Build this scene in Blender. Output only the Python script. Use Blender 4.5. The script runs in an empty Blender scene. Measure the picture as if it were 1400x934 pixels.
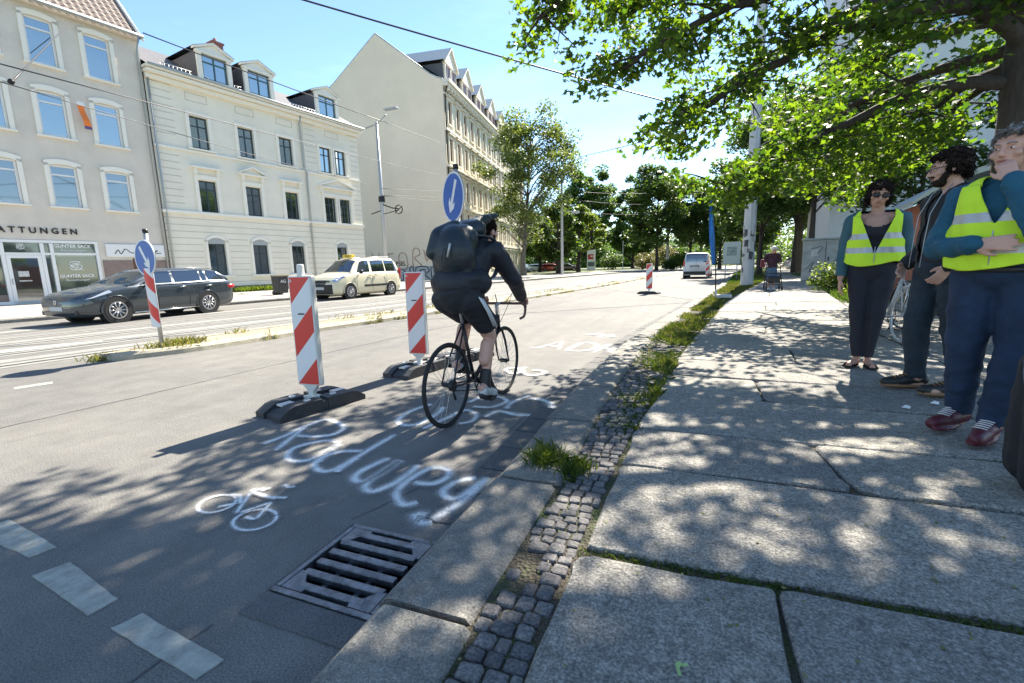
import bpy, bmesh, math, random
import numpy as np
from mathutils import Vector, Matrix
random.seed(7); rng = np.random.default_rng(7)
R = math.radians
sc = bpy.context.scene
COL = sc.collection

# ------------------------------------------------------------------ camera
CAM_H = 1.25; FPX = 628.0
PITCH = math.atan(102.7/FPX); YAW = R(21.6544)
cs, sn = math.cos(YAW), math.sin(YAW)
_n = math.hypot(1, .025); ra, rb = 1/_n, .025/_n
Rh = Vector((cs, sn, 0)); Fh = Vector((-sn, cs, 0)); Z = Vector((0, 0, 1))
UPv = Fh*math.sin(PITCH) + Z*math.cos(PITCH)
FWv = Fh*math.cos(PITCH) - Z*math.sin(PITCH)
cx = Rh*ra - UPv*rb; cy = Rh*rb + UPv*ra
cam_d = bpy.data.cameras.new('camera'); cam = bpy.data.objects.new('camera', cam_d); COL.objects.link(cam)
M4 = Matrix.Identity(4)
for i in range(3):
    M4[i][0] = cx[i]; M4[i][1] = cy[i]; M4[i][2] = -FWv[i]
M4[0][3] = 0; M4[1][3] = 0; M4[2][3] = CAM_H
cam.matrix_world = M4
cam_d.sensor_width = 36; cam_d.lens = FPX/1400*36; cam_d.clip_end = 6000; cam_d.clip_start = .05
sc.camera = cam

def ray(px, py):
    vx, vy = px-700, py-467
    a = vx*ra - vy*rb; b = -(vx*rb + vy*ra)
    return Rh*a + UPv*b + FWv*FPX
def G(px, py, z=0.0):
    """survey helper: where a sight line meets the ground at height z"""
    d = ray(px, py); t = (z-CAM_H)/d.z
    return (d.x*t, d.y*t)

# ------------------------------------------------------------------ materials
def mat(name, rgb, rough=.6, metal=0., var=.0, vscale=8., bump=0., bscale=60., spec=None, coat=0., emis=None, stretch=None, trans=None, detail=5):
    m = bpy.data.materials.new(name); m.use_nodes = True
    nt = m.node_tree; N = nt.nodes; L = nt.links
    b = N['Principled BSDF']
    b.inputs['Base Color'].default_value = (*rgb, 1); b.inputs['Roughness'].default_value = rough; b.inputs['Metallic'].default_value = metal
    if spec is not None: b.inputs['Specular IOR Level'].default_value = spec
    if coat: b.inputs['Coat Weight'].default_value = coat
    tc = N.new('ShaderNodeTexCoord'); src = tc.outputs['Object']
    if stretch:
        mp = N.new('ShaderNodeMapping'); mp.inputs['Scale'].default_value = stretch; L.new(src, mp.inputs[0]); src = mp.outputs[0]
    if var:
        n = N.new('ShaderNodeTexNoise'); n.inputs['Scale'].default_value = vscale; n.inputs['Detail'].default_value = detail; n.inputs['Roughness'].default_value = .65
        L.new(src, n.inputs['Vector'])
        cr = N.new('ShaderNodeValToRGB'); cr.color_ramp.elements[0].position = .3; cr.color_ramp.elements[1].position = .7
        cr.color_ramp.elements[0].color = (*[max(0, c*(1-var)) for c in rgb], 1); cr.color_ramp.elements[1].color = (*[min(1, c*(1+var)) for c in rgb], 1)
        L.new(n.outputs['Fac'], cr.inputs[0]); L.new(cr.outputs[0], b.inputs['Base Color'])
    if bump:
        n2 = N.new('ShaderNodeTexNoise'); n2.inputs['Scale'].default_value = bscale; n2.inputs['Detail'].default_value = 4
        L.new(src, n2.inputs['Vector'])
        bp = N.new('ShaderNodeBump'); bp.inputs['Strength'].default_value = bump; bp.inputs['Distance'].default_value = .01
        L.new(n2.outputs['Fac'], bp.inputs['Height']); L.new(bp.outputs[0], b.inputs['Normal'])
    if emis: b.inputs['Emission Color'].default_value = (*emis, 1); b.inputs['Emission Strength'].default_value = 1
    return m

def ramp(N, L, src, stops):
    cr = N.new('ShaderNodeValToRGB'); e = cr.color_ramp.elements
    while len(e) < len(stops): e.new(.5)
    for k, (p, c) in enumerate(stops): e[k].position = p; e[k].color = (*c, 1)
    L.new(src, cr.inputs[0]); return cr.outputs[0]

def noise(N, L, src, scale, detail=4, rough=.6):
    n = N.new('ShaderNodeTexNoise'); n.inputs['Scale'].default_value = scale; n.inputs['Detail'].default_value = detail; n.inputs['Roughness'].default_value = rough
    L.new(src, n.inputs['Vector']); return n.outputs['Fac']

def mixc(N, L, a, b, fac, mode='MIX'):
    m = N.new('ShaderNodeMix'); m.data_type = 'RGBA'; m.blend_type = mode
    if isinstance(fac, float): m.inputs[0].default_value = fac
    else: L.new(fac, m.inputs[0])
    for k, s in ((6, a), (7, b)):
        if isinstance(s, tuple): m.inputs[k].default_value = (*s, 1)
        else: L.new(s, m.inputs[k])
    return m.outputs[2]

def ground_mat(name, dark, mid, light, speck=260, big=.6, rough=.85, bump=.5, bdist=.006, streak=None, patch=None, moss=None, f3s=9, f3b=1.0, f3c=(.86, 1.1), sk=(.72, 1.15), isl=0.):
    m = bpy.data.materials.new(name); m.use_nodes = True
    nt = m.node_tree; N = nt.nodes; L = nt.links; b = N['Principled BSDF']
    tc = N.new('ShaderNodeTexCoord'); o = tc.outputs['Object']
    f = noise(N, L, o, speck, 2, .7); c = ramp(N, L, f, [(.33, dark), (.5, mid), (.68, light)])
    f2 = noise(N, L, o, big, 6, .6); c2 = ramp(N, L, f2, [(.3, (.78, .78, .80)), (.7, (1.14, 1.12, 1.08))])
    c = mixc(N, L, c, c2, 1.0, 'MULTIPLY')
    f3 = noise(N, L, o, f3s, 6, .72); c3 = ramp(N, L, f3, [(.35, (f3c[0],)*3), (.65, (f3c[1],)*3)])
    c = mixc(N, L, c, c3, 1.0, 'MULTIPLY')
    if streak:
        mp = N.new('ShaderNodeMapping'); mp.inputs['Rotation'].default_value = (0, 0, R(streak)); mp.inputs['Scale'].default_value = (1.6, .05, 1); L.new(o, mp.inputs[0])
        fs = noise(N, L, mp.outputs[0], 2.2, 4, .6); cst = ramp(N, L, fs, [(.35, (sk[0],)*3), (.6, (sk[1], sk[1]*.985, sk[1]*.95))])
        c = mixc(N, L, c, cst, 1.0, 'MULTIPLY')
    if moss:
        fm = noise(N, L, o, 3.2, 6, .7); mk = ramp(N, L, fm, [(.50, (0, 0, 0)), (.62, (1, 1, 1))])
        c = mixc(N, L, c, moss, mk)
    if isl:
        gi = N.new('ShaderNodeNewGeometry'); c = mixc(N, L, c, ramp(N, L, gi.outputs['Random Per Island'], [(0, (1-isl, 1-isl, 1-isl*.9)), (.5, (1, .985, .96)), (1, (1+isl*.7, 1+isl*.68, 1+isl*.6))]), 1.0, 'MULTIPLY')
    L.new(c, b.inputs['Base Color']); b.inputs['Roughness'].default_value = rough
    v = N.new('ShaderNodeTexVoronoi'); v.inputs['Scale'].default_value = speck*.55; L.new(o, v.inputs['Vector'])
    ad = N.new('ShaderNodeMath'); ad.operation = 'MULTIPLY_ADD'; L.new(f3, ad.inputs[0]); ad.inputs[1].default_value = f3b; L.new(v.outputs['Distance'], ad.inputs[2])
    bp = N.new('ShaderNodeBump'); bp.inputs['Strength'].default_value = bump; bp.inputs['Distance'].default_value = bdist
    L.new(ad.outputs[0], bp.inputs['Height']); L.new(bp.outputs[0], b.inputs['Normal'])
    return m

def leaf_mat(name, cols, trans=.45, tcol=None, rough=.5):
    m = bpy.data.materials.new(name); m.use_nodes = True
    nt = m.node_tree; N = nt.nodes; L = nt.links
    for n in list(N):
        if n.type != 'OUTPUT_MATERIAL': N.remove(n)
    out = [n for n in N if n.type == 'OUTPUT_MATERIAL'][0]
    g = N.new('ShaderNodeNewGeometry')
    c = ramp(N, L, g.outputs['Random Per Island'], [(i/(len(cols)-1), col) for i, col in enumerate(cols)])
    d = N.new('ShaderNodeBsdfPrincipled'); d.inputs['Roughness'].default_value = rough; d.inputs['Specular IOR Level'].default_value = .35; L.new(c, d.inputs['Base Color'])
    t = N.new('ShaderNodeBsdfTranslucent')
    hs = N.new('ShaderNodeMix'); hs.data_type = 'RGBA'; hs.blend_type = 'MULTIPLY'; hs.inputs[0].default_value = 1; L.new(c, hs.inputs[6]); hs.inputs[7].default_value = (*(tcol or (3.2, 2.6, .7)), 1)
    L.new(hs.outputs[2], t.inputs['Color'])
    mx = N.new('ShaderNodeMixShader'); mx.inputs[0].default_value = trans
    L.new(d.outputs[0], mx.inputs[1]); L.new(t.outputs[0], mx.inputs[2]); L.new(mx.outputs[0], out.inputs[0])
    return m

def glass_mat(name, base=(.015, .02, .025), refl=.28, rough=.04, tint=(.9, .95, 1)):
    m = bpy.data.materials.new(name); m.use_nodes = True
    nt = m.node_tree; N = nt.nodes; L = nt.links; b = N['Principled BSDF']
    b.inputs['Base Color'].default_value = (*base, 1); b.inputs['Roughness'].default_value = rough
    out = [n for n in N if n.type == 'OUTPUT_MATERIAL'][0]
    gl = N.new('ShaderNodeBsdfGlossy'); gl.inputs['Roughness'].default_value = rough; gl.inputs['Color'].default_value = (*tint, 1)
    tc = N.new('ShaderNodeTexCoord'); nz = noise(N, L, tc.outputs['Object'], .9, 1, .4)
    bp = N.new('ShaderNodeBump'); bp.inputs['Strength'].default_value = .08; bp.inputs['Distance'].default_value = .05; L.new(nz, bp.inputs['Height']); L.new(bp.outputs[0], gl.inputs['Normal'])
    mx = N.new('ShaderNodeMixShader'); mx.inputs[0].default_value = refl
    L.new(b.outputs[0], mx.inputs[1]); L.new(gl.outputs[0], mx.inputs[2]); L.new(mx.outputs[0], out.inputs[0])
    return m

def chalk_mat():
    m = bpy.data.materials.new('white_spray_paint'); m.use_nodes = True
    nt = m.node_tree; N = nt.nodes; L = nt.links; b = N['Principled BSDF']
    b.inputs['Base Color'].default_value = (.80, .79, .76, 1); b.inputs['Roughness'].default_value = .8
    at = N.new('ShaderNodeAttribute'); at.attribute_name = 'soft'
    tc = N.new('ShaderNodeTexCoord'); n1 = noise(N, L, tc.outputs['Object'], 95, 4, .85); n2 = noise(N, L, tc.outputs['Object'], 9, 3, .6)
    def mth(op, x, y, z=None):
        q = N.new('ShaderNodeMath'); q.operation = op
        for k, v in enumerate((x, y, z)):
            if v is None: continue
            if isinstance(v, float): q.inputs[k].default_value = v
            else: L.new(v, q.inputs[k])
        return q.outputs[0]
    grain = mth('MULTIPLY_ADD', n1, 3.2, -1.1); patch = mth('MULTIPLY_ADD', n2, 1.5, .22)
    q = mth('MULTIPLY', mth('MULTIPLY', at.outputs['Fac'], patch), 1.0); q = mth('MULTIPLY_ADD', grain, q, mth('MULTIPLY', q, .45))
    cl = ramp(N, L, q, [(.0, (0, 0, 0)), (.9, (.9, .9, .9))])
    L.new(cl, b.inputs['Alpha'])
    return m

# ------------------------------------------------------------------ mesh builder
class MB:
    def __init__(s): s.v = []; s.f = []; s.m = []; s.sm = []
    def add(s, vs, fs, mi=0, smooth=False, mx=None):
        o = len(s.v)
        if mx is not None: vs = [tuple(mx @ Vector(p)) for p in vs]
        s.v += [tuple(p) for p in vs]; s.f += [tuple(i+o for i in f) for f in fs]; s.m += [mi]*len(fs); s.sm += [smooth]*len(fs)
        return s
    def box(s, c, d, mi=0, rz=0, bev=0, mx=None, taper=1.0):
        x, y, z = d[0]/2, d[1]/2, d[2]/2; M = Matrix.Translation(Vector(c)) @ Matrix.Rotation(rz, 4, 'Z')
        if mx is not None: M = mx @ M
        if bev <= 0:
            t = taper
            vs = [(-x, -y, -z), (x, -y, -z), (x, y, -z), (-x, y, -z), (-x*t, -y*t, z), (x*t, -y*t, z), (x*t, y*t, z), (-x*t, y*t, z)]
            fs = [(0, 3, 2, 1), (4, 5, 6, 7), (0, 1, 5, 4), (1, 2, 6, 5), (2, 3, 7, 6), (3, 0, 4, 7)]
            return s.add(vs, fs, mi, False, M)
        bm = bmesh.new(); bmesh.ops.create_cube(bm, size=1)
        for v in bm.verts:
            v.co = Vector((v.co.x*d[0], v.co.y*d[1], v.co.z*d[2]))
            if v.co.z > 0: v.co.x *= taper; v.co.y *= taper
        bmesh.ops.bevel(bm, geom=bm.edges[:], offset=bev, segments=2, affect='EDGES', profile=.6)
        vs = [v.co.copy() for v in bm.verts]; fs = [[v.index for v in f.verts] for f in bm.faces]
        bm.free(); return s.add(vs, fs, mi, False, M)
    def quad(s, a, b, c, d, mi=0): return s.add([a, b, c, d], [(0, 1, 2, 3)], mi)
    def poly(s, pts, z0, z1, mi=0, mx=None, mi_side=None):
        n = len(pts); vs = [(p[0], p[1], z0) for p in pts] + [(p[0], p[1], z1) for p in pts]
        s.add(vs, [tuple(range(n-1, -1, -1)), tuple(range(n, 2*n))], mi, False, mx)
        return s.add(vs, [(i, (i+1) % n, (i+1) % n+n, i+n) for i in range(n)], mi if mi_side is None else mi_side, False, mx)
    def tube(s, pts, r, seg=8, mi=0, cap=True, smooth=True, mx=None, squash=1.0):
        pts = [Vector(p) for p in pts]; n = len(pts); rs = r if isinstance(r, (list, tuple)) else [r]*n
        vs = []; prev = None
        for i, p in enumerate(pts):
            t = (pts[min(i+1, n-1)] - pts[max(i-1, 0)])
            if t.length < 1e-9: t = Vector((0, 0, 1))
            t.normalize()
            if prev is None:
                a = Vector((0, 0, 1)) if abs(t.z) < .9 else Vector((1, 0, 0))
                u = t.cross(a).normalized()
            else:
                u = prev - t*prev.dot(t)
                if u.length < 1e-6: u = t.orthogonal()
                u.normalize()
            prev = u; w = t.cross(u)
            for k in range(seg):
                a = 2*math.pi*k/seg; vs.append(p + (u*math.cos(a) + w*math.sin(a)*squash)*rs[i])
        fs = [(i*seg+k, i*seg+(k+1) % seg, (i+1)*seg+(k+1) % seg, (i+1)*seg+k) for i in range(n-1) for k in range(seg)]
        if cap: fs += [tuple(range(seg-1, -1, -1)), tuple(range((n-1)*seg, n*seg))]
        return s.add(vs, fs, mi, smooth, mx)
    def ring(s, c, rad, r, axis='x', seg=36, sub=6, mi=0, mx=None, a0=0, a1=2*math.pi):
        pts = []
        full = abs(a1-a0-2*math.pi) < 1e-6
        vs = []; n = seg if full else seg+1
        for i in range(n):
            a = a0 + (a1-a0)*i/seg
            for k in range(sub):
                b = 2*math.pi*k/sub; rr = rad + r*math.cos(b); h = r*math.sin(b)
                q = {'x': (h, rr*math.cos(a), rr*math.sin(a)), 'y': (rr*math.cos(a), h, rr*math.sin(a)), 'z': (rr*math.cos(a), rr*math.sin(a), h)}[axis]
                vs.append((c[0]+q[0], c[1]+q[1], c[2]+q[2]))
        fs = [(i*sub+k, i*sub+(k+1) % sub, ((i+1) % n)*sub+(k+1) % sub, ((i+1) % n)*sub+k) for i in range(seg if full else n-1) for k in range(sub)]
        return s.add(vs, fs, mi, True, mx)
    def ell(s, c, r, mi=0, seg=12, rings=8, mx=None):
        vs = [(c[0], c[1], c[2]-r[2])]
        for i in range(1, rings):
            a = -math.pi/2 + math.pi*i/rings
            for k in range(seg):
                b = 2*math.pi*k/seg; vs.append((c[0]+r[0]*math.cos(a)*math.cos(b), c[1]+r[1]*math.cos(a)*math.sin(b), c[2]+r[2]*math.sin(a)))
        vs.append((c[0], c[1], c[2]+r[2])); T = len(vs)-1
        fs = [(0, 1+(k+1) % seg, 1+k) for k in range(seg)]
        for i in range(rings-2):
            for k in range(seg): a = 1+i*seg; fs.append((a+k, a+(k+1) % seg, a+seg+(k+1) % seg, a+seg+k))
        a = 1+(rings-2)*seg; fs += [(a+k, a+(k+1) % seg, T) for k in range(seg)]
        return s.add(vs, fs, mi, True, mx)
    def disc(s, c, r0, r1, axis, th, seg=28, mi=0, mx=None):
        """cylinder / washer of thickness th along axis"""
        vs = []; 
        for h in (-th/2, th/2):
            for rr in (r0, r1):
                for k in range(seg):
                    a = 2*math.pi*k/seg; p = (rr*math.cos(a), rr*math.sin(a))
                    q = {'x': (h, p[0], p[1]), 'y': (p[0], h, p[1]), 'z': (p[0], p[1], h)}[axis]
                    vs.append((c[0]+q[0], c[1]+q[1], c[2]+q[2]))
        A, B, C_, D = 0, seg, 2*seg, 3*seg; fs = []
        for k in range(seg):
            j = (k+1) % seg
            fs += [(A+k, A+j, B+j, B+k), (C_+j, C_+k, D+k, D+j), (B+k, B+j, D+j, D+k)]
            if r0 > 1e-6: fs.append((A+j, A+k, C_+k, C_+j))
        return s.add(vs, fs, mi, False, mx)
    def build(s, name, mats, parent=None, loc=None, auto=False):
        me = bpy.data.meshes.new(name); me.from_pydata(s.v, [], s.f)
        mats = mats if isinstance(mats, (list, tuple)) else [mats]
        for m in mats: me.materials.append(m)
        me.polygons.foreach_set('material_index', s.m); me.polygons.foreach_set('use_smooth', s.sm)
        me.update(); 
        bm = bmesh.new(); bm.from_mesh(me); bmesh.ops.recalc_face_normals(bm, faces=bm.faces); bm.to_mesh(me); bm.free()
        return link(name, me, parent, loc)

def link(name, me, parent=None, loc=None):
    o = bpy.data.objects.new(name, me); COL.objects.link(o)
    if parent is not None: o.parent = parent
    if loc is not None: o.location = loc
    return o
def tag(o, label=None, cat=None, group=None, kind=None):
    if label: o['label'] = label
    if cat: o['category'] = cat
    if group: o['group'] = group
    if kind: o['kind'] = kind
    return o
def thing(name, label, cat, loc=(0, 0, 0), rz=0, group=None):
    o = bpy.data.objects.new(name, None); COL.objects.link(o); o.empty_display_size = .2
    o.location = loc; o.rotation_euler = (0, 0, rz); return tag(o, label, cat, group)
def struct(o): o['kind'] = 'structure'; return o
def copy_tree(o, parent=None):
    c = o.copy(); COL.objects.link(c); c.parent = parent
    for ch in list(o.children): copy_tree(ch, c)
    return c
def dup(o, loc, rz, label, group=None):
    c = copy_tree(o); c.location = loc; c.rotation_euler = (0, 0, rz); c['label'] = label
    if group: c['group'] = group
    return c
def text_mb(txt, size, mx, mi=0, mb=None, depth=.004, bold=0.0, space=1.0, align='CENTER', shear=0):
    cu = bpy.data.curves.new('t', 'FONT'); cu.body = txt; cu.size = size; cu.extrude = depth; cu.offset = bold; cu.align_x = align; cu.space_character = space; cu.resolution_u = 3; cu.shear = shear
    ob = bpy.data.objects.new('t', cu); COL.objects.link(ob); dg = bpy.context.evaluated_depsgraph_get(); dg.update()
    me = bpy.data.meshes.new_from_object(ob.evaluated_get(dg)); mb = mb or MB()
    mb.add([v.co.copy() for v in me.vertices], [tuple(p.vertices) for p in me.polygons], mi, False, mx)
    bpy.data.objects.remove(ob); bpy.data.curves.remove(cu); bpy.data.meshes.remove(me); return mb
def apply_mods(o):
    dg = bpy.context.evaluated_depsgraph_get(); dg.update()
    me = bpy.data.meshes.new_from_object(o.evaluated_get(dg)); old = o.data; o.modifiers.clear(); o.data = me; me.name = old.name; bpy.data.meshes.remove(old); return o
def plin(pts, y):
    """x on a polyline (sorted by y)"""
    if y <= pts[0][1]: a, b = pts[0], pts[1]
    elif y >= pts[-1][1]: a, b = pts[-2], pts[-1]
    else:
        for i in range(len(pts)-1):
            if pts[i][1] <= y <= pts[i+1][1]: a, b = pts[i], pts[i+1]; break
    return a[0] + (b[0]-a[0])*(y-a[1])/(b[1]-a[1])
def smooth_pl(pts, n=4):
    out = []
    P = [pts[0]] + list(pts) + [pts[-1]]
    for i in range(1, len(P)-2):
        for k in range(n):
            t = k/n; p0, p1, p2, p3 = P[i-1], P[i], P[i+1], P[i+2]
            out.append(tuple(.5*((2*p1[d]) + (-p0[d]+p2[d])*t + (2*p0[d]-5*p1[d]+4*p2[d]-p3[d])*t*t + (-p0[d]+3*p1[d]-3*p2[d]+p3[d])*t**3) for d in range(len(p1))))
    out.append(tuple(pts[-1])); return out

# ------------------------------------------------------------------ light, sky, view
SUN_AZ, SUN_EL = R(9), R(46)
sd = Vector((math.sin(SUN_AZ)*math.cos(SUN_EL), math.cos(SUN_AZ)*math.cos(SUN_EL), math.sin(SUN_EL)))
ld = bpy.data.lights.new('sun', 'SUN'); ld.energy = 5.0; ld.angle = R(.53); ld.color = (1, .925, .80)
lo = bpy.data.objects.new('sun', ld); COL.objects.link(lo); lo.rotation_euler = sd.to_track_quat('Z', 'Y').to_euler()
w = bpy.data.worlds.new('World'); sc.world = w; w.use_nodes = True
N = w.node_tree.nodes; L = w.node_tree.links; bg = N['Background']
sky = N.new('ShaderNodeTexSky'); sky.sky_type = 'NISHITA'; sky.sun_disc = False; sky.sun_elevation = SUN_EL; sky.sun_rotation = SUN_AZ
sky.air_density = 1.0; sky.dust_density = .02; sky.ozone_density = 1.5; sky.altitude = 100
tc = N.new('ShaderNodeTexCoord'); mp = N.new('ShaderNodeMapping'); mp.inputs['Scale'].default_value = (1.0, 2.2, 6.0); mp.inputs['Rotation'].default_value = (R(8), R(-12), R(25)); L.new(tc.outputs['Generated'], mp.inputs[0])
f = noise(N, L, mp.outputs[0], 1.3, 7, .62); cf = ramp(N, L, f, [(.50, (0, 0, 0)), (.85, (.22, .22, .22))])
cl = mixc(N, L, sky.outputs[0], (7.5, 8.1, 8.8), cf)
cl = mixc(N, L, cl, (.89, .96, 1.0), 1.0, 'MULTIPLY'); L.new(cl, bg.inputs[0]); bg.inputs[1].default_value = .085
sc.view_settings.view_transform = 'Standard'; sc.view_settings.look = 'None'; sc.view_settings.gamma = 1; sc.view_settings.exposure = 1.77
sc.render.engine = 'CYCLES'; sc.render.resolution_x = 1024; sc.render.resolution_y = 683
sc.cycles.max_bounces = 6; sc.cycles.transparent_max_bounces = 12
# ------------------------------------------------------------------ materials used
M = {}
M['asphalt'] = ground_mat('asphalt', (.085, .083, .080), (.142, .138, .130), (.208, .202, .190), speck=150, big=.35, bump=.4, bdist=.007, f3s=3.5, f3c=(.86, 1.1), streak=-7, sk=(.90, 1.05))
M['tram_asphalt'] = ground_mat('worn_street_asphalt', (.11, .11, .11), (.16, .155, .145), (.21, .20, .19), speck=120, big=.25, streak=-7, bump=.3)
M['pave_far'] = ground_mat('pale_far_pavement', (.28, .26, .23), (.34, .32, .28), (.42, .40, .36), speck=30, big=.5, bump=.2)
M['median_sand'] = ground_mat('sandy_median_paving', (.20, .17, .11), (.30, .26, .18), (.38, .34, .25), speck=60, big=1.5, bump=.5)
M['median_kerb'] = ground_mat('yellowish_kerb_stone', (.30, .27, .20), (.38, .34, .26), (.48, .44, .34), speck=90, big=1.2, bump=.4)
M['slab'] = ground_mat('granite_slab', (.12, .118, .108), (.235, .225, .20), (.40, .38, .34), speck=105, big=1.1, bump=.85, bdist=.006, f3s=24, f3b=3.5, f3c=(.68, 1.28), isl=.17)
M['kerb'] = ground_mat('granite_kerb', (.13, .125, .11), (.20, .19, .165), (.30, .285, .25), speck=130, big=1.6, bump=.7, bdist=.006, f3s=18, f3b=2.5, f3c=(.75, 1.2), isl=.14)
M['gutter'] = ground_mat('gutter_stone', (.06, .06, .062), (.10, .10, .10), (.15, .148, .145), speck=160, big=1.6, bump=.6, isl=.2)
M['cobble'] = ground_mat('cobble_stone', (.07, .068, .07), (.115, .11, .11), (.19, .18, .17), speck=90, big=9, bump=.6, isl=.28)
M['soil'] = ground_mat('mossy_soil', (.035, .028, .018), (.06, .05, .03), (.10, .085, .055), speck=120, big=2, bump=.9, bdist=.015, moss=(.040, .062, .010))
M['lawn'] = ground_mat('lawn', (.05, .07, .02), (.09, .12, .035), (.15, .18, .06), speck=14, big=.15, bump=.6, bdist=.05)
M['terrain'] = ground_mat('terrain', (.05, .07, .03), (.08, .10, .04), (.12, .13, .06), speck=3, big=.02, bump=.2)
M['cobble_far'] = ground_mat('small_cobble_paving', (.11, .10, .09), (.19, .18, .16), (.28, .26, .23), speck=24, big=1, bump=1.0, bdist=.03)
M['rail'] = mat('tram_rail_steel', (.10, .10, .11), .35, .8)
M['strip'] = mat('pale_track_concrete', (.235, .23, .21), .8, var=.2, vscale=3)
M['line'] = mat('thermoplastic_white', (.33, .325, .275), .8, var=.3, vscale=14, bump=.5, bscale=90)
M['tape'] = mat('faded_white_line', (.55, .54, .50), .7, var=.3, vscale=30)
M['chalk'] = chalk_mat()
M['iron'] = mat('worn_cast_iron', (.19, .195, .21), .32, .75, var=.45, vscale=18, bump=.5, bscale=120)
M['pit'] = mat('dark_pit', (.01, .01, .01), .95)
M['dirt'] = mat('dry_dirt', (.22, .17, .10), .95, var=.4, vscale=40, bump=1, bscale=80)
M['white_metal'] = mat('galvanised_grey', (.42, .43, .44), .45, .35, var=.12, vscale=6, stretch=(4, 4, .5))
M['mastwhite'] = mat('weathered_white_mast', (.50, .50, .49), .55, .1, var=.16, vscale=3, bump=.2, bscale=30, stretch=(3, 3, .6))
M['dark_metal'] = mat('dark_metal', (.03, .03, .033), .45, .6)
M['black'] = mat('black_rubber', (.018, .018, .02), .7, bump=.3, bscale=80)
M['recycled'] = mat('recycled_black_plastic', (.032, .034, .038), .62, var=.3, vscale=12, bump=.5, bscale=50)
M['recycled_pale'] = mat('dusty_recycled_plastic', (.13, .125, .11), .75, var=.35, vscale=12, bump=.5, bscale=50)
M['plast_white'] = mat('white_plastic', (.62, .61, .57), .45, var=.08, vscale=7)
M['refl_white'] = mat('white_reflective_sheeting', (.66, .67, .68), .35, var=.05, vscale=5)
M['refl_red'] = mat('red_reflective_sheeting', (.60, .03, .025), .35, var=.06, vscale=5)
M['sign_blue'] = mat('blue_sign_face', (.008, .085, .36), .35)
M['paper'] = mat('torn_paper', (.5, .5, .48), .8, var=.4, vscale=16)

# ------------------------------------------------------------------ ground lines (x, y)
KERB = smooth_pl([(-1.0, -8), (-1.01, -2), (-1.02, 1), (-1.02, 2.4), (-1.05, 3.6), (-1.02, 5.2), (-.88, 7.9), (-.31, 12.7), (.4, 19), (1.3, 26.7), (4.3, 58), (11, 110), (30, 220)], 4)
SL = smooth_pl([(-.39, -8), (-.39, 1.0), (-.37, 2.0), (-.34, 3.0), (-.24, 4.3), (-.08, 6.4), (.155, 8.25), (.55, 11.5), (1.09, 15.67), (2.75, 24), (4.2, 32), (5.2, 42), (8.6, 60), (14, 85), (19, 110), (40, 220)], 4)
SR = smooth_pl([(2.3, -8), (2.3, 3), (2.32, 6), (2.42, 8), (2.9, 10.5), (3.84, 16.9), (5.0, 25.3), (6.0, 32), (6.7, 42), (10.2, 60), (16.2, 85), (21, 110), (42, 220)], 4)
def swz(x, y):
    d = x - plin(KERB, y)
    return .10 + .045*min(max(d-.37, 0), 2.4)
U1 = Vector((.15706, .98759, 0))
def farx(y): return -18.35 + .159*(y-6)
MEDN = smooth_pl([(-8.25, 4.05), (-7.9, 4.2), (-7.5, 5.2), (-7.3, 7.1), (-6.95, 9.2), (-6.5, 11.6), (-6.0, 15.5), (-5.1, 23), (-4.4, 30), (-3.7, 39), (-1.9, 52), (1.2, 75), (6, 110), (24, 220)], 4)
def medw(y): return max(.45, min(1.15, 1.15*(1-(y-8)/30)) if y > 8 else 1.15*min(1, math.sqrt(max(0, (y-4.05))/1.6)))

# terrain far below the streets' edge
mb = MB(); mb.quad((-1800, -600, -.45), (1800, -600, -.45), (1800, 3000, -.45), (-1800, 3000, -.45)); struct(mb.build('terrain', M['terrain']))
# roadway with the opening of the drain
HX0, HX1, HY0, HY1 = -1.525, -1.035, 1.165, 1.665
def strip_pl(mb, left, right, y0, y1, zf, n=60, mi=0, log=True):
    ys = [y0 + (y1-y0)*(i/n)**(2 if log else 1) for i in range(n+1)]
    for a, b in zip(ys[:-1], ys[1:]):
        la, lb, r_a, r_b = left(a), left(b), right(a), right(b)
        mb.quad((la, a, zf(la, a)), (r_a, a, zf(r_a, a)), (r_b, b, zf(r_b, b)), (lb, b, zf(lb, b)), mi)
mb = MB(); z0 = lambda x, y: 0.0
strip_pl(mb, lambda y: -9.2+.16*(y-3), lambda y: plin(KERB, y)+.08, -12, HY0, z0, 6, log=False)
strip_pl(mb, lambda y: -9.2+.16*(y-3), lambda y: HX0, HY0, HY1, z0, 1)
strip_pl(mb, lambda y: -9.2+.16*(y-3), lambda y: plin(KERB, y)+.08, HY1, 26, z0, 20, log=False)
strip_pl(mb, lambda y: -9.2+.16*(y-3), lambda y: plin(KERB, y)+.08, 26, 220, z0, 40)
mb.quad((HX1, HY0, 0), (-.94, HY0, 0), (-.94, HY1, 0), (HX1, HY1, 0))
struct(mb.build('road', M['asphalt']))
mb = MB(); strip_pl(mb, lambda y: farx(y)-.02, lambda y: -9.2+.16*(y-3), -12, 220, z0, 60)
struct(mb.build('tram_road', M['tram_asphalt']))
# pit under the grate
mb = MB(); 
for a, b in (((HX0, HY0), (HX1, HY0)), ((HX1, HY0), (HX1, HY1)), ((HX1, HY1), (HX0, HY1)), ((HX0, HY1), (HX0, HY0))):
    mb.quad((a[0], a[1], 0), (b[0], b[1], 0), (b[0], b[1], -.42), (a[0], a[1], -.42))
mb.quad((HX0, HY0, -.42), (HX1, HY0, -.42), (HX1, HY1, -.42), (HX0, HY1, -.42)); struct(mb.build('drain_pit', M['pit']))
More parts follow.
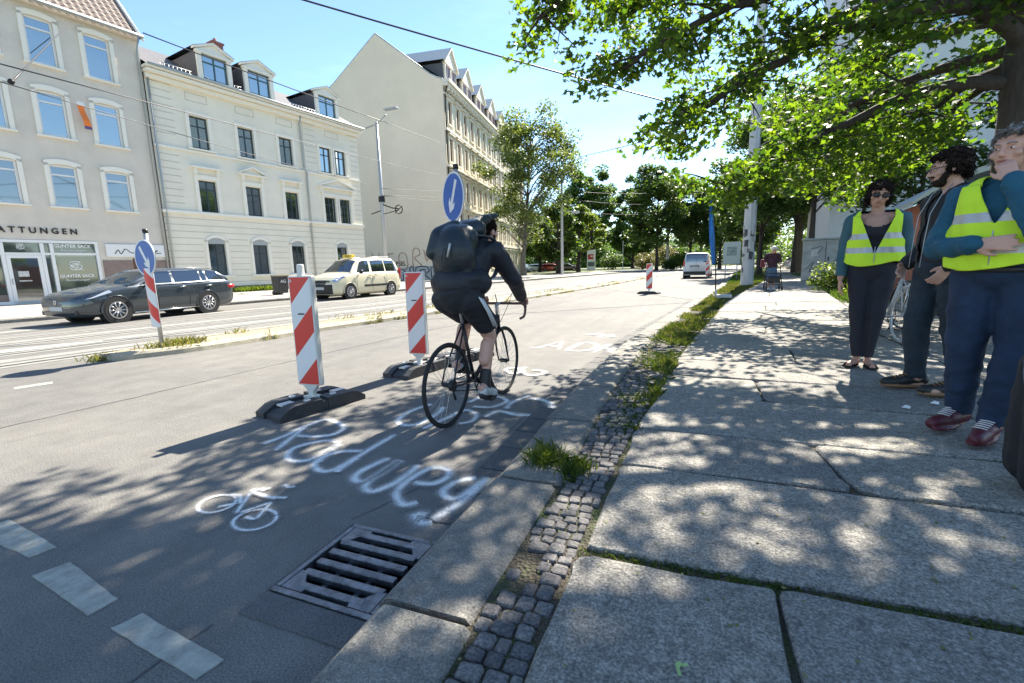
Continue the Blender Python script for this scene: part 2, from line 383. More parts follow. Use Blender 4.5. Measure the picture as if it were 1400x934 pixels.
# tram rails and pale track strips
def off_line(base, w_, y0, y1, z, mb, mi=0, n=40, wob=0):
    ys = [y0+(y1-y0)*(i/n)**1.7 for i in range(n+1)]
    for a, b in zip(ys[:-1], ys[1:]):
        mb.quad((base(a)-w_/2, a, z), (base(a)+w_/2, a, z), (base(b)+w_/2, b, z), (base(b)-w_/2, b, z), mi)
mb = MB(); mr = MB()
for k, x0 in enumerate((-9.35, -10.79, -12.3, -13.74)):
    bx = lambda y, x0=x0: x0 + .159*(y-3)
    off_line(lambda y: bx(y)-.14, .16, -12, 200, .004, mb); off_line(lambda y: bx(y)+.16, .18, -12, 200, .004, mb)
    off_line(bx, .055, -12, 200, .008, mr)
for x0, w_ in ((-9.9, .35), (-11.35, .5), (-12.9, .4), (-14.6, .12), (-15.6, .5)):
    off_line(lambda y, x0=x0: x0+.159*(y-3), w_, -12, 200, .004, mb)
struct(mb.build('track_strips', M['strip'])); struct(mr.build('tram_rails', M['rail']))
# near kerb stones, gutter stones
mb = MB(); y = -6.0
while y < 90:
    l = 1.02 if y < 30 else 3; y2 = y+l
    xa, xb = plin(KERB, y+.012), plin(KERB, y2-.012); zt = .10 + random.uniform(-.004, .004)
    e = random.uniform(-.012, .012)
    v = []
    for (xx, yy) in ((xa, y+.012), (xb, y2-.012)):
        v += [(xx, yy, -.05), (xx+.012+e, yy, zt-.035), (xx+.045+e, yy, zt-.004), (xx+.07+e, yy, zt), (xx+.36+e, yy, zt+.004), (xx+.385+e, yy, zt-.02), (xx+.385+e, yy, -.05)]
    n_ = 7; mb.add(v, [(i, i+1, n_+i+1, n_+i) for i in range(n_-1)] + [tuple(range(n_-1, -1, -1)), tuple(range(n_, 2*n_))], 0, False)
    y = y2 + .006
struct(mb.build('kerb', M['kerb']))
mb = MB(); y = -3.0
while y < 16:
    l = random.uniform(.3, .36); xa = plin(KERB, y)
    if not (y < HY1+.02 and y+l > HY0-.02):
        mb.box((xa-.105, y+l/2, -.004+random.uniform(-.002, .002)), (.19, l-.014, .03), 0, bev=.006)
    y += l
struct(mb.build('gutter', M['gutter']))
# sidewalk bed
def bed(y0, y1, n, f0, f1, drop, mb, mi=0, cols=6):
    ys = [y0+(y1-y0)*(i/n)**1.6 for i in range(n+1)]
    for a, b in zip(ys[:-1], ys[1:]):
        for k in range(cols):
            P = []
            for yy, t in ((a, k/cols), (a, (k+1)/cols), (b, (k+1)/cols), (b, k/cols)):
                x = f0(yy)+(f1(yy)-f0(yy))*t; P.append((x, yy, swz(x, yy)-drop))
            mb.quad(*P, mi)
mb = MB(); bed(-8, 220, 80, lambda y: plin(KERB, y)+.3, lambda y: plin(SR, y)+.35, .022, mb); struct(mb.build('sidewalk_bed', M['soil']))
mb = MB(); bed(-8, 60, 60, lambda y: plin(SR, y)+.03, lambda y: plin(SR, y)+(2.4 if y > 9 else 5.5), .012, mb); struct(mb.build('side_paving', M['cobble_far']))
mb = MB(); bed(-8, 220, 60, lambda y: plin(SR, y)+.33, lambda y: plin(SR, y)+60, .06, mb); struct(mb.build('park_ground', M['lawn']))
# big granite slabs
mb = MB()
rows = [(-1.2, -1.25), (.25, .2), (1.68, 1.60), (2.54, 2.34), (3.16, 2.92), (4.12, 3.62), (4.84, 4.28), (5.65, 5.2), (6.52, 6.08), (7.15, 6.75), (7.83, 7.4)]
yy = 8.6; 
while yy < 120: rows.append((yy, yy-.4)); yy += random.uniform(.85, 1.15)
cracks = {1: (.275, .30), 3: (.75, .68), 5: (.55, .55)}
def slab(mb, c4, seed):
    """c4: four corners counter-clockwise; rounded irregular outline, slightly domed top"""
    rr = random.Random(seed); P = []
    cor = [Vector(c) for c in c4]
    for i in range(4):
        a, b, pv = cor[i], cor[(i+1) % 4], cor[i-1]
        Ln = (b-a).length; n = max(4, int(Ln/.12)); e1 = (b-a).normalized(); e0 = (pv-a).normalized()
        rc = min(rr.choice([.03, .06, .11, .18]), .3*Ln)
        P.append(a+e0*rc*.6); P.append(a+(e0+e1)*rc*.16); P.append(a+e1*rc*.6)
        nn = Vector((e1.y, -e1.x))
        ph = rr.uniform(0, 6); 
        for k in range(1, n):
            t = k/n
            if t*Ln < rc*.9 or (1-t)*Ln < .15: continue
            P.append(a+(b-a)*t - nn*(rr.uniform(0, .008)+.006*math.sin(t*7+ph)))
    cen = sum(P, Vector((0, 0)))/len(P); n = len(P); vs = []
    tz = rr.uniform(-.003, .004); tx = rr.uniform(-.003, .003)
    for sc_, dz in ((1.0, -.04), (1.0, -.008), (None, 0.0), (None, .0015)):
        for p in P:
            if sc_ is None:
                d = (cen-p); l = d.length; q = p + d*min(1, (.010 if dz == 0 else .05)/l)
            else: q = p
            vs.append((q.x, q.y, swz(q.x, q.y)+dz+tz+tx*(q.x-cen.x)))
    fs = [(j*n+i, j*n+(i+1) % n, (j+1)*n+(i+1) % n, (j+1)*n+i) for j in range(3) for i in range(n)]
    fs.append(tuple(range(3*n, 4*n)))
    mb.add(vs, fs, 0)
for i in range(len(rows)-1):
    (l0, r0), (l1, r1) = rows[i], rows[i+1]; 
    xl0, xl1, xr0, xr1 = plin(SL, l0)+random.uniform(-.02, .02), plin(SL, l1)+random.uniform(-.02, .02), plin(SR, r0), plin(SR, r1)
    gb = {2: .026, 4: .013, 6: .012}.get(i, .008); gt = {1: .022, 3: .010, 5: .010}.get(i, .008)
    A_, B_, C_, D_ = Vector((xl0, l0+gb)), Vector((xr0, r0+gb)), Vector((xr1, r1-gt)), Vector((xl1, l1-gt))
    ts = cracks.get(i)
    if i >= 6 and random.random() < .5: t = random.uniform(.35, .65); ts = (t*2.7-.39, t*2.7-.39)
    if ts and i < 6:
        t0 = (ts[0]-xl0)/(xr0-xl0); t1 = (ts[1]-xl1)/(xr1-xl1)
    elif ts: t0 = t1 = random.uniform(.35, .65)
    if ts:
        p = A_.lerp(B_, t0); q = D_.lerp(C_, t1); h = Vector((.005, 0))
        slab(mb, (A_, p-h, q-h, D_), i*3+1); slab(mb, (p+h, B_, C_, q+h), i*3+2)
    else: slab(mb, (A_, B_, C_, D_), i*3)
struct(mb.build('sidewalk', M['slab']))
# cobbles between kerb and slabs
mb = MB(); y = -1.5
while y < 11:
    rh = random.uniform(.05, .075); xa = plin(KERB, y)+.40; xb = plin(SL, y)-.015; x = xa+random.uniform(-.02, .02)
    dens = 1 if y < 3.3 else (.85 if y < 5 else .35)
    while x < xb-.03:
        w_ = random.uniform(.048, .088)
        if x+w_ > xb: w_ = xb-x
        if w_ > .03 and random.random() < dens and not (-.66 < x < -.5 and 1.25 < y < 1.6 and random.random() < .35):
            cx_, cy_ = x+w_/2, y+rh/2; hx, hy = w_/2-.0022, rh/2-.0022; pts = []
            for k in range(8):
                a = math.pi/8+k*math.pi/4; ex = abs(math.cos(a))**.34*(1 if math.cos(a) > 0 else -1); ey = abs(math.sin(a))**.34*(1 if math.sin(a) > 0 else -1)
                pts.append((cx_+hx*ex*random.uniform(.93, 1.07), cy_+hy*ey*random.uniform(.93, 1.07)))
            zt = swz(cx_, cy_)-.006+random.uniform(-.007, .005); tl = random.uniform(-.08, .08); vs = []
            for s_, dz in ((1, -.04), (1, -.009), (.90, -.002), (.6, .0005)):
                vs += [(cx_+(p[0]-cx_)*s_, cy_+(p[1]-cy_)*s_, zt+dz+tl*(p[0]-cx_)) for p in pts]
            mb.add(vs, [(j*8+i, j*8+(i+1) % 8, (j+1)*8+(i+1) % 8, (j+1)*8+i) for j in range(3) for i in range(8)]+[tuple(range(24, 32))], 0, False)
        x += w_+.001
    y += rh+.0005
struct(mb.build('cobbles', M['cobble']))
# far pavement and its kerb
mb = MB(); strip_pl(mb, lambda y: farx(y)-14, lambda y: farx(y)-.14, -12, 64, lambda x, y: .12, 30, log=False)
strip_pl(mb, lambda y: farx(y)-14, lambda y: farx(y)-.14, 64, 220, lambda x, y: .12, 10)
struct(mb.build('far_pavement', M['pave_far']))
mb = MB(); ys = list(range(-12, 220, 3))
for a, b in zip(ys[:-1], ys[1:]):
    v = []
    for yy in (a+.01, b-.01): v += [(farx(yy), yy, -.02), (farx(yy), yy, .09), (farx(yy)-.03, yy, .125), (farx(yy)-.16, yy, .125), (farx(yy)-.16, yy, -.02)]
    mb.add(v, [(i, i+1, 6+i, 5+i) for i in range(4)]+[(0, 1, 2, 3, 4), (5, 6, 7, 8, 9)], 0)
struct(mb.build('far_kerb', M['kerb']))
# median island
mb = MB(); mk = MB()
ys = [4.05+.0+(215)*(i/90)**2.2 for i in range(91)]
def mn(y): return plin([p for p in MEDN if True], y)
MN = sorted(MEDN, key=lambda p: p[1])
def mnx(y): return plin(MN, y)
def mfx(y): return mnx(y)-medw(y) if y > 4.6 else -8.25-.25*math.sqrt(max(0, y-4.05))
for a, b in zip(ys[:-1], ys[1:]):
    for side in (0, 1):
        v = []
        for yy in (a, b):
            x = mnx(yy) if side == 0 else mfx(yy); s_ = -1 if side == 0 else 1
            v += [(x, yy, -.02), (x+s_*.02, yy, .07), (x+s_*.06, yy, .105), (x+s_*.17, yy, .11), (x+s_*.17, yy, .09)]
        mk.add(v, [(i, i+1, 6+i, 5+i) for i in range(4)], 0)
    mb.quad((mfx(a)+.15, a, .100), (mnx(a)-.15, a, .100), (mnx(b)-.15, b, .100), (mfx(b)+.15, b, .100))
struct(mb.build('median_paving', M['median_sand'])); struct(mk.build('median_kerb', M['median_kerb']))
# lawns and far bank beyond the road bend
mb = MB()
bank = [(-17, 64), (-9, 90), (-2, 110), (6, 128), (16, 150), (30, 175), (60, 210), (60, 420), (-60, 420), (-60, 64)]
mb.poly(bank, -.02, .135); struct(mb.build('park_lawn', M['lawn']))

# white paint: crossing line blocks and one thin dash
def paint_poly(mb, px, z, mi=0):
    pts = [G(*q) for q in px]; mb.poly(pts, z-.003, z, mi)
mb = MB()
for q in (((-3.32, .97), (-3.30, 1.10), (-2.735, 1.045), (-2.755, .955)), ((-2.567, .885), (-2.535, 1.0), (-2.055, .925), (-2.06, .832)), ((-1.90, .822), (-1.875, .908), (-1.385, .87), (-1.40, .785))):
    pts = []
    for k in range(4):
        p0, p1 = q[k], q[(k+1) % 4]; n = 9 if k % 2 else 3
        for i in range(n): pts.append((p0[0]+(p1[0]-p0[0])*i/n+random.uniform(-.0025, .0025), p0[1]+(p1[1]-p0[1])*i/n+random.uniform(-.0025, .0025)))
    mb.poly(pts[::-1], .0005, .005)
mb.poly([G(18, 533), G(20, 530), G(72, 522), G(72, 525)], .0005, .004)
mb.poly([G(0, 484), G(0, 480), G(140, 466), G(140, 468)], .005, .012)
struct(mb.build('road_markings', M['line']))

# old tar seams and hairline cracks
M['tar'] = mat('tar_seam', (.085, .083, .082), .8, var=.3, vscale=30)
def seam(pts, w_):
    g = random.Random(int(abs(pts[0][0])*100)); P = []
    for a, b in zip(pts[:-1], pts[1:]):
        n = max(2, int(math.hypot(b[0]-a[0], b[1]-a[1])/.12))
        for i in range(n): t = i/n; P.append((a[0]+(b[0]-a[0])*t+g.gauss(0, .008), a[1]+(b[1]-a[1])*t+g.gauss(0, .008)))
    mb = MB()
    for p, q in zip(P[:-1], P[1:]):
        d = Vector((q[0]-p[0], q[1]-p[1])); d.normalize(); nx, ny = -d.y*w_/2*g.uniform(.5, 1.3), d.x*w_/2*g.uniform(.5, 1.3)
        mb.quad((p[0]-nx, p[1]-ny, .003), (q[0]-nx, q[1]-ny, .003), (q[0]+nx, q[1]+ny, .003), (p[0]+nx, p[1]+ny, .003))
    struct(mb.build('road_crack', M['tar']))
seam([(-5.6, -1), (-5.2, 6), (-4.3, 14), (-3.0, 26), (-.5, 48)], .020)
seam([(-1.62, -1.5), (-1.60, .6), (-1.57, 1.1)], .010); seam([(-1.56, 1.7), (-1.30, 2.6), (-1.28, 4.5), (-1.1, 8)], .008)

# sprayed writing: soft ribbons on the road and over the kerb
class Spray:
    def __init__(s): s.v = []; s.f = []; s.a = []; s.k = 0
    def stroke(s, px, w_=.055, zz=.006, sm=5, dens=1.0):
        pts = []
        for q in px:
            x, y = G(*q)
            pts.append((x, y))
        if sm > 1 and len(pts) > 2: pts = smooth_pl(pts, sm)
        elif len(pts) == 2: pts = [tuple(pts[0][d]+(pts[1][d]-pts[0][d])*t/8 for d in (0, 1)) for t in range(9)]
        s.k += 1; zz = zz + .0009*(s.k % 9)
        prof = ((-2.6, 0), (-1.45, .13), (-.62, .62), (.0, 1.0), (.62, .62), (1.45, .13), (2.6, 0)); n = len(pts); o = len(s.v)
        for i, p in enumerate(pts):
            a, b = Vector(pts[max(i-1, 0)]), Vector(pts[min(i+1, n-1)]); t = (b-a); t = t.normalized() if t.length > 1e-9 else Vector((1, 0)); nn = Vector((-t.y, t.x))
            e = min(1, (i+.15)/1.2, (n-1-i+.15)/1.2) if n > 2 else 1
            for u_, al in prof:
                q = Vector(p)+nn*u_*w_*.43; s.v.append((q.x, q.y, zz)); s.a.append(al*e*dens)
        m_ = len(prof)
        s.f += [(o+i*m_+k, o+i*m_+k+1, o+(i+1)*m_+k+1, o+(i+1)*m_+k) for i in range(n-1) for k in range(m_-1)]
    def build(s, name):
        me = bpy.data.meshes.new(name); me.from_pydata(s.v, [], s.f); me.materials.append(M['chalk'])
        at = me.attributes.new('soft', 'FLOAT', 'POINT'); at.data.foreach_set('value', s.a); return link(name, me)
S1 = Spray()
S1.stroke([(358, 609), (392, 596), (420, 583), (444, 575), (464, 580), (469, 588), (452, 596), (425, 598), (404, 596)])
S1.stroke([(418, 584), (398, 600), (376, 618)])
S1.stroke([(465, 607), (444, 604), (405, 613), (393, 625), (403, 632), (430, 628), (462, 609), (440, 628), (436, 634)])
S1.stroke([(499, 619), (468, 619), (444, 626), (430, 637), (440, 646), (462, 642), (499, 620), (542, 595)])
S1.stroke([(490, 627), (468, 641), (459, 648)])
S1.stroke([(534, 628), (500, 643), (485, 655), (495, 661), (520, 650), (548, 631), (512, 656), (499, 668), (512, 674), (545, 660), (574, 637)], .06)
S1.stroke([(563, 662), (592, 664), (612, 655), (612, 645), (592, 642), (565, 655), (545, 672), (543, 684), (554, 693), (572, 689)], .055)
S1.stroke([(652, 656), (628, 660), (610, 670), (607, 679), (620, 685), (640, 676), (662, 660)], .055)
S1.k = 0
S1.stroke([(668, 656), (640, 683), (612, 703), (590, 716)], .06, zz=.018)
S1.stroke([(592, 715), (578, 716), (570, 706), (582, 708)], .07)
S1.stroke([(388, 664), (396, 668), (404, 666)], .03)
tag(struct(S1.build('painted_writing')))
S2 = Spray()
S2.stroke([(592, 553), (562, 563), (545, 575), (552, 582), (574, 580), (600, 565), (606, 557)], .06)
S2.stroke([(577, 588), (606, 575), (632, 563)], .055); S2.stroke([(616, 570), (637, 562), (651, 568), (645, 577), (626, 581)], .055)
S2.stroke([(640, 552), (664, 543), (686, 545), (692, 551), (672, 558), (645, 557)], .06)
S2.stroke([(662, 572), (682, 564), (710, 569), (738, 568), (755, 558), (744, 549), (722, 546)], .07)
S2.stroke([(692, 561), (700, 552), (726, 541)], .06, dens=.8)
S2.stroke([(719, 503), (712, 508), (722, 514), (740, 513), (744, 509), (728, 507)], .05); S2.stroke([(690, 506), (700, 512), (715, 509), (704, 504), (690, 506)], .05)
struct(S2.build('painted_scrawl'))
S3 = Spray()
for st in ([(724, 476), (736, 476), (768, 467), (763, 479)], [(745, 472), (766, 475)], [(771, 480), (801, 480), (817, 475), (811, 470), (796, 469)], [(796, 469), (774, 480)],
           [(811, 483), (822, 477), (833, 472), (846, 473)], [(823, 477), (838, 478)], [(858, 476), (841, 477), (834, 481), (848, 487)],
           [(801, 459), (812, 458), (820, 457), (827, 460), (842, 461)], [(818, 458), (823, 462), (833, 461), (838, 457)], [(868, 426), (880, 424), (884, 426), (896, 426)]):
    S3.stroke(st, .07, sm=3 if len(st) > 4 else 1, dens=1.0)
struct(S3.build('painted_letters'))
S4 = Spray()
def zz5(x, y): return (x*.4112, 550+y*.4112)
def ellp(cx_, cy_, a, b, rot, n=16): return [zz5(cx_+a*math.cos(t)*math.cos(rot)-b*math.sin(t)*math.sin(rot), cy_+a*math.cos(t)*math.sin(rot)+b*math.sin(t)*math.cos(rot)) for t in [2*math.pi*k/n for k in range(n+1)]]
S4.stroke(ellp(722, 341, 66, 26, R(-14)), .022, sm=3); S4.stroke(ellp(848, 395, 74, 32, R(-12)), .022, sm=3)
for a, b in (((782, 378), (835, 303)), ((830, 298), (905, 290)), ((762, 312), (805, 316)), ((800, 312), (800, 345)), ((795, 375), (900, 340)), ((835, 303), (920, 330)), ((905, 332), (850, 395)), ((905, 318), (955, 322)), ((722, 352), (790, 340)), ((815, 385), (850, 395)), ((868, 290), (880, 300))):
    S4.stroke([zz5(*a), zz5(*b)], .026, sm=1)
struct(S4.build('painted_bicycle_symbol'))
# ------------------------------------------------------------------ buildings
M['stucco_grey'] = mat('grey_beige_roughcast', (.62, .565, .485), .9, var=.08, vscale=1.2, bump=.5, bscale=35)
M['stucco_cream'] = mat('cream_facade_paint', (.755, .71, .595), .8, var=.06, vscale=.8, bump=.1, bscale=20)
M['trim_cream'] = mat('cream_trim', (.80, .76, .66), .75)
M['groove'] = mat('facade_joint', (.50, .47, .39), .9)
M['stucco_tan'] = mat('tan_gable_render', (.78, .665, .52), .9, var=.06, vscale=.35, bump=.15, bscale=20)
M['facade3'] = mat('warm_cream_facade', (.74, .66, .50), .8, var=.07, vscale=.6)
M['trim3'] = mat('pale_stone_trim', (.72, .67, .56), .75)
M['brown3'] = mat('brown_painted_wood', (.14, .06, .045), .6)
M['frame_white'] = mat('white_window_frame', (.74, .74, .72), .4)
M['frame_dark'] = mat('dark_blue_grey_frame', (.03, .05, .06), .45)
M['frame_teal'] = mat('grey_teal_frame', (.06, .12, .13), .45)
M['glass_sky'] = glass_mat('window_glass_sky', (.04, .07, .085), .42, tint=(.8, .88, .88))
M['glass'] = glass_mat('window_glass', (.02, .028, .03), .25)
M['glass_shop'] = glass_mat('shop_glass', (.05, .065, .058), .10)
M['curtain'] = mat('net_curtain', (.35, .38, .38), .9, var=.3, vscale=30)
M['roof_tile'] = mat('brown_roof_tiles', (.20, .155, .13), .8, var=.25, vscale=9)
M['slate'] = mat('dark_slate', (.09, .09, .10), .7, var=.25, vscale=8, bump=.4, bscale=20)
M['zinc'] = mat('zinc_sheet', (.35, .38, .38), .45, .4)
M['brick'] = mat('chimney_brick', (.24, .10, .08), .85, var=.3, vscale=12)
M['plinth'] = mat('brown_plinth', (.24, .18, .155), .85, var=.15, vscale=4)
M['letter'] = mat('dark_bronze_letters', (.025, .022, .022), .4, .3)
M['vinyl'] = mat('white_vinyl_lettering', (.75, .77, .76), .5)
M['sill'] = mat('stone_sill', (.62, .60, .55), .7)
M['spray_black'] = mat('black_spray', (.02, .02, .025), .6)
M['spray_silver'] = mat('silver_spray', (.42, .44, .46), .4, .2, var=.1, vscale=4)
M['spray_red'] = mat('faded_red_spray', (.50, .33, .26), .8, var=.25, vscale=3)
M['spray_blue'] = mat('blue_spray', (.05, .30, .48), .7)

A1 = (-27.667, 10.670); ROT1 = math.atan2(U1.y, U1.x)
def wall(mb, s0, s1, z0, z1, holes, mi=0, depth=.18, mi_rev=None, y=0.0):
    ss = sorted({s0, s1} | {h[0] for h in holes} | {h[1] for h in holes}); zs = sorted({z0, z1} | {h[2] for h in holes} | {h[3] for h in holes})
    ss = [a for a in ss if s0 <= a <= s1]; zs = [a for a in zs if z0 <= a <= z1]
    for a, b in zip(ss[:-1], ss[1:]):
        for c, d in zip(zs[:-1], zs[1:]):
            m_, n_ = (a+b)/2, (c+d)/2
            if any(h[0] < m_ < h[1] and h[2] < n_ < h[3] for h in holes): continue
            mb.quad((a, y, c), (b, y, c), (b, y, d), (a, y, d), mi)
    r = mi if mi_rev is None else mi_rev
    for h in holes:
        a, b, c, d = h[:4]
        for p, q in (((a, c), (a, d)), ((b, d), (b, c)), ((a, d), (b, d)), ((b, c), (a, c))):
            mb.quad((p[0], y, p[1]), (q[0], y, q[1]), (q[0], y+depth, q[1]), (p[0], y+depth, p[1]), r)
def bars(mb, s0, s1, z0, z1, w_, th, y, splits_v=(), splits_h=(), mi=0):
    h = (z1-z0); W = s1-s0
    mb.box(((s0+s1)/2, y, z0+w_/2), (W, th, w_), mi); mb.box(((s0+s1)/2, y, z1-w_/2), (W, th, w_), mi)
    mb.box((s0+w_/2, y, (z0+z1)/2), (w_, th, h-2*w_), mi); mb.box((s1-w_/2, y, (z0+z1)/2), (w_, th, h-2*w_), mi)
    for t in splits_v: mb.box((s0+W*t, y-.002, (z0+z1)/2), (w_*.8, th, h-2*w_), mi)
    for t in splits_h: mb.box(((s0+s1)/2, y-.005, z0+h*t), (W-2*w_, th, w_*.8), mi)
def window(par, s0, s1, z0, z1, fr, gl, sv=(.5,), sh=(.68,), w_=.06, rec=.13, curtain=None, name='window'):
    mb = MB(); bars(mb, s0+.004, s1-.004, z0+.004, z1-.004, w_, .05, rec, sv, sh)
    f_ = mb.build(name, fr, par)
    mp_ = MB(); mp_.quad((s0+w_*.6, rec+.012, z0+w_*.6), (s1-w_*.6, rec+.012, z0+w_*.6), (s1-w_*.6, rec+.012, z1-w_*.6), (s0+w_*.6, rec+.012, z1-w_*.6)); mp_.build('pane', gl, f_)
    return f_
def pediment(mb, s0, s1, z, h, d, mi=0):
    mb.box(((s0+s1)/2, -d/2, z), (s1-s0, d, .10), mi)
    if h:
        v = [(s0, -d, z+.05), (s1, -d, z+.05), ((s0+s1)/2, -d, z+h), (s0, 0, z+.05), (s1, 0, z+.05), ((s0+s1)/2, 0, z+h)]
        t = .09; c = (s0+s1)/2
        for sg in (0, 1):
            a = s0 if sg == 0 else s1
            mb.add([(a, -d-.03, z+.05), (c, -d-.03, z+h), (c, -d-.03, z+h+t), (a, -d-.03, z+.05+t), (a, .0, z+.05), (c, .0, z+h), (c, .0, z+h+t), (a, .0, z+.05+t)],
                   [(0, 1, 2, 3), (3, 2, 6, 7), (1, 0, 4, 5), (0, 3, 7, 4), (1, 5, 6, 2)], mi)
        mb.add([(s0+.08, -d*.4, z+.05), (s1-.08, -d*.4, z+.05), (c, -d*.4, z+h)], [(0, 1, 2)], mi)
def place(name, label, o2, rz, cat='building'):
    t = thing(name, label, cat, (o2[0], o2[1], 0), rz); return t

# ---- grey corner house with the shop
b1 = place('apartment_house', 'grey rendered house with a shop front and white arched windows behind the dark estate car', A1, ROT1)
S0, S1_, E1 = -13.0, 6.25, 13.05
wz = [(10.62, 12.55), (7.6, 9.5), (4.5, 6.35)]
ws = [(-9.2, -8.2), (-7.3, -6.3), (-5.4, -4.4), (-3.0, -2.0), (0.02, .99), (2.0, 2.98), (4.0, 5.0)]
holes = [(a, b, c, d, 1) for (c, d) in wz for (a, b) in ws]
shop = (-1.7, 3.3, .12, 2.95)
hole_all = holes + [(shop[0], shop[1], shop[2], shop[3]), (4.62, 5.5, .12, 2.15)]
mb = MB(); wall(mb, S0, S1_, 0, E1, hole_all, 0)
mb.quad((S1_, 0, 0), (S1_, 9, 0), (S1_, 9, E1), (S1_, 0, E1)); mb.quad((S0, 0, 0), (S0, 9, 0), (S0, 9, E1), (S0, 0, E1)); mb.quad((S0, 9, 0), (S1_, 9, 0), (S1_, 9, E1), (S0, 9, E1))
mb.add([(S1_, 0, E1), (S1_, 9, E1), (S1_, 4.6, E1+5.4)], [(0, 1, 2)]); mb.add([(S0, 0, E1), (S0, 9, E1), (S0, 4.6, E1+5.4)], [(0, 1, 2)])
# low brown plinth by the side door
mb.build('wall', M['stucco_grey'], b1)
for c_, d_ in (((4.0, -.02, 1.08), (1.22, .04, 1.92)), ((5.88, -.02, 1.08), (.72, .04, 1.92)), ((-4.5, -.02, .55), (5.4, .04, .9))): mb = MB(); mb.box(c_, d_); mb.build('plinth', M['plinth'], b1)
for (c, d) in wz:
    for (a, b) in ws:
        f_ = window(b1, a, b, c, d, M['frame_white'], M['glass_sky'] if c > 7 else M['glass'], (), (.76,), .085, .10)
        # surround, arched top
        ms = MB(); e = .16; n = 8; rise = .13
        ms.box((a-e/2, -.02, (c+d)/2-.02), (e, .07, d-c+.1)); ms.box((b+e/2, -.02, (c+d)/2-.02), (e, .07, d-c+.1)); ms.box(((a+b)/2, -.05, c-.06), (b-a+.4, .16, .07))
        for k in range(n):
            x0, x1 = a-e+(b-a+2*e)*k/n, a-e+(b-a+2*e)*(k+1)/n; g = lambda x: d+.03+rise*(1-((x-(a+b)/2)/((b-a)/2+e))**2)
            gi = lambda x: d-.10+rise*(1-((x-(a+b)/2)/((b-a)/2+e))**2)
            ms.add([(x0, -.055, gi(x0)), (x1, -.055, gi(x1)), (x1, -.055, g(x1)+.09), (x0, -.055, g(x0)+.09), (x0, .03, gi(x0)), (x1, .03, gi(x1)), (x1, 0, g(x1)+.09), (x0, 0, g(x0)+.09)], [(0, 1, 2, 3), (3, 2, 6, 7), (1, 0, 4, 5)])
        ms.build('surround', M['trim_cream'], f_)
# shop front: frame, panes, door
mb = MB(); bars(mb, shop[0]+.01, shop[1]-.01, shop[2]+.01, shop[3]-.01, .12, .10, .02)
for s_ in (.02, 1.28, 1.55+.05): mb.box((s_, .0, 1.53), (.12, .12, 2.55))
mb.box((.8, .0, 2.33), (4.75, .09, .10)); mb.box((.8, -.03, .2), (4.9, .06, .14)); sf = mb.build('shop_front', M['frame_white'], b1)
mb = MB(); mb.quad((shop[0]+.1, .06, .3), (0, .06, .3), (0, .06, 2.9), (shop[0]+.1, .06, 2.9)); mb.quad((1.3, .06, .55), (3.25, .06, .55), (3.25, .06, 2.9), (1.3, .06, 2.9)); mb.quad((.05, .07, 2.33), (1.25, .07, 2.33), (1.25, .07, 2.9), (.05, .07, 2.9)); mb.build('pane', M['glass_shop'], sf)
mb = MB(); mb.box((.8, .055, .38), (4.8, .02, .36)); mb.build('base_panel', M['plinth'], sf)
mb = MB(); bars(mb, .09, 1.21, .15, 2.27, .13, .06, -.03); dr = mb.build('door', M['frame_white'], b1)
mb = MB(); mb.quad((.2, -.02, .27), (1.1, -.02, .27), (1.1, -.02, 2.15), (.2, -.02, 2.15)); mb.build('pane', M['glass'], dr)
mb = MB(); mb.box((.55, -.032, 1.45), (.34, .006, .24)); mb.box((.58, -.032, 1.15), (.40, .006, .05)); mb.build('notice', M['paper'], dr)
mb = MB(); mb.tube([(.15, -.09, 1.0), (.15, -.09, 1.25)], .015, 6); mb.build('handle', M['white_metal'], dr)
mb = MB(); mb.box((2.4, .09, 1.0), (1.5, .05, .5)); mb.build('window_display', mat('pale_display_boxes', (.45, .43, .38), .8, var=.4, vscale=3), sf)
TX = lambda s_, y, z: Matrix.Translation((s_, y, z)) @ Matrix.Rotation(R(90), 4, 'X')
mb = text_mb('BESTATTUNGEN', .36, TX(2.62, -.03, 3.24), bold=.006, space=1.55, align='RIGHT', depth=.02); mb.build('lettering', M['letter'], b1)
mb = text_mb('GUNTER SACK', .20, TX(2.37, .045, 2.63), depth=.003, bold=.004); text_mb('Bestattungen', .15, TX(2.37, .045, 2.45), mb=mb, depth=.003, space=1.1)
text_mb('GUNTER SACK', .19, TX(2.37, .045, 1.25), mb=mb, depth=.003, bold=.004); text_mb('Bestattungen', .15, TX(2.37, .045, 1.08), mb=mb, depth=.003, space=1.1)
def emblem(mb, s_, z, k, y):
    for pts in ([(-.5, .5), (-.1, .55), (.45, .5), (.1, .35), (-.3, .3), (.3, .22), (.5, .0), (.3, -.25), (-.1, -.3)], [(-.55, .0), (-.4, -.3), (0, -.35), (.4, -.28), (.55, -.4)], [(-.4, .2), (-.15, .05), (.1, .1), (.2, -.05), (0, -.15), (-.25, -.1), (-.4, .2)], [(-.5, .35), (-.45, .1), (-.3, -.1)]):
        mb.tube([(s_+p[0]*k, y, z+p[1]*k) for p in smooth_pl(pts, 3)], .022*k/.5, 5)
emblem(mb, 2.37, 1.75, .42, .045); mb.box((2.4, .048, 2.25), (1.3, .004, .02)) ; emblem(mb, .62, 2.62, .24, .05); mb.build('window_lettering', M['vinyl'], sf)
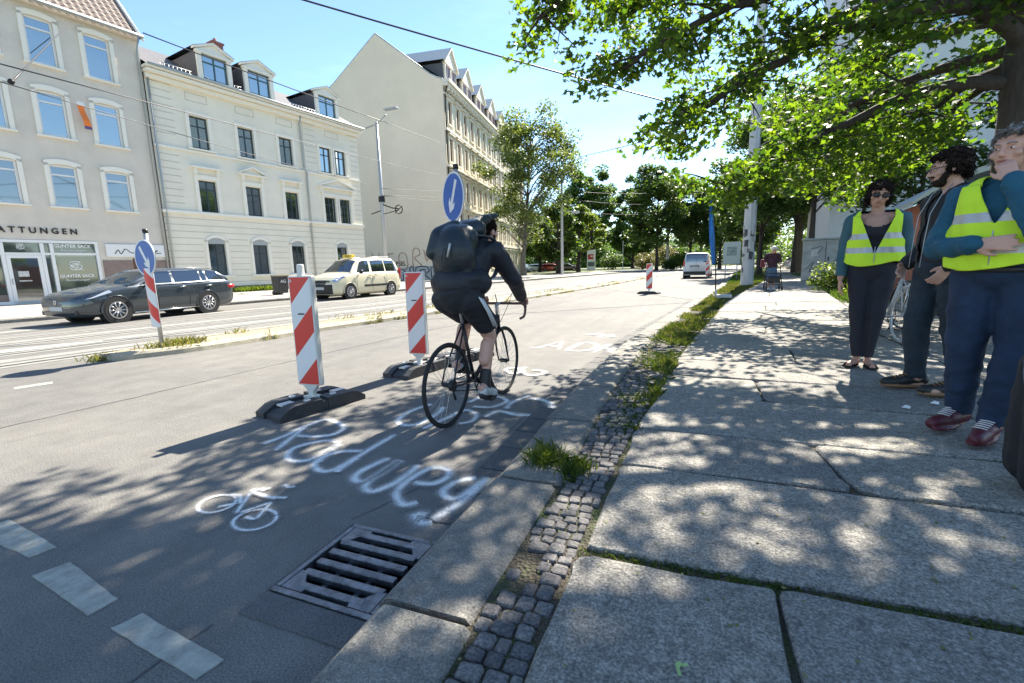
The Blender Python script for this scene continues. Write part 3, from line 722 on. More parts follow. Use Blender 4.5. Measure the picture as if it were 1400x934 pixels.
# white panel with a scrawl, side door
mb = MB(); mb.box((4.82, -.05, 2.52), (2.5, .06, .62)); pn = mb.build('panel', M['frame_white'], b1)
mb = MB(); mb.tube([(s_, -.085, z) for s_, z in smooth_pl([(3.9, 2.35), (4.05, 2.55), (4.15, 2.35), (4.35, 2.6), (4.6, 2.4), (4.9, 2.5), (5.1, 2.35), (5.3, 2.6), (5.5, 2.45), (5.75, 2.55), (5.6, 2.4), (5.9, 2.4)], 4)], .018, 5); mb.build('scrawl', M['spray_black'], pn)
mb = MB(); bars(mb, 4.63, 5.49, .13, 2.14, .10, .06, .1, (.5,), ()); mb.quad((4.7, .14, .2), (5.4, .14, .2), (5.4, .14, 2.1), (4.7, .14, 2.1)); mb.build('side_door', M['brown3'], b1)
# roof with ribbed tiles, verge, gutter, skylight
def tiled_roof(name, s0, s1, z0, depth_, rise_, m_, par, over=.35, rib=.30, step=.34):
    mb = MB(); Ls = math.hypot(depth_, rise_); ns = int((s1-s0)/rib*4); nz = int(Ls/step)
    for j in range(nz):
        for e_ in (0, 1):
            pass
    rowsv = []
    for j in range(nz):
        for t, lift in ((j/nz, .05), ((j+1)/nz-.001, .012)):
            y = -over + (depth_+over)*t; z = z0 - over*rise_/depth_ + (rise_+over*rise_/depth_)*t
            rowsv.append([(s0+(s1-s0)*i/ns, y, z+lift+.035*math.sin(2*math.pi*i/4)) for i in range(ns+1)])
    vs = [p for r_ in rowsv for p in r_]; w_ = ns+1
    mb.add(vs, [(j*w_+i, j*w_+i+1, (j+1)*w_+i+1, (j+1)*w_+i) for j in range(len(rowsv)-1) for i in range(ns)]); return mb.build(name, m_, par)
rf = tiled_roof('roof', S0, S1_+.05, E1+.25, 4.6, 5.2, M['roof_tile'], b1)
mb = MB(); mb.quad((S0, 9.2, E1), (S1_+.05, 9.2, E1), (S1_+.05, 4.6, E1+5.4), (S0, 4.6, E1+5.4)); mb.build('rear_roof', M['roof_tile'], rf)
mb = MB(); mb.tube([(S1_+.08, -.4, E1-.1), (S1_+.08, 4.6, E1+5.5)], .07, 6); mb.build('verge', M['frame_white'], rf)
mb = MB(); mb.box(((S0+S1_)/2, -.15, E1+.02), (S1_-S0, .30, .16)); mb.tube([(S0, -.42, E1+.05), (S1_+.1, -.42, E1+.05)], .075, 8, 1); mb.tube([(S1_-.1, -.4, E1), (S1_-.12, -.08, E1-.6), (S1_-.12, -.08, .1)], .05, 8, 1); mb.build('gutter', [M['stucco_grey'], M['zinc']], b1)
def skylight(s_, t, par):
    y = 4.6*t; z = E1+.33+5.2*t; a = math.atan2(5.2, 4.6); mx = Matrix.Translation((s_, y, z)) @ Matrix.Rotation(a, 4, 'X')
    mb = MB(); mb.box((0, 0, .06), (1.05, 1.35, .10), 0, mx=mx); o = mb.build('skylight', M['frame_dark'], par); mb = MB(); mb.box((0, 0, .115), (.85, 1.15, .01), 0, mx=mx); mb.build('pane', M['glass_sky'], o)
skylight(2.6, .28, rf); skylight(-3.0, .28, rf)
mb = MB(); mb.box((5.2, 3.6, E1+5.0), (.9, .7, 2.2)); mb.build('chimney', M['brick'], rf)

# ---- cream town house
O2 = (A1[0]+U1.x*6.3, A1[1]+U1.y*6.3)
b2 = place('town_house', 'cream three storey town house with dark cross windows, window pediments and three roof dormers', O2, ROT1)
W2 = 13.75; E2 = 11.75; k0 = 6.3
w3 = [(8.18, 9.15), (10.83, 11.8), (13.47, 14.43), (16.54, 17.5), (17.81, 18.79)]; w2 = [(8.24, 9.22), (10.92, 11.9), (13.55, 14.53), (16.6, 17.6), (17.92, 18.92)]; w1 = [(8.34, 9.32), (10.98, 11.97), (13.64, 14.64), (17.35, 18.32)]
w3 = [(a-k0, b-k0) for a, b in w3]; w2 = [(a-k0, b-k0) for a, b in w2]; w1 = [(a-k0, b-k0) for a, b in w1]
holes = [(a, b, 8.26, 9.97) for a, b in w3] + [(a, b, 4.78, 6.52) for a, b in w2] + [(a, b, 1.16, 3.0) for a, b in w1]
mb = MB(); wall(mb, 0, W2, 0, E2, holes); mb.quad((W2, 0, 0), (W2, 8, 0), (W2, 8, E2), (W2, 0, E2)); mb.quad((0, 8, 0), (W2, 8, 0), (W2, 8, E2), (0, 8, E2)); mb.quad((0, 0, E2), (W2, 0, E2), (W2, 8, E2), (0, 8, E2))
mb.build('wall', M['stucco_cream'], b2)
mb = MB()   # rusticated joints on the ground floor and quoins
def joint(s0, s1, z): mb.box(((s0+s1)/2, -.004, z), (s1-s0, .012, .035))
for z in [.75+.36*i for i in range(11)]:
    segs = [(0, W2)]
    for a, b in w1:
        if .9 < z < 3.35: segs = [q for s_ in segs for q in ((s_[0], min(s_[1], a-.25)), (max(s_[0], b+.25), s_[1])) if q[1]-q[0] > .05]
    for s_ in segs: joint(s_[0]+.01, s_[1]-.01, z)
for z in [5.15+.36*i for i in range(18)]:
    if 7.9 < z < 8.4 or z > 11.3: continue
    joint(.15, 1.15, z); joint(W2-4.0, W2-3.85+.5, z) if False else None; joint(W2-.75, W2-.05, z)
    if z > 8.4: joint(9.15, 9.95, z)
for c in (1.9, 4.6, 7.2, 10.9):
    for q in ((c, 10.75), (c, 11.15)): mb.box((c+.5, -.004, q[1]), (1.1, .012, .03))
    for dx in (-.05, 1.05): mb.box((c+dx, -.004, 10.95), (.03, .012, .4))
mb.box((9.02, -.004, 7.4), (.035, .012, 8.0)); mb.build('facade_joints', M['groove'], b2)
mb = MB()
mb.box((W2/2, -.05, 8.03), (W2, .10, .12)); mb.box((W2/2, -.07, 4.66), (W2+.1, .14, .16)); mb.box((W2/2, -.05, .55), (W2, .10, .10))
mb.box((W2/2, -.12, 11.42), (W2, .24, .22)); mb.box((W2/2+.05, -.26, 11.62), (W2+.2, .52, .14)); mb.box((W2/2+.05, -.32, 11.78), (W2+.3, .64, .10)); mb.build('cornice', M['trim_cream'], b2)
mb = MB(); mb.box((W2/2, -.03, .25), (W2, .06, .5)); mb.build('plinth', M['plinth'], b2)
for i, (a, b) in enumerate(w3):
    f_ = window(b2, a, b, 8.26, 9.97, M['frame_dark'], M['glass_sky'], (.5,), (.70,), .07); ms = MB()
    for s_ in (a-.09, b+.09): ms.box((s_, -.03, 9.12), (.18, .07, 2.0))
    ms.box(((a+b)/2, -.03, 10.08), (b-a+.36, .08, .2)); ms.box(((a+b)/2, -.08, 8.17), (b-a+.5, .18, .09)); ms.build('surround', M['trim_cream'], f_)
for i, (a, b) in enumerate(w2):
    f_ = window(b2, a, b, 4.78, 6.52, M['frame_dark'], M['glass'], (.5,), (.72,), .07); ms = MB()
    for s_ in (a-.10, b+.10): ms.box((s_, -.04, 5.72), (.19, .09, 2.0))
    ms.box(((a+b)/2, -.04, 6.68), (b-a+.38, .10, .24))
    if i < 3:
        ms.box((a-.12, -.10, 6.98), (.14, .2, .34)); ms.box((b+.12, -.10, 6.98), (.14, .2, .34)); pediment(ms, a-.33, b+.33, 7.2, .42 if i == 1 else 0, .26)
    ms.build('surround', M['trim_cream'], f_)
ms = MB(); ms.box((w2[3][0]-.2, -.10, 6.98), (.14, .2, .34)); ms.box((w2[4][1]+.2, -.10, 6.98), (.14, .2, .34)); pediment(ms, w2[3][0]-.4, w2[4][1]+.4, 7.2, .55, .26); ms.build('pediment', M['trim_cream'], b2)
for i, (a, b) in enumerate(w1):
    f_ = window(b2, a, b, 1.16, 3.0, M['frame_dark'], M['glass'], (.5,), (.7,), .07); ms = MB()
    for s_ in (a-.08, b+.08): ms.box((s_, -.03, 2.15), (.15, .07, 2.1))
    n = 8
    for k in range(n):
        x0, x1 = a-.15+(b-a+.3)*k/n, a-.15+(b-a+.3)*(k+1)/n; g = lambda x: 3.05+.30*(1-((x-(a+b)/2)/((b-a)/2+.15))**2)
        ms.add([(x0, -.065, g(x0)-.02), (x1, -.065, g(x1)-.02), (x1, -.065, g(x1)+.15), (x0, -.065, g(x0)+.15), (x0, 0, g(x0)), (x1, 0, g(x1)), (x1, 0, g(x1)+.15), (x0, 0, g(x0)+.15)], [(0, 1, 2, 3), (3, 2, 6, 7), (1, 0, 4, 5)])
        mq = .12; ms.add([(x0, -.01, 2.98), (x1, -.01, 2.98), (x1, -.01, g(x1)), (x0, -.01, g(x0))], [(0, 1, 2, 3)], 1)
    ms.box(((a+b)/2, -.09, 1.08), (b-a+.55, .22, .10)); ms.build('surround', [M['trim_cream'], M['curtain']], f_)
mb = MB(); mb.tube([(8.75, -.35, 11.6), (8.78, -.10, 11.1), (8.85, -.10, 8.2), (9.0, -.16, 7.95), (9.0, -.10, 7.7), (9.0, -.10, .2)], .055, 8); mb.tube([(-.02, -.66, 11.85), (W2+.2, -.66, 11.85)], .06, 6); mb.tube([(.12, -.1, 11.5), (.12, -.1, .1)], .05, 8); mb.build('downpipe', M['zinc'], b2)
RS2, RD2 = 2.6, 4.0
mb = MB(); mb.quad((0, -.5, E2+.12), (W2+.1, -.5, E2+.12), (W2+.1, RD2, E2+RS2), (0, RD2, E2+RS2)); mb.quad((0, 8.4, E2+.1), (W2+.1, 8.4, E2+.1), (W2+.1, RD2, E2+RS2), (0, RD2, E2+RS2))
mb.add([(W2+.1, -.5, E2+.1), (W2+.1, 8.4, E2+.1), (W2+.1, RD2, E2+RS2)], [(0, 1, 2)]); rf = mb.build('roof', M['slate'], b2)
for a, b in ((.7, 2.2), (4.5, 4.9), (8.1, 10.0)):
    mb = MB(); mb.tube([(a, -.3, E2+.45), (b, -.3, E2+.45)], .02, 5); mb.tube([(a, -.3, E2+.3), (b, -.3, E2+.3)], .02, 5); s_ = a
    while s_ < b: mb.tube([(s_, -.3, E2+.15), (s_, -.3, E2+.45)], .015, 5); s_ += .2
    mb.build('snow_guard', M['white_metal'], rf)
for (a, b) in ((9.19, 10.55), (11.78, 13.15), (16.73, 18.12)):
    a -= k0; b -= k0; d = MB(); z0_, z1_ = E2+.15, 13.55; y0 = -.12
    # white front frame and pediment
    d.box((a-.13, y0, (z0_+z1_)/2), (.24, .16, z1_-z0_)); d.box((b+.13, y0, (z0_+z1_)/2), (.24, .16, z1_-z0_)); d.box(((a+b)/2, y0-.02, z1_-.05), (b-a+.6, .22, .12)); d.box(((a+b)/2, y0, 12.05), (b-a, .14, .12))
    mx_ = Matrix.Translation((0, y0+.08, 0)); c = (a+b)/2; zt = z1_+.48
    d.add([(a-.35, y0-.05, z1_), (b+.35, y0-.05, z1_), (c, y0-.05, zt)], [(0, 1, 2)])
    for e_ in (a-.42, b+.42): d.add([(e_, y0-.16, z1_), (c, y0-.16, zt), (c, y0-.16, zt+.12), (e_, y0-.16, z1_+.12), (e_, y0+.1, z1_), (c, y0+.1, zt), (c, y0+.1, zt+.12), (e_, y0+.1, z1_+.12)], [(0, 1, 2, 3), (3, 2, 6, 7), (1, 0, 4, 5), (0, 3, 7, 4)])
    dm = d.build('dormer', M['trim_cream'], rf)
    d = MB(); yb = 3.6
    for s_ in (a-.24, b+.24): d = MB(); d.quad((s_, y0, z0_), (s_, y0, z1_), (s_, yb, z1_), (s_, yb, z0_)); d.build('cheek', M['slate'], dm)
    d = MB()
    for e_ in (a-.45, b+.45): d.quad((e_, y0-.18, z1_+.125), (c, y0-.18, zt+.125), (c, 4.6, zt+.125), (e_, 4.6, z1_+.125))
    d.build('dormer_roof', M['zinc'], dm)
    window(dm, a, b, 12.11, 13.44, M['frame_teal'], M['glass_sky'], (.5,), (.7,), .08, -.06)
mb = MB(); mb.box((5.75, 3.4, 14.55), (.62, .62, 2.4)); mb.box((5.75, 3.4, 15.78), (.74, .74, .1)); mb.tube([(5.75, 3.4, 15.8), (5.75, 3.4, 16.1)], .1, 8); mb.build('chimney', M['brick'], rf)

# ---- tall tenement with the blank gable
u3 = Vector((-.13473, .99088, 0)); ROT3 = math.atan2(u3.y, u3.x); C3 = (-23.503, 42.527)
b3 = place('tenement', 'tall cream tenement with a blank tan gable wall and rows of narrow windows', C3, ROT3)
E3 = 19.4; L3 = 36.5; D3 = 13.3; AP = 24.3
cols3 = [1.6+2.35*i for i in range(15)]
rowz = [(15.6, 17.8), (12.0, 14.3), (8.5, 10.7), (5.0, 7.2), (1.2, 3.6)]
holes = [(c-.5, c+.5, z0_, z1_) for z0_, z1_ in rowz for c in cols3]
mb = MB(); wall(mb, 0, L3, 0, E3, holes, 0, depth=.22)
mb.quad((L3, 0, 0), (L3, D3, 0), (L3, D3, E3), (L3, 0, E3)); mb.quad((0, D3, 0), (L3, D3, 0), (L3, D3, E3), (0, D3, E3)); mb.quad((0, 0, E3), (L3, 0, E3), (L3, D3, E3), (0, D3, E3)); mb.build('wall', M['facade3'], b3)
ym = 6.9
mb = MB(); prof = [(-.02, 0), (-.02, E3-.05), (.45, E3+.15), (1.3, E3+.6), (ym, AP), (12.9, E3+.1), (16, E3-.4), (16, 0)]
mb.add([(-.02, y, z) for y, z in prof] + [(.25, y, z) for y, z in prof], [tuple(range(7, -1, -1)), tuple(range(8, 16))] + [(i, (i+1) % 8, (i+1) % 8+8, i+8) for i in range(8)]); gb = mb.build('gable', M['stucco_tan'], b3)
mb = MB()
for p, q in zip(prof[1:6], prof[2:7]): mb.tube([(.1, p[0], p[1]+.04), (.1, q[0], q[1]+.04)], .10, 5)
mb.build('gable_coping', M['zinc'], gb)
mb = MB(); mb.quad((.25, 0, E3+.1), (L3, 0, E3+.1), (L3, ym, AP-.1), (.25, ym, AP-.1)); mb.quad((.25, 14, E3-.3), (L3, 14, E3-.3), (L3, ym, AP-.1), (.25, ym, AP-.1)); mb.add([(L3, 0, E3), (L3, 14, E3), (L3, ym, AP-.1)], [(0, 1, 2)]); rf = mb.build('roof', M['slate'], b3)
mb = MB()
for z, h, d in ((E3-.15, .3, .75), (E3-.45, .25, .55), (E3-1.25, .12, .2), (14.85, .2, .3), (11.4, .22, .45), (7.75, .2, .3), (4.2, .3, .35), (.5, .9, .08)): mb.box((L3/2, -d/2, z), (L3, d, h))
for i in range(46): mb.box((.5+i*.79, -.3, E3-.75), (.2, .5, .35))
mb.build('cornice', M['trim3'], b3)
pw = None
for r_, (z0_, z1_) in enumerate(rowz):
    for k, c in enumerate(cols3):
        if r_ * 15 + k >= 75: break
        if pw is None:
            mb = MB(); bars(mb, -.495, .495, .004, 2.19, .07, .06, .14, (.5,), (.7,)); pw = mb.build('window', M['brown3'], b3, (c, 0, z0_))
            pp_ = MB(); pp_.quad((-.45, .155, .05), (.45, .155, .05), (.45, .155, 2.15), (-.45, .155, 2.15)); pane_ = pp_.build('pane', M['glass'], pw)
            ms = MB()
            for s_ in (-.6, .6): ms.box((s_, -.05, 1.1), (.18, .12, 2.4))
            ms.box((0, -.05, 2.34), (1.4, .14, .22)); ms.box((0, -.14, 2.62), (1.7, .3, .12)); ms.box((0, -.1, -.1), (1.6, .22, .12)); ms.box((0, -.03, -.45), (1.2, .08, .5)); sur_ = ms.build('surround', M['trim3'], pw)
        else:
            o = pw.copy(); COL.objects.link(o); o.parent = b3; o.location = (c, 0, z0_); 
            for ch in (pane_, sur_): q = ch.copy(); COL.objects.link(q); q.parent = o
for k in range(7):
    c = 2.8+5.0*k; d = MB(); zb, zt0 = E3+.1, E3+2.0; zt = zt0+1.75
    d.box((c, .25, (zb+zt0)/2), (3.0, .3, zt0-zb)); d.add([(c-1.7, .05, zt0), (c+1.7, .05, zt0), (c, .05, zt), (c-1.7, .4, zt0), (c+1.7, .4, zt0), (c, .4, zt)], [(0, 1, 2), (5, 4, 3), (0, 3, 4, 1)])
    for e_ in (-1.85, 1.85): d.add([(c+e_, -.12, zt0), (c, -.12, zt), (c, -.12, zt+.16), (c+e_, -.12, zt0+.16), (c+e_, .1, zt0), (c, .1, zt), (c, .1, zt+.16), (c+e_, .1, zt0+.16)], [(0, 1, 2, 3), (3, 2, 6, 7), (1, 0, 4, 5), (0, 3, 7, 4)])
    dm = d.build('dormer', M['trim3'], rf)
    d = MB()
    for s_ in (c-1.5, c+1.5): d = MB(); d.quad((s_, .3, zb), (s_, .3, zt0), (s_, 4.2, zt0), (s_, 1.0, zb)); d.build('cheek', M['slate'], dm)
    d = MB()
    for e_ in (-1.9, 1.9): d.quad((c+e_, -.12, zt0+.17), (c, -.12, zt+.17), (c, 5.8, zt+.17), (c+e_, 4.4, zt0+.17))
    d.build('dormer_roof', M['zinc'], dm)
    d = MB()
    for s_ in (-.75, .75):
        bars(d, c+s_-.5, c+s_+.5, zb+.35, zb+1.75, .1, .06, .07, (.5,), ()); 
    wi = d.build('window', M['brown3'], dm); d = MB()
    for s_ in (-.75, .75): d.quad((c+s_-.45, .085, zb+.4), (c+s_+.45, .085, zb+.4), (c+s_+.45, .085, zb+1.7), (c+s_-.45, .085, zb+1.7))
    d.build('pane', M['glass'], wi)
mb = MB(); mb.tube([(.35, -.45, E3-.2), (.3, -.12, E3-1.2), (.3, -.12, .2)], .075, 8); mb.build('downpipe', M['dark_metal'], b3)
# graffiti painted on the gable (thin raised paint), coordinates y' across the wall, z up
gm = lambda y, z, dx=-.035: (dx, y, z)
def spray_wall(pts, r, mi_mat, name, dx=-.028, n=3):
    mb = MB(); 
    for st in pts:
        P = smooth_pl(st, n) if len(st) > 2 else st
        mb.tube([gm(y, z, dx) for y, z in P], r, 5)
    return mb.build(name, mi_mat, gb)
spray_wall([[(10.4, 1.9), (9.6, 2.0)], [(10.4, 2.9), (9.7, 2.8)], [(10.1, 1.2), (10.1, 2.9)], [(8.9, 1.4), (8.9, 3.0)], [(8.1, 1.4), (8.1, 3.0)], [(8.9, 2.2), (8.1, 2.2)], [(7.6, 2.9), (6.4, 2.9)], [(7.0, 2.9), (7.0, 1.0)],
            [(5.9, 1.6), (5.3, 1.1), (4.8, 1.7), (5.0, 2.8), (5.6, 2.9), (5.8, 2.2), (5.2, 1.8)], [(4.2, 1.5), (4.1, 3.2), (3.5, 3.3), (3.4, 2.7), (4.0, 2.4), (3.2, 1.6)], [(2.9, 3.2), (2.6, 2.0), (2.1, 3.2), (1.7, 1.8)], [(1.5, 2.9), (.8, 3.1), (1.2, 1.9), (.6, 1.9)]], .06, M['spray_red'], 'faded_tag')
for a, b, zt in ((5.9, 4.6, 1.45), (4.5, 3.2, 1.55), (3.1, 1.9, 1.5), (1.8, .4, 1.4)):
    pass
mb = MB(); mb.add([gm(y, z, -.024) for y, z in [(6.6, -.1), (6.6, .95), (5.6, 1.35), (3.8, 1.55), (1.4, 1.5), (.2, 1.45), (.2, -.1)]], [(0, 1, 2, 3, 4, 5, 6)]); mb.build('graffiti_ground', M['spray_silver'], gb)
spray_wall([[(6.0, .1), (5.9, 1.1), (5.4, 1.2), (4.6, .35), (4.6, 1.35), (4.2, 1.4), (4.2, .05), (4.7, .05), (5.4, .7), (5.4, .1), (6.0, .1)],
            [(3.9, .0), (3.9, 1.35), (2.7, 1.45), (2.4, 1.0), (2.9, .6), (2.3, .1), (2.8, -.05), (3.4, .45), (3.4, .0), (3.9, .0)], [(3.4, 1.1), (2.9, 1.15), (2.9, .85), (3.4, .85), (3.4, 1.1)],
            [(2.1, .1), (2.2, 1.3), (1.5, 1.4), (1.4, .5), (.9, .8), (1.3, 1.3)], [(.8, 1.3), (.4, .7), (.9, .2), (.4, .1)], [(6.5, .2), (6.3, .9), (6.1, .5)]], .05, M['spray_black'], 'graffiti_outline', -.03, 2)
mb = MB(); text_mb('PSEL', .62, Matrix.Translation((-.03, 5.6, 1.62)) @ Matrix.Rotation(R(-90), 4, 'Z') @ Matrix.Rotation(R(90), 4, 'X'), mb=mb, depth=.004, bold=.012); mb.build('tag_lettering', M['spray_black'], gb)

# ---- pale high block far right behind the trees, with graffiti at its foot
B4POS = (6.75, 30.5)
b4 = place('high_block', 'pale block with black and blue graffiti on its wall, behind the leaves on the right', B4POS, R(-6))
mb = MB(); hs4 = [(s_, s_+1.5, z, z+1.4) for z in (2.6, 5.6, 8.6, 11.6, 14.6, 17.6) for s_ in (3.5, 7.5, 11.5, 15.5, 19.5)]
wall(mb, 0, 24, 0, 22, hs4, 0, depth=.2); mb.quad((0, 0, 0), (0, 12, 0), (0, 12, 22), (0, 0, 22)); mb.quad((24, 0, 0), (24, 12, 0), (24, 12, 22), (24, 0, 22)); mb.quad((0, 0, 22), (24, 0, 22), (24, 12, 22), (0, 12, 22)); mb.build('wall', mat('pale_panel_wall', (.62, .63, .62), .85, var=.07, vscale=.5), b4)
for h in hs4: window(b4, h[0], h[1], h[2], h[3], M['frame_white'], M['glass_sky'], (.5,), (), .08)
mb = MB()
GZ = lambda st: [(s_*1.35, 1.1+z*1.3) for s_, z in st]
for st in ([(.5, 2.2), (.7, 2.5), (.6, 2.1)], [(.9, 2.15), (.95, 2.55), (1.05, 2.3), (1.25, 2.5)], [(1.0, 2.3), (1.3, 2.1)], [(1.4, 2.5), (1.4, 2.2), (1.6, 2.2), (1.65, 2.5)], [(1.8, 2.1), (1.85, 2.5), (2.1, 2.45), (1.9, 2.3), (2.2, 2.1)]): mb.tube([(s_, -.02, z) for s_, z in smooth_pl(GZ(st), 3)], .04, 5)
mb.build('black_tag', M['spray_black'], b4); mb = MB()
for st in ([(.5, 1.5), (.8, 1.7), (.6, 1.3), (.9, 1.1), (.5, 1.05)], [(1.0, 1.8), (1.0, 1.1), (1.3, 1.4), (1.2, 1.1)], [(1.5, 1.7), (1.4, 1.2), (1.8, 1.1), (1.8, 1.6), (1.6, 1.4)], [(.4, .9), (1.9, 1.0)]): mb.tube([(s_, -.02, z) for s_, z in smooth_pl(GZ(st), 3)], .06, 5)
mb.build('blue_tag', M['spray_blue'], b4)
# low kiosk with a bowed roof
b5 = thing('kiosk', 'low rusty red kiosk with a bowed roof, seen between the woman and the bearded man', 'kiosk', (4.75, 13.2, .15), R(-8))
mb = MB(); mb.box((1.6, 1.2, 1.15), (3.2, 2.4, 2.3)); mb.build('wall', mat('rusty_red_panels', (.28, .10, .06), .7, var=.3, vscale=3), b5)
mb = MB(); n = 12; vs = []
for y in (-.25, 2.65):
    for k in range(n+1): t = k/n; vs.append((-.3+3.8*t, y, 2.3+.75*math.sin(math.pi*t)**.8))
    for k in range(n, -1, -1): t = k/n; vs.append((-.3+3.8*t, y, 2.22+.70*math.sin(math.pi*t)**.8))
q = 2*(n+1); mb.add(vs, [tuple(range(q-1, -1, -1)), tuple(range(q, 2*q))]+[(i, (i+1) % q, (i+1) % q+q, i+q) for i in range(q)]); mb.build('roof', M['zinc'], b5)
mb = MB(); bars(mb, .4, 1.5, .9, 1.9, .07, .05, -.03, (.5,), ()); wi = mb.build('window', M['frame_white'], b5); mb = MB(); mb.quad((.45, -.015, .95), (1.45, -.015, .95), (1.45, -.015, 1.85), (.45, -.015, 1.85)); mb.build('pane', M['glass'], wi)
# ------------------------------------------------------------------ street furniture
def beacon_base(par, name='rubber_base'):
    """recycled plastic foot: two chamfered lobes with a slot; local x across, y along"""
    mb = MB()
    for sg in (-1, 1):
        pr = [(.03, 0), (.43, 0), (.43, .045), (.34, .10), (.28, .115), (.03, .115)]
        for x0, x1, ins in ((-.20, -.065, 0), (.065, .20, 0), (-.063, .063, 1)):
            q = pr if not ins else [(.08, 0), (.41, 0), (.41, .035), (.33, .075), (.27, .09), (.08, .09)]
            vs = [(x0, sg*y, z) for y, z in q] + [(x1, sg*y, z) for y, z in q]; n = 6
            mb.add(vs, [tuple(range(n-1, -1, -1)), tuple(range(n, 2*n))] + [(i, (i+1) % n, (i+1) % n+n, i+n) for i in range(n)])
    mb.box((0, 0, .045), (.38, .12, .09), bev=.008); mb.box((0, .26, .10), (.09, .12, .015), 1); mb.box((0, -.26, .10), (.09, .12, .015), 1)
    for sx in (-.12, .12):
        for sy in (-.13, .13): mb.disc((sx, sy, .118), .012, .03, 'z', .012, 12, 1)
    mb.box((0, 0, .10), (.13, .11, .03), 1, bev=.004)
    return mb.build(name, [M['recycled'], M['plast_white']], par)
def beacon(name, label, x, y, rz, base_rz, z=0, nub=False, group=None, slope=1, panel_rz=0):
    t = thing(name, label, 'traffic beacon', (x, y, z), rz, group)
    b = beacon_base(t); b.rotation_euler = (0, 0, base_rz)
    mb = MB(); w_, h, th = .25, 1.0, .058; z0 = .215
    # body with bevelled frame and tapered foot
    mb.box((0, 0, z0+h/2), (w_, th, h), bev=.012)
    mb.add([(-.09, -.024, z0+.01), (.09, -.024, z0+.01), (.03, -.02, z0-.055), (-.03, -.02, z0-.055), (-.09, .024, z0+.01), (.09, .024, z0+.01), (.03, .02, z0-.055), (-.03, .02, z0-.055)], [(0, 1, 2, 3), (7, 6, 5, 4), (0, 3, 7, 4), (1, 5, 6, 2), (3, 2, 6, 7)])
    mb.box((0, 0, z0-.10), (.055, .04, .12)); 
    if nub: mb.box((0, .0, z0+h+.045), (.055, .045, .11), bev=.012)
    body = mb.build('panel_body', M['plast_white'], t)
    for sd_ in (-1, 1):
        mb = MB(); yf = sd_*(th/2+.002); a, b2_ = w_/2-.014, z0+.014; top = z0+h-.014; H_ = top-b2_
        # diagonal stripes clipped to the face
        def face(pts, mi): mb.add([(p[0], yf, p[1]) for p in pts], [tuple(range(len(pts)))], mi)
        per = .392; k = slope*sd_*-1; dz = .235
        cutsz = []
        def band(zl0, zl1, mi):
            P = [(-a, zl0), (a, zl0+(1 if k > 0 else -1)*dz), (a, zl1+(1 if k > 0 else -1)*dz), (-a, zl1)]
            for lim, cmp_ in ((b2_, 1), (top, -1)):
                Q = []
                for i in range(len(P)):
                    p, q = P[i], P[(i+1) % len(P)]; ip, iq = (p[1]-lim)*cmp_ >= 0, (q[1]-lim)*cmp_ >= 0
                    if ip: Q.append(p)
                    if ip != iq: t_ = (lim-p[1])/(q[1]-p[1]); Q.append((p[0]+(q[0]-p[0])*t_, lim))
                P = Q
                if len(P) < 3: return
            face(P, mi)
        s_ = (b2_-dz*(1 if k > 0 else 0)) - per + (.0 if k > 0 else .0)
        z_ = s_; i = 0
        base_off = b2_+.25 if k > 0 else b2_+.485; per = .486
        for i in range(-3, 8):
            z_ = base_off + i*per/2; band(z_, z_+per/2, 1 if i % 2 == 0 else 0)
        mb.build('striped_face', [M['refl_white'], M['refl_red']], body)
    mb = MB(); mb.box((-.01, -th/2-.005, z0+h*.66), (.07, .002, .012)); mb.disc((-.095, -th/2-.0045, z0+h-.045), .008, .013, 'y', .002, 12, 1); mb.build('maker_mark', [M['spray_black'], M['refl_white']], body)
    return t
beacon('traffic_beacon', 'nearest and largest striped beacon panel, a peg on its top, on a black base', -3.26, 3.16, R(4), R(-17), nub=True, group='striped beacons along the lane')
beacon('traffic_beacon', 'second striped beacon, on a dusty black base just left of the cyclist', -3.12, 4.75, R(4), R(-12), group='striped beacons along the lane')
beacon('traffic_beacon', 'small distant striped beacon standing alone in the lane ahead of the cyclist', -1.70, 19.6, R(-3), R(80), group='striped beacons along the lane')
beacon('traffic_beacon', 'farthest striped beacon, beside the white van and behind the blue flag', .9, 37.5, R(-3), R(80), group='striped beacons along the lane')
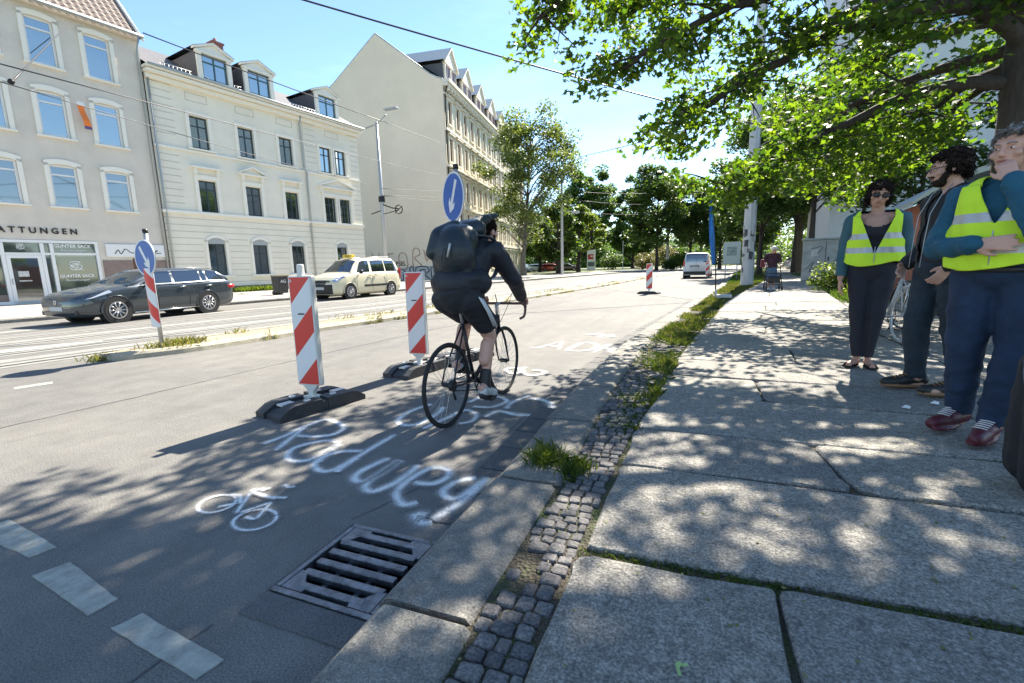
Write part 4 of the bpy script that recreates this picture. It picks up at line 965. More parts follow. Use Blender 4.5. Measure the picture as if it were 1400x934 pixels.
def arrow_sign(name, label, loc, rz, zc, rad, ang, with_beacon, pole_h, beacon_slope=-1, base=True):
    t = thing(name, label, 'road sign', loc, rz)
    mb = MB(); mb.tube([(0, .0, 0), (0, .0, pole_h)], .03, 12); mb.tube([(0, 0, pole_h), (0, 0, pole_h+.06)], .036, 10, 1); mb.box((0, -.02, zc+.18), (.09, .05, .03)); mb.box((0, -.02, zc-.18), (.09, .05, .03)); mb.build('pole', [M['white_metal'], M['dark_metal']], t)
    mb = MB(); mb.disc((0, -.05, zc), 0, rad, 'y', .012, 44, 0); mb.disc((0, -.058, zc), rad*.93, rad*.999, 'y', .004, 44, 1); mb.disc((0, -.0580, zc), 0, rad*.925, 'y', .003, 44, 2)
    a = R(ang); r_ = lambda x, z: (x*math.cos(a)-z*math.sin(a), -.0605, zc+x*math.sin(a)+z*math.cos(a))
    k = rad/.3; sh = [(-.032, .23), (.032, .23), (.032, -.085), (.085, -.035), (.085, -.115), (0, -.215), (-.085, -.115), (-.085, -.035), (-.032, -.085)]
    mb.add([r_(x*k*.95, z*k*.95) for x, z in sh], [(0, 1, 2, 8), (2, 3, 4, 5), (8, 5, 6, 7), (2, 5, 8)], 1); mb.build('sign_plate', [M['white_metal'], M['refl_white'], M['sign_blue']], t)
    if with_beacon:
        z0 = with_beacon; mb = MB(); w_ = .25; n = 8; P = lambda x: -.045-.035*math.cos(x/w_*math.pi)
        xs = [-w_/2+w_*i/n for i in range(n+1)]
        for i in range(n):
            mb.quad((xs[i], P(xs[i])+.008, z0), (xs[i+1], P(xs[i+1])+.008, z0), (xs[i+1], P(xs[i+1])+.008, z0+.92), (xs[i], P(xs[i])+.008, z0+.92), 1)
        m_ = 46
        for i in range(n):
            for j in range(-3, 8):
                f_ = lambda x, q: min(.92, max(0, q*.235 - .06 - beacon_slope*x))
                za, zb, zc, zd = f_(xs[i], j), f_(xs[i+1], j), f_(xs[i+1], j+1), f_(xs[i], j+1)
                if max(zc-zb, zd-za) < 1e-4: continue
                mb.quad((xs[i], P(xs[i]), z0+za), (xs[i+1], P(xs[i+1]), z0+zb), (xs[i+1], P(xs[i+1]), z0+zc), (xs[i], P(xs[i]), z0+zd), 1 if j % 2 == 0 else 2)
        mb.build('striped_panel', [M['white_metal'], M['refl_white'], M['refl_red']], t)
    return t
arrow_sign('arrow_sign', 'round blue sign, arrow pointing down right, above a curved striped panel on the median tip', (-7.944, 4.723, .10), R(-4), 1.42, .28, 32, .34, 1.80, 1)
t = arrow_sign('arrow_sign', 'round blue sign with a white arrow pointing down left, on the pole behind the cyclist', (-2.906, 5.506, 0), R(-36), 2.15, .315, -28, None, 2.50)
b = beacon_base(t); b.rotation_euler = (0, 0, R(36-14)); b.location = (0, 0, .0)

def mast(name, label, x, y, h, r0, r1, seg=8, z=.1, m='white_metal', lean=(0, 0), group=None):
    t = thing(name, label, 'mast', (x, y, z), 0, group); mb = MB(); mb.tube([(0, 0, 0), (lean[0]*.5, lean[1]*.5, h*.5), (lean[0], lean[1], h)], [r0, (r0+r1)/2, r1], seg, smooth=seg > 8); mb.disc((0, 0, .02), 0, r0*1.6, 'z', .04, 16); mb.build('pole', M[m], t); return t
# tall white mast on the verge with peeling posters
tm = mast('tram_mast', 'tall white tram wire mast on the grass verge with torn posters around its foot', 2.2, 23.2, 13.5, .27, .16, 8, .1, 'mastwhite')
pm_ = [M['paper'], M['recycled_pale'], mat('dark_poster', (.06, .06, .07), .8, var=.6, vscale=14)]
for i in range(34):
    mb = MB(); a = random.uniform(R(170), R(350)); z = random.uniform(.15, 2.6); wd, hh = random.uniform(.08, .2), random.uniform(.1, .3); r_ = .262+i*.0006-z*.008
    n = 3; pts = [(r_*math.cos(a+wd/r_*(k/n-.5)), r_*math.sin(a+wd/r_*(k/n-.5))) for k in range(n+1)]
    hz_ = [(z+random.uniform(-.02, .02), z+hh+random.uniform(-.03, .03)) for _ in range(n+1)]
    for k in range(n): mb.quad((*pts[k], hz_[k][0]), (*pts[k+1], hz_[k+1][0]), (*pts[k+1], hz_[k+1][1]), (*pts[k], hz_[k][1]), 0)
    mb.build('poster', random.choice([pm_[0], pm_[0], pm_[1], pm_[2]]), tm)
# galvanised mast with lamp head and tram bracket on the far pavement
t2 = mast('lamp_mast', 'slim white lamp mast on the far pavement in front of the blank gable', -22.3, 30.1, 11.9, .19, .09, 12, .12)
mb = MB(); mb.tube([(-1.0, 0, 11.6), (.1, -.1, 11.75), (1.1, -.3, 12.2)], .045, 6); mb.build('arm', M['white_metal'], t2); mb = MB(); mb.box((1.6, -.4, 12.5), (1.1, .3, .12), bev=.03, mx=Matrix.Translation((0, 0, 0))); mb.build('lamp_head', M['white_metal'], t2)
mb = MB(); mb.disc((1.55, -.1, 5.55), .28, .34, 'y', .05, 20); mb.tube([(.1, 0, 6.0), (.9, 0, 5.7), (1.5, -.1, 5.6)], .05, 6); mb.tube([(.1, 0, 5.3), (1.5, -.1, 5.5)], .03, 6); mb.tube([(0, 0, 5.6), (-1.2, .2, 5.4)], .04, 6); mb.tube([(1.2, -.1, 5.3), (1.9, -.1, 5.8)], .03, 5); mb.disc((0, 0, 6.4), 0, .24, 'z', .4, 12); mb.build('wire_bracket', M['dark_metal'], t2)
t3 = mast('tram_mast', 'thin concrete mast beside the birch on the far side', -14.6, 53.5, 11.5, .17, .12, 8, .12, 'mastwhite'); mb = MB(); mb.box((1.6, 0, 7.1), (.9, .5, .25), bev=.05); mb.tube([(0, 0, 7.3), (1.3, 0, 7.2)], .04, 6); mb.build('lamp_head', M['white_metal'], t3)
t4 = mast('tram_mast', 'pale concrete mast among the trees left of the white van', -4.5, 86, 15.5, .26, .18, 8, .1, 'mastwhite')
t5 = mast('lamp_post', 'thin grey lamp post on the far right verge behind the big mast', 9.4, 52, 9.5, .09, .06, 8, .1)
t6 = mast('lamp_post', 'thin distant post on the lawn right of the advertising column', -13.0, 92, 5.5, .09, .07, 6, .1)
# wires
wm = mat('overhead_wire', (.03, .03, .035), .5, .3)
def wire(label, a, b, sag=.15, r=.012, n=10):
    mb = MB(); a, b = Vector(a), Vector(b); mb.tube([a.lerp(b, i/n) - Vector((0, 0, sag*4*(i/n)*(1-i/n))) for i in range(n+1)], r, 5); return tag(mb.build('overhead_wire', wm), label, 'wire')
def on(px, py, Y=None, X=None):
    d = ray(px, py); t = (Y/d.y) if Y is not None else X/d.x; return (d.x*t, d.y*t, CAM_H+d.z*t)
wire('thick wire crossing the open sky from the top edge down to the maple', on(330, -25, X=-13), on(1040, 172, Y=23.2), .1, .03)
wire('upper wire running from the grey house roof across the dormers to the lamp mast', on(195, 45, X=-26), on(523, 166, X=-21.4), .05, .03)
wire('upper wire running on from the lamp mast in front of the blank gable', on(524, 166, X=-21.4), on(601, 194, Y=41.0), .05, .02)
wire('long middle wire crossing the grey and cream facades', on(-40, 77, X=-15), on(604, 240, Y=41.0), .1, .016)
wire('thin lower wire crossing the grey facade below the banner', on(-30, 103, X=-15), on(500, 252, X=-21), .1, .012)
wp = on(15, 113, X=-14)
wire('slanting stay wire from the grey roof down to an insulator', on(96, 30, X=-26.4), wp, .0, .018)
mb = MB(); mb.tube([wp, (wp[0]+.25, wp[1]-.1, wp[2]-.05)], .06, 6); tag(mb.build('insulator', M['dark_metal']), 'small dark insulator where the slanting stay wire ends', 'insulator')
wire('wire from the birch side mast rising right into the maple', on(790, 215, Y=53.5), on(1000, 160, Y=23.2), .1, .025)
for k, (ya, yb) in enumerate(((258, 262), (267, 270), (268, 276))):
    wire(['highest', 'middle', 'lowest'][k]+' of three short tram wires in front of the blank gable', on(522, ya, X=-20.5), on(606, yb, Y=42), .0, .016, 4)
for k, (y0, y1) in enumerate(((262, 262), (274, 278), (290, 291))):
    wire(['top', 'second', 'bottom'][k]+' of the far tram wires over the round trees', on(790, y0, Y=53.5), on(914, y1, Y=86), .3, .018)
# orange banner hanging at the grey house
bt = thing('banner', 'narrow orange banner hanging from a wire between the arched windows', 'banner', (-26.82, 14.0, 9.12), ROT1)
mb = MB(); v = []
for i in range(9):
    z = -i*.125; yo = .05*math.sin(i*.9); v += [(-.12+i*.02, yo, z), (.12+i*.025, yo+.03, z)]
mb.add(v, [(2*i, 2*i+1, 2*i+3, 2*i+2) for i in range(8)], 0); mb.m[-1] = 1; mb.build('cloth', [mat('orange_cloth', (.75, .20, .04), .8), mat('purple_cloth', (.10, .07, .2), .8)], bt)
mb = MB(); mb.box((0, 0, .08), (.26, .05, .16)); mb.build('clamp', M['frame_white'], bt)
# bin
bn = thing('waste_bin', 'black wheeled bin with a beige lid rim on the far pavement by the cream house', 'bin', (-19.6, 17.6, .12), R(80))
mb = MB(); mb.box((0, 0, .5), (.5, .52, .85), bev=.03, taper=1.15); mb.tube([(-.25, .28, .1), (.25, .28, .1)], .1, 12, 0); mb.build('body', mat('black_bin_plastic', (.03, .032, .035), .5), bn)
mb = MB(); mb.box((0, -.02, .96), (.62, .66, .07), bev=.02); mb.tube([(-.25, .34, .93), (.25, .34, .93)], .02, 6); mb.build('lid', mat('beige_lid', (.3, .27, .18), .6), bn)
mb = text_mb('AG', .22, Matrix.Translation((0, -.292, .6)) @ Matrix.Rotation(R(90), 4, 'X'), depth=.003); mb.build('lettering', M['vinyl'], bn)
# drain grate
gr = thing('drain_grate', 'cast iron slotted drain grate set in the gutter beside the kerb', 'drain grate', (HX0, HY0, 0))
W_, H_ = HX1-HX0, HY1-HY0; mb = MB(); bars(mb, 0, 1, 0, 1, .03, .03, 0) if False else None
for c, d in (((W_/2, .014, -.012), (W_-.004, .024, .045)), ((W_/2, H_-.014, -.012), (W_-.004, .024, .045)), ((.014, H_/2, -.012), (.024, H_-.06, .045)), ((W_-.014, H_/2, -.012), (.024, H_-.06, .045))): mb.box(c, d, bev=.004)
mb.build('frame', M['iron'], gr)
mb = MB()
nb = 6
for i in range(nb):
    yy = .065+(H_-.13)*i/(nb-1); x0, x1 = .045, W_-.045
    if i in (0, nb-1): x0, x1 = .08, W_-.08
    mb.box(((x0+x1)/2, yy, -.004), (x1-x0, .034, .030), bev=.005)
for xx in (.165, W_-.165): mb.box((xx, H_/2, -.034), (.024, H_-.08, .03))
for sx in (0, 1):
    for sy in (0, 1):
        X = lambda q: q if sx == 0 else W_-q
        Y_ = lambda q: q if sy == 0 else H_-q
        mb.poly([(X(.03), Y_(.03)), (X(.13), Y_(.03)), (X(.145), Y_(.075)), (X(.10), Y_(.085)), (X(.065), Y_(.13)), (X(.03), Y_(.14))] if sx == sy else [(X(.03), Y_(.14)), (X(.065), Y_(.13)), (X(.10), Y_(.085)), (X(.145), Y_(.075)), (X(.13), Y_(.03)), (X(.03), Y_(.03))], -.022, .009)
mb.build('grating', M['iron'], gr)
# concrete collar and dirt round the grate
mb = MB(); 
for c, d in (((HX0+.24, HY0-.07, .001), (.50, .12, .012)), ((HX0-.008, HY0+.25, .001), (.012, .5, .012))): mb.box(c, d, bev=.003)
struct(mb.build('drain_collar', M['gutter']))
# flag with base
fl = thing('beach_flag', 'slim blue feather flag on a dark pole with a grey foot at the verge edge', 'flag', (.62, 15.1, .17), 0)
mb = MB(); mb.tube([(0, 0, 0), (-.05, 0, 1.2), (-.14, 0, 2.3), (-.26, 0, 3.0)], [.02, .017, .013, .009], 7); mb.build('pole', M['dark_metal'], fl)
mb = MB(); n = 18; v = []
for i in range(n+1):
    t = i/n; z = 1.02+t*1.95; px_ = -.03-.23*(z/3)**2; wd = .13*math.sin(math.pi*min(1, t*.9+.12))**.7
    for k in range(5): q = k/4; v.append((px_-wd*q, .05*math.sin(q*5+t*7)*q+.02*math.sin(t*11), z-.05*q))
mb.add(v, [(i*5+k, i*5+k+1, (i+1)*5+k+1, (i+1)*5+k) for i in range(n) for k in range(4)], 0, True); mb.build('flag_cloth', mat('blue_flag_cloth', (.02, .16, .50), .7, var=.4, vscale=3, stretch=(6, 6, 1)), fl)
mb = MB(); mb.box((.22, -.02, .05), (.42, .30, .10), bev=.03); mb.tube([(0, 0, 0), (0, 0, .25)], .03, 8); mb.build('foot', mat('grey_flag_foot', (.42, .44, .46), .6), fl)
# cabinet
cb = thing('utility_cabinet', 'pale grey utility cabinet with faint graffiti right of the elderly walker user', 'cabinet', (5.85, 26.5, .15), R(-12)); cb.scale = (1.5, 1.2, 1.2)
mb = MB(); mb.box((0, 0, .85), (1.25, .55, 1.6), bev=.012); mb.build('body', mat('pale_cabinet', (.36, .37, .35), .6, var=.25, vscale=4), cb)
mb = MB(); mb.box((0, 0, 1.69), (1.35, .65, .07), bev=.02); mb.build('cover', M['zinc'], cb); mb = MB(); mb.box((0, -.282, .85), (.012, .006, 1.5)); mb.box((.08, -.29, .9), (.03, .02, .16)); mb.box((-.3, -.28, 1.15), (.2, .004, .28), 1); mb.build('door_fittings', [M['dark_metal'], M['paper']], cb)
mb = MB()
for st in ([(-.5, .5), (-.3, .8), (-.4, .4), (-.1, .75)], [(.15, .5), (.3, .9), (.45, .5)], [(-.4, 1.3), (-.1, 1.4), (-.2, 1.15)]): mb.tube([(p[0], -.278, p[1]) for p in smooth_pl(st, 3)], .014, 4)
mb.build('graffiti', mat('grey_spray', (.16, .17, .17), .7), cb)
# information board behind the mast
ib = thing('notice_board', 'pale notice board on a thin post just left of the tall white mast', 'board', (2.25, 29.5, .1), R(-10)); mb = MB(); mb.tube([(0, 0, 0), (0, 0, 1.0)], .03, 6); mb.tube([(-.6, 0, 0), (-.6, 0, 1.0)], .03, 6); mb.build('post', M['white_metal'], ib)
mb = MB(); mb.box((-.3, 0, 1.6), (.9, .05, 1.25)); mb.box((-.3, -.03, 1.7), (.5, .01, .5), 1); mb.build('board', [mat('pale_green_board', (.40, .45, .42), .6), mat('board_print', (.22, .27, .25), .7, var=.5, vscale=6)], ib)
# advertising column
ac = thing('advertising_pillar', 'white advertising pillar with red posters on the far lawn by the parked cars', 'advertising pillar', (-17.5, 84, .1), R(10))
mb = MB(); mb.box((0, 0, .3), (1.5, .5, .6), bev=.03); mb.box((0, 0, 2.0), (1.5, .4, 3.0), bev=.05); mb.box((0, 0, 3.6), (1.6, .5, .2), bev=.05); mb.build('body', M['frame_white'], ac)
mb = MB(); mb.box((-.1, -.215, 2.5), (1.0, .02, .9)); mb.box((0, -.215, 1.2), (1.2, .02, .8), 1); mb.box((.1, -.23, 2.6), (.5, .01, .2), 2); mb.build('poster', [mat('red_poster', (.45, .04, .04), .6), mat('dark_poster_sheet', (.10, .12, .15), .6), M['frame_white']], ac)

# ------------------------------------------------------------------ vehicles
M['car_glass'] = glass_mat('car_glass', (.012, .016, .02), .13, .03)
M['tyre'] = mat('tyre_rubber', (.02, .02, .02), .85)
M['alloy'] = mat('alloy_rim', (.55, .55, .56), .3, .85)
M['chrome'] = mat('chrome_trim', (.6, .6, .6), .2, .9)
M['plate'] = mat('number_plate', (.55, .55, .52), .5)
M['lamp_red'] = mat('red_tail_lamp', (.5, .015, .012), .2)
M['lamp_clear'] = mat('clear_head_lamp', (.50, .53, .56), .12, .4)
M['black_trim'] = mat('black_trim', (.015, .015, .017), .5)
def interp(tbl, x):
    for a, b in zip(tbl[:-1], tbl[1:]):
        if a[0] <= x <= b[0]:
            t = (x-a[0])/max(1e-9, b[0]-a[0]); return [a[k]+(b[k]-a[k])*t for k in range(1, len(a))]
    return list(tbl[-1][1:]) if x > tbl[-1][0] else list(tbl[0][1:])
def car(name, label, cat, paint, tbl, wheels, wr, width_roof, wins, loc, rz, group=None, lower=None, spokes=10, extras=None, rimm='alloy', nst=44):
    """nose at x=0, tail at x=L. tbl rows: x, z_bottom, z_belt, z_top, half_width. y<0 is the camera-facing right hand"""
    t = thing(name, label, cat, loc, rz, group); L_ = tbl[-1][0]
    xs = sorted(set([r_[0] for r_ in tbl] + [L_*i/nst for i in range(nst+1)])); vs = []; K = 13
    def sect(x):
        zb, zl, zt, hw = interp(tbl, x); g = max(0, zt-zl); hr = hw-(hw-width_roof)*min(1, g/.45) if g > 0 else hw
        P = [(0, zb), (hw-.12, zb), (hw-.02, zb+.10), (hw, zb+.28*(zl-zb)+.03), (hw*1.0, zb+.62*(zl-zb)), (hw*.985, zl-.10), (hw*.955, zl-.015), (hw*.93, zl)]
        if g > .03: P += [(hr+.01+(hw*.93-hr)*.35, zl+(g)*.55), (hr, zl+g*.86), (hr-.07, zt-.02), (hr*.55, zt+.015), (0, zt+.025)]
        else: P += [(hw*.85, zl+.015), (hw*.72, zl+.03), (hw*.5, zl+.04), (hw*.25, zl+.045), (0, zl+.047)]
        return P
    for x in xs: vs += [(x, -p[0], p[1]) for p in sect(x)]
    n1 = len(vs); 
    for x in xs: vs += [(x, p[0], p[1]) for p in sect(x)]
    fs = []; ms = []
    for o, fl_ in ((0, 0), (n1, 1)):
        for i in range(len(xs)-1):
            zt0, zt1 = interp(tbl, xs[i])[2], interp(tbl, xs[i+1])[2]; zl_ = interp(tbl, xs[i])[1]; sl = abs(zt1-zt0)/(xs[i+1]-xs[i]); gg = max(zt0, zt1)-zl_
            for k in range(K-1):
                a, b, c, d = o+i*K+k, o+i*K+k+1, o+(i+1)*K+k+1, o+(i+1)*K+k
                fs.append((a, b, c, d) if fl_ else (d, c, b, a)); m_ = 0
                if lower and k < 3 and lower: m_ = 2
                if k >= 10 and gg > .08 and sl > .33 and gg*1.0 > .03: m_ = 1
                ms.append(m_)
    for i in (0, len(xs)-1):
        a = [i*K+k for k in range(K)] + [n1+i*K+k for k in range(K-1, -1, -1)]
        fs.append(tuple(a if i == 0 else a[::-1])); ms.append(2 if False else 0)
    me = bpy.data.meshes.new('body'); me.from_pydata(vs, [], fs)
    for m_ in (paint, M['car_glass'], M['black_trim']): me.materials.append(m_)
    me.polygons.foreach_set('material_index', ms); me.polygons.foreach_set('use_smooth', [True]*len(fs))
    bm = bmesh.new(); bm.from_mesh(me); bmesh.ops.remove_doubles(bm, verts=bm.verts, dist=.0006); bmesh.ops.recalc_face_normals(bm, faces=bm.faces); bm.to_mesh(me); bm.free()
    body = link('body', me, t)
    for wx in wheels:
        hwl = max(interp(tbl, wx+q)[3] for q in (-.35, 0, .35))
        for sg in (-1, 1):
            mb = MB(); mb.disc((wx, sg*(hwl-.12), wr), 0, wr+.045, 'y', .252, 32); mb.build('wheel_well', M['black_trim'], body)
            mb = MB(); mb.ring((wx, sg*(hwl+.002), wr), wr+.055, .013, 'y', 26, 5, a0=R(-8), a1=R(188)); mb.build('arch_lip', paint, body)
    for wx in wheels:
        for sg in (-1, 1):
            hw = max(interp(tbl, wx+q)[3] for q in (-.35, 0, .35)); yw = sg*(hw-.074); mb = MB(); mb.ring((wx, yw, wr), wr-.085, .085, 'y', 32, 8); mb.disc((wx, yw, wr), wr*.6, wr-.02, 'y', .17, 32); w_ = mb.build('wheel', M['tyre'], t)
            mb = MB(); mb.disc((wx, yw+sg*.075, wr), wr*.60, wr*.68, 'y', .03, 30); mb.disc((wx, yw+sg*.07, wr), 0, .07, 'y', .05, 16)
            for k in range(spokes):
                a = 2*math.pi*k/spokes; r1_ = wr*.66
                for da in (-.07, .07): mb.tube([(wx+.05*math.cos(a), yw+sg*.085, wr+.05*math.sin(a)), (wx+r1_*math.cos(a+da), yw+sg*.078, wr+r1_*math.sin(a+da))], .013, 4)
            mb.build('rim', M[rimm], w_); mb = MB(); mb.disc((wx, yw+sg*.04, wr), 0, wr*.62, 'y', .03, 24); mb.build('brake', M['black_trim'], w_)
    # side windows lying on the greenhouse
    def side(x, tt, sg, off=.007):
        zb, zl, zt, hw_ = interp(tbl, x); P = sect(x)[7:11]; g = P[-2][1]-P[0][1]; z = P[0][1]+.02+(g*1.02)*tt
        for a, b in zip(P[:-1], P[1:]):
            if a[1] <= z <= b[1]+1e-6: q = (z-a[1])/max(1e-6, b[1]-a[1]); y = a[0]+(b[0]-a[0])*q; break
        else: y = P[2][0]
        return (x, sg*(y+off), z)
    for sg in (-1, 1):
        for wpoly in wins:
            mb = MB(); (xa0, xb0), (xa1, xb1) = wpoly[0], wpoly[1]; nx, nz = 8, 4; t0_, t1_ = wpoly[2] if len(wpoly) > 2 else (.05, .92); vs_ = []
            for j in range(nz+1):
                u_ = j/nz
                for i in range(nx+1): q = i/nx; xa = xa0+(xa1-xa0)*u_; xb = xb0+(xb1-xb0)*u_; vs_.append(side(xa+(xb-xa)*q, t0_+(t1_-t0_)*u_, sg))
            mb.add(vs_, [(j*(nx+1)+i, j*(nx+1)+i+1, (j+1)*(nx+1)+i+1, (j+1)*(nx+1)+i) for j in range(nz) for i in range(nx)], 0, True); mb.build('side_window', M['car_glass'], t)
    if extras: extras(t, body, sect, tbl)
    return t
def two_sided(t, name, mats, fn):
    for sg in (-1, 1): mb = MB(); fn(mb, sg); mb.build(name, mats, t)
# dark estate
paint_d = mat('dark_slate_paint', (.048, .060, .070), .25, .5, coat=1.0)
estate = [(0, .28, .60, .60, .60), (.05, .24, .70, .70, .73), (.15, .22, .77, .77, .81), (.35, .20, .84, .84, .87), (.7, .19, .91, .91, .90), (1.05, .19, .96, .96, .905), (1.25, .19, .985, 1.0, .91), (1.6, .19, .99, 1.20, .915), (1.95, .19, .995, 1.37, .915), (2.35, .19, 1.0, 1.445, .915), (3.2, .19, 1.02, 1.46, .915), (3.85, .19, 1.04, 1.43, .91), (4.22, .20, 1.05, 1.385, .90), (4.42, .21, 1.05, 1.22, .885), (4.58, .24, 1.02, 1.04, .86), (4.68, .30, .88, .88, .82), (4.74, .36, .70, .70, .76)]
def est_extras(t, body, sect, tbl):
    for sg in (-1, 1):
        mb = MB(); mb.add([(.12, sg*.775, .66), (.36, sg*.882, .70), (.85, sg*.915, .84), (.80, sg*.88, .90), (.35, sg*.85, .83), (.12, sg*.74, .74)], [(0, 1, 2, 3, 4, 5)]); mb.build('headlight', M['lamp_clear'], t)
        mb = MB(); mb.ell((4.58, sg*.80, .84), (.20, .09, .085)); mb.build('tail_light', M['lamp_red'], t)
        mb = MB(); mb.ell((1.75, sg*1.02, 1.06), (.10, .10, .07)); mb.tube([(1.78, sg*.86, 1.0), (1.77, sg*.98, 1.03)], .025, 6, 1); mb.build('mirror', [paint_d, M['black_trim']], t)
        for xd in (2.75, 3.65): mb = MB(); mb.tube([(xd, sg*.93, .90), (xd+.18, sg*.935, .91)], .018, 6); mb.build('door_handle', M['chrome'], t)
        mb = MB(); mb.tube([(1.6, sg*.888, .995), (2.6, sg*.88, 1.005), (3.5, sg*.877, 1.03), (4.25, sg*.85, 1.05)], .012, 5); mb.tube([(2.2, sg*.71, 1.42), (3.3, sg*.70, 1.47), (4.1, sg*.69, 1.44)], .018, 5); mb.tube([(1.35, sg*.905, .24), (3.5, sg*.905, .25)], .02, 5); mb.build('trim_strip', M['chrome'], t)
        mb = MB()
        for xs_ in (2.05, 2.62+.4, 3.75): mb.tube([(xs_, sg*.916, .28), (xs_+.02, sg*.918, .6), (xs_, sg*.90, .93)], .005, 4)
        mb.build('door_gap', M['black_trim'], t)
    mb = MB(); mb.box((.035, 0, .40), (.05, 1.0, .17), bev=.01); mb.box((.10, -.60, .34), (.12, .3, .12), bev=.02); mb.box((.10, .60, .34), (.12, .3, .12), bev=.02); mb.box((.045, 0, .57), (.05, .9, .05)); mb.box((2.4, 0, .25), (3.6, 1.5, .1)); mb.build('grille', M['black_trim'], t)
    mb = MB(); mb.box((-.005, 0, .45), (.02, .52, .11)); mb.build('number_plate', M['plate'], t); mb = MB(); mb.disc((-.0, 0, .62), .03, .055, 'x', .02, 16); mb.build('badge', M['chrome'], t)
frontx, fronty = -15.75, 5.65
ROTC = math.atan2(.99, .13)
car('estate_car', 'dark blue grey estate car with alloy wheels passing the shop front', 'car', paint_d, estate, (.93, 3.65), .345, .66, [((1.62, 2.58), (2.12, 2.62)), ((2.68, 3.52), (2.70, 3.55)), ((3.58, 3.74), (3.60, 3.72)), ((3.80, 4.38), (3.80, 4.16))], (-15.38, 6.75, .0), math.atan2(.985, -.04), extras=est_extras).scale = (.96, .97, .99)
# cream taxi
paint_t = mat('taxi_ivory_paint', (.68, .62, .44), .3, 0, coat=.6)
taxi = [(0, .28, .60, .60, .62), (.06, .22, .80, .80, .78), (.3, .20, .98, .98, .88), (.7, .19, 1.06, 1.06, .92), (.95, .19, 1.10, 1.13, .92), (1.25, .19, 1.12, 1.40, .925), (1.6, .19, 1.12, 1.70, .925), (1.95, .19, 1.12, 1.79, .925), (3.0, .19, 1.13, 1.82, .925), (4.05, .19, 1.13, 1.80, .92), (4.25, .22, 1.12, 1.65, .90), (4.38, .26, 1.05, 1.15, .88), (4.42, .34, .95, .95, .84)]
def taxi_extras(t, body, sect, tbl):
    for sg in (-1, 1):
        mb = MB(); mb.add([(.065, sg*.70, .80), (.20, sg*.855, .83), (.62, sg*.925, .96), (.55, sg*.90, 1.02), (.2, sg*.80, .93)], [(0, 1, 2, 3, 4)]); mb.ell((.16, sg*.76, .83), (.12, .12, .06)); mb.build('headlight', mat('blue_tinted_lamp', (.25, .35, .6), .12, .3), t)
        mb = MB(); mb.box((4.38, sg*.85, 1.05), (.08, .1, .5), bev=.02); mb.build('tail_light', M['lamp_red'], t)
        mb = MB(); mb.ell((1.45, sg*1.05, 1.18), (.09, .11, .10)); mb.tube([(1.5, sg*.9, 1.12), (1.46, sg*1.0, 1.15)], .03, 6); mb.build('mirror', M['black_trim'], t)
        mb = MB(); mb.box((1.95+.75, sg*.938, .55), (1.9, .03, .10), bev=.01); mb.build('side_guard', M['black_trim'], t)
        for xd in (2.05, 2.45): mb = MB(); mb.tube([(xd, sg*.94, 1.02), (xd+.16, sg*.945, 1.02)], .02, 6); mb.build('door_handle', M['black_trim'], t)
        mb = MB()
        for xs_ in (1.3, 2.3, 3.3): mb.tube([(xs_, sg*.935, .3), (xs_, sg*.935, 1.1)], .006, 4)
        mb.build('door_gap', M['black_trim'], t)
        mb = MB(); mb.tube([(1.9, sg*.60, 1.83), (3.9, sg*.60, 1.86)], .022, 6); mb.build('roof_rail', M['white_metal'], t)
    mb = MB(); mb.box((.09, 0, .46), (.2, 1.42, .42), bev=.05); mb.box((.04, 0, .80), (.06, 1.1, .05)); mb.box((2.2, 0, .26), (3.3, 1.5, .1)); mb.build('bumper', M['black_trim'], t)
    mb = MB(); mb.box((-.02, 0, .50), (.02, .52, .11)); mb.build('number_plate', M['plate'], t)
    mb = MB(); mb.box((1.85, 0, 1.90), (.22, .55, .14), bev=.03); mb.build('roof_sign', mat('yellow_roof_sign', (.70, .50, .03), .5), t)
    mb = text_mb('TAXI', .13, Matrix.Translation((1.735, 0, 1.86)) @ Matrix.Rotation(R(-90), 4, 'Z') @ Matrix.Rotation(R(90), 4, 'X'), depth=.003); mb.build('sign_lettering', M['spray_black'], t)
car('taxi', 'ivory coloured taxi van with a yellow roof sign passing the cream house', 'taxi', paint_t, taxi, (.86, 3.6), .33, .70, [((1.35, 2.22), (1.72, 2.26)), ((2.38, 3.28), (2.40, 3.28)), ((3.36, 4.22), (3.36, 4.05))], (-15.1, 15.6, 0), math.atan2(.985, .06), extras=taxi_extras)
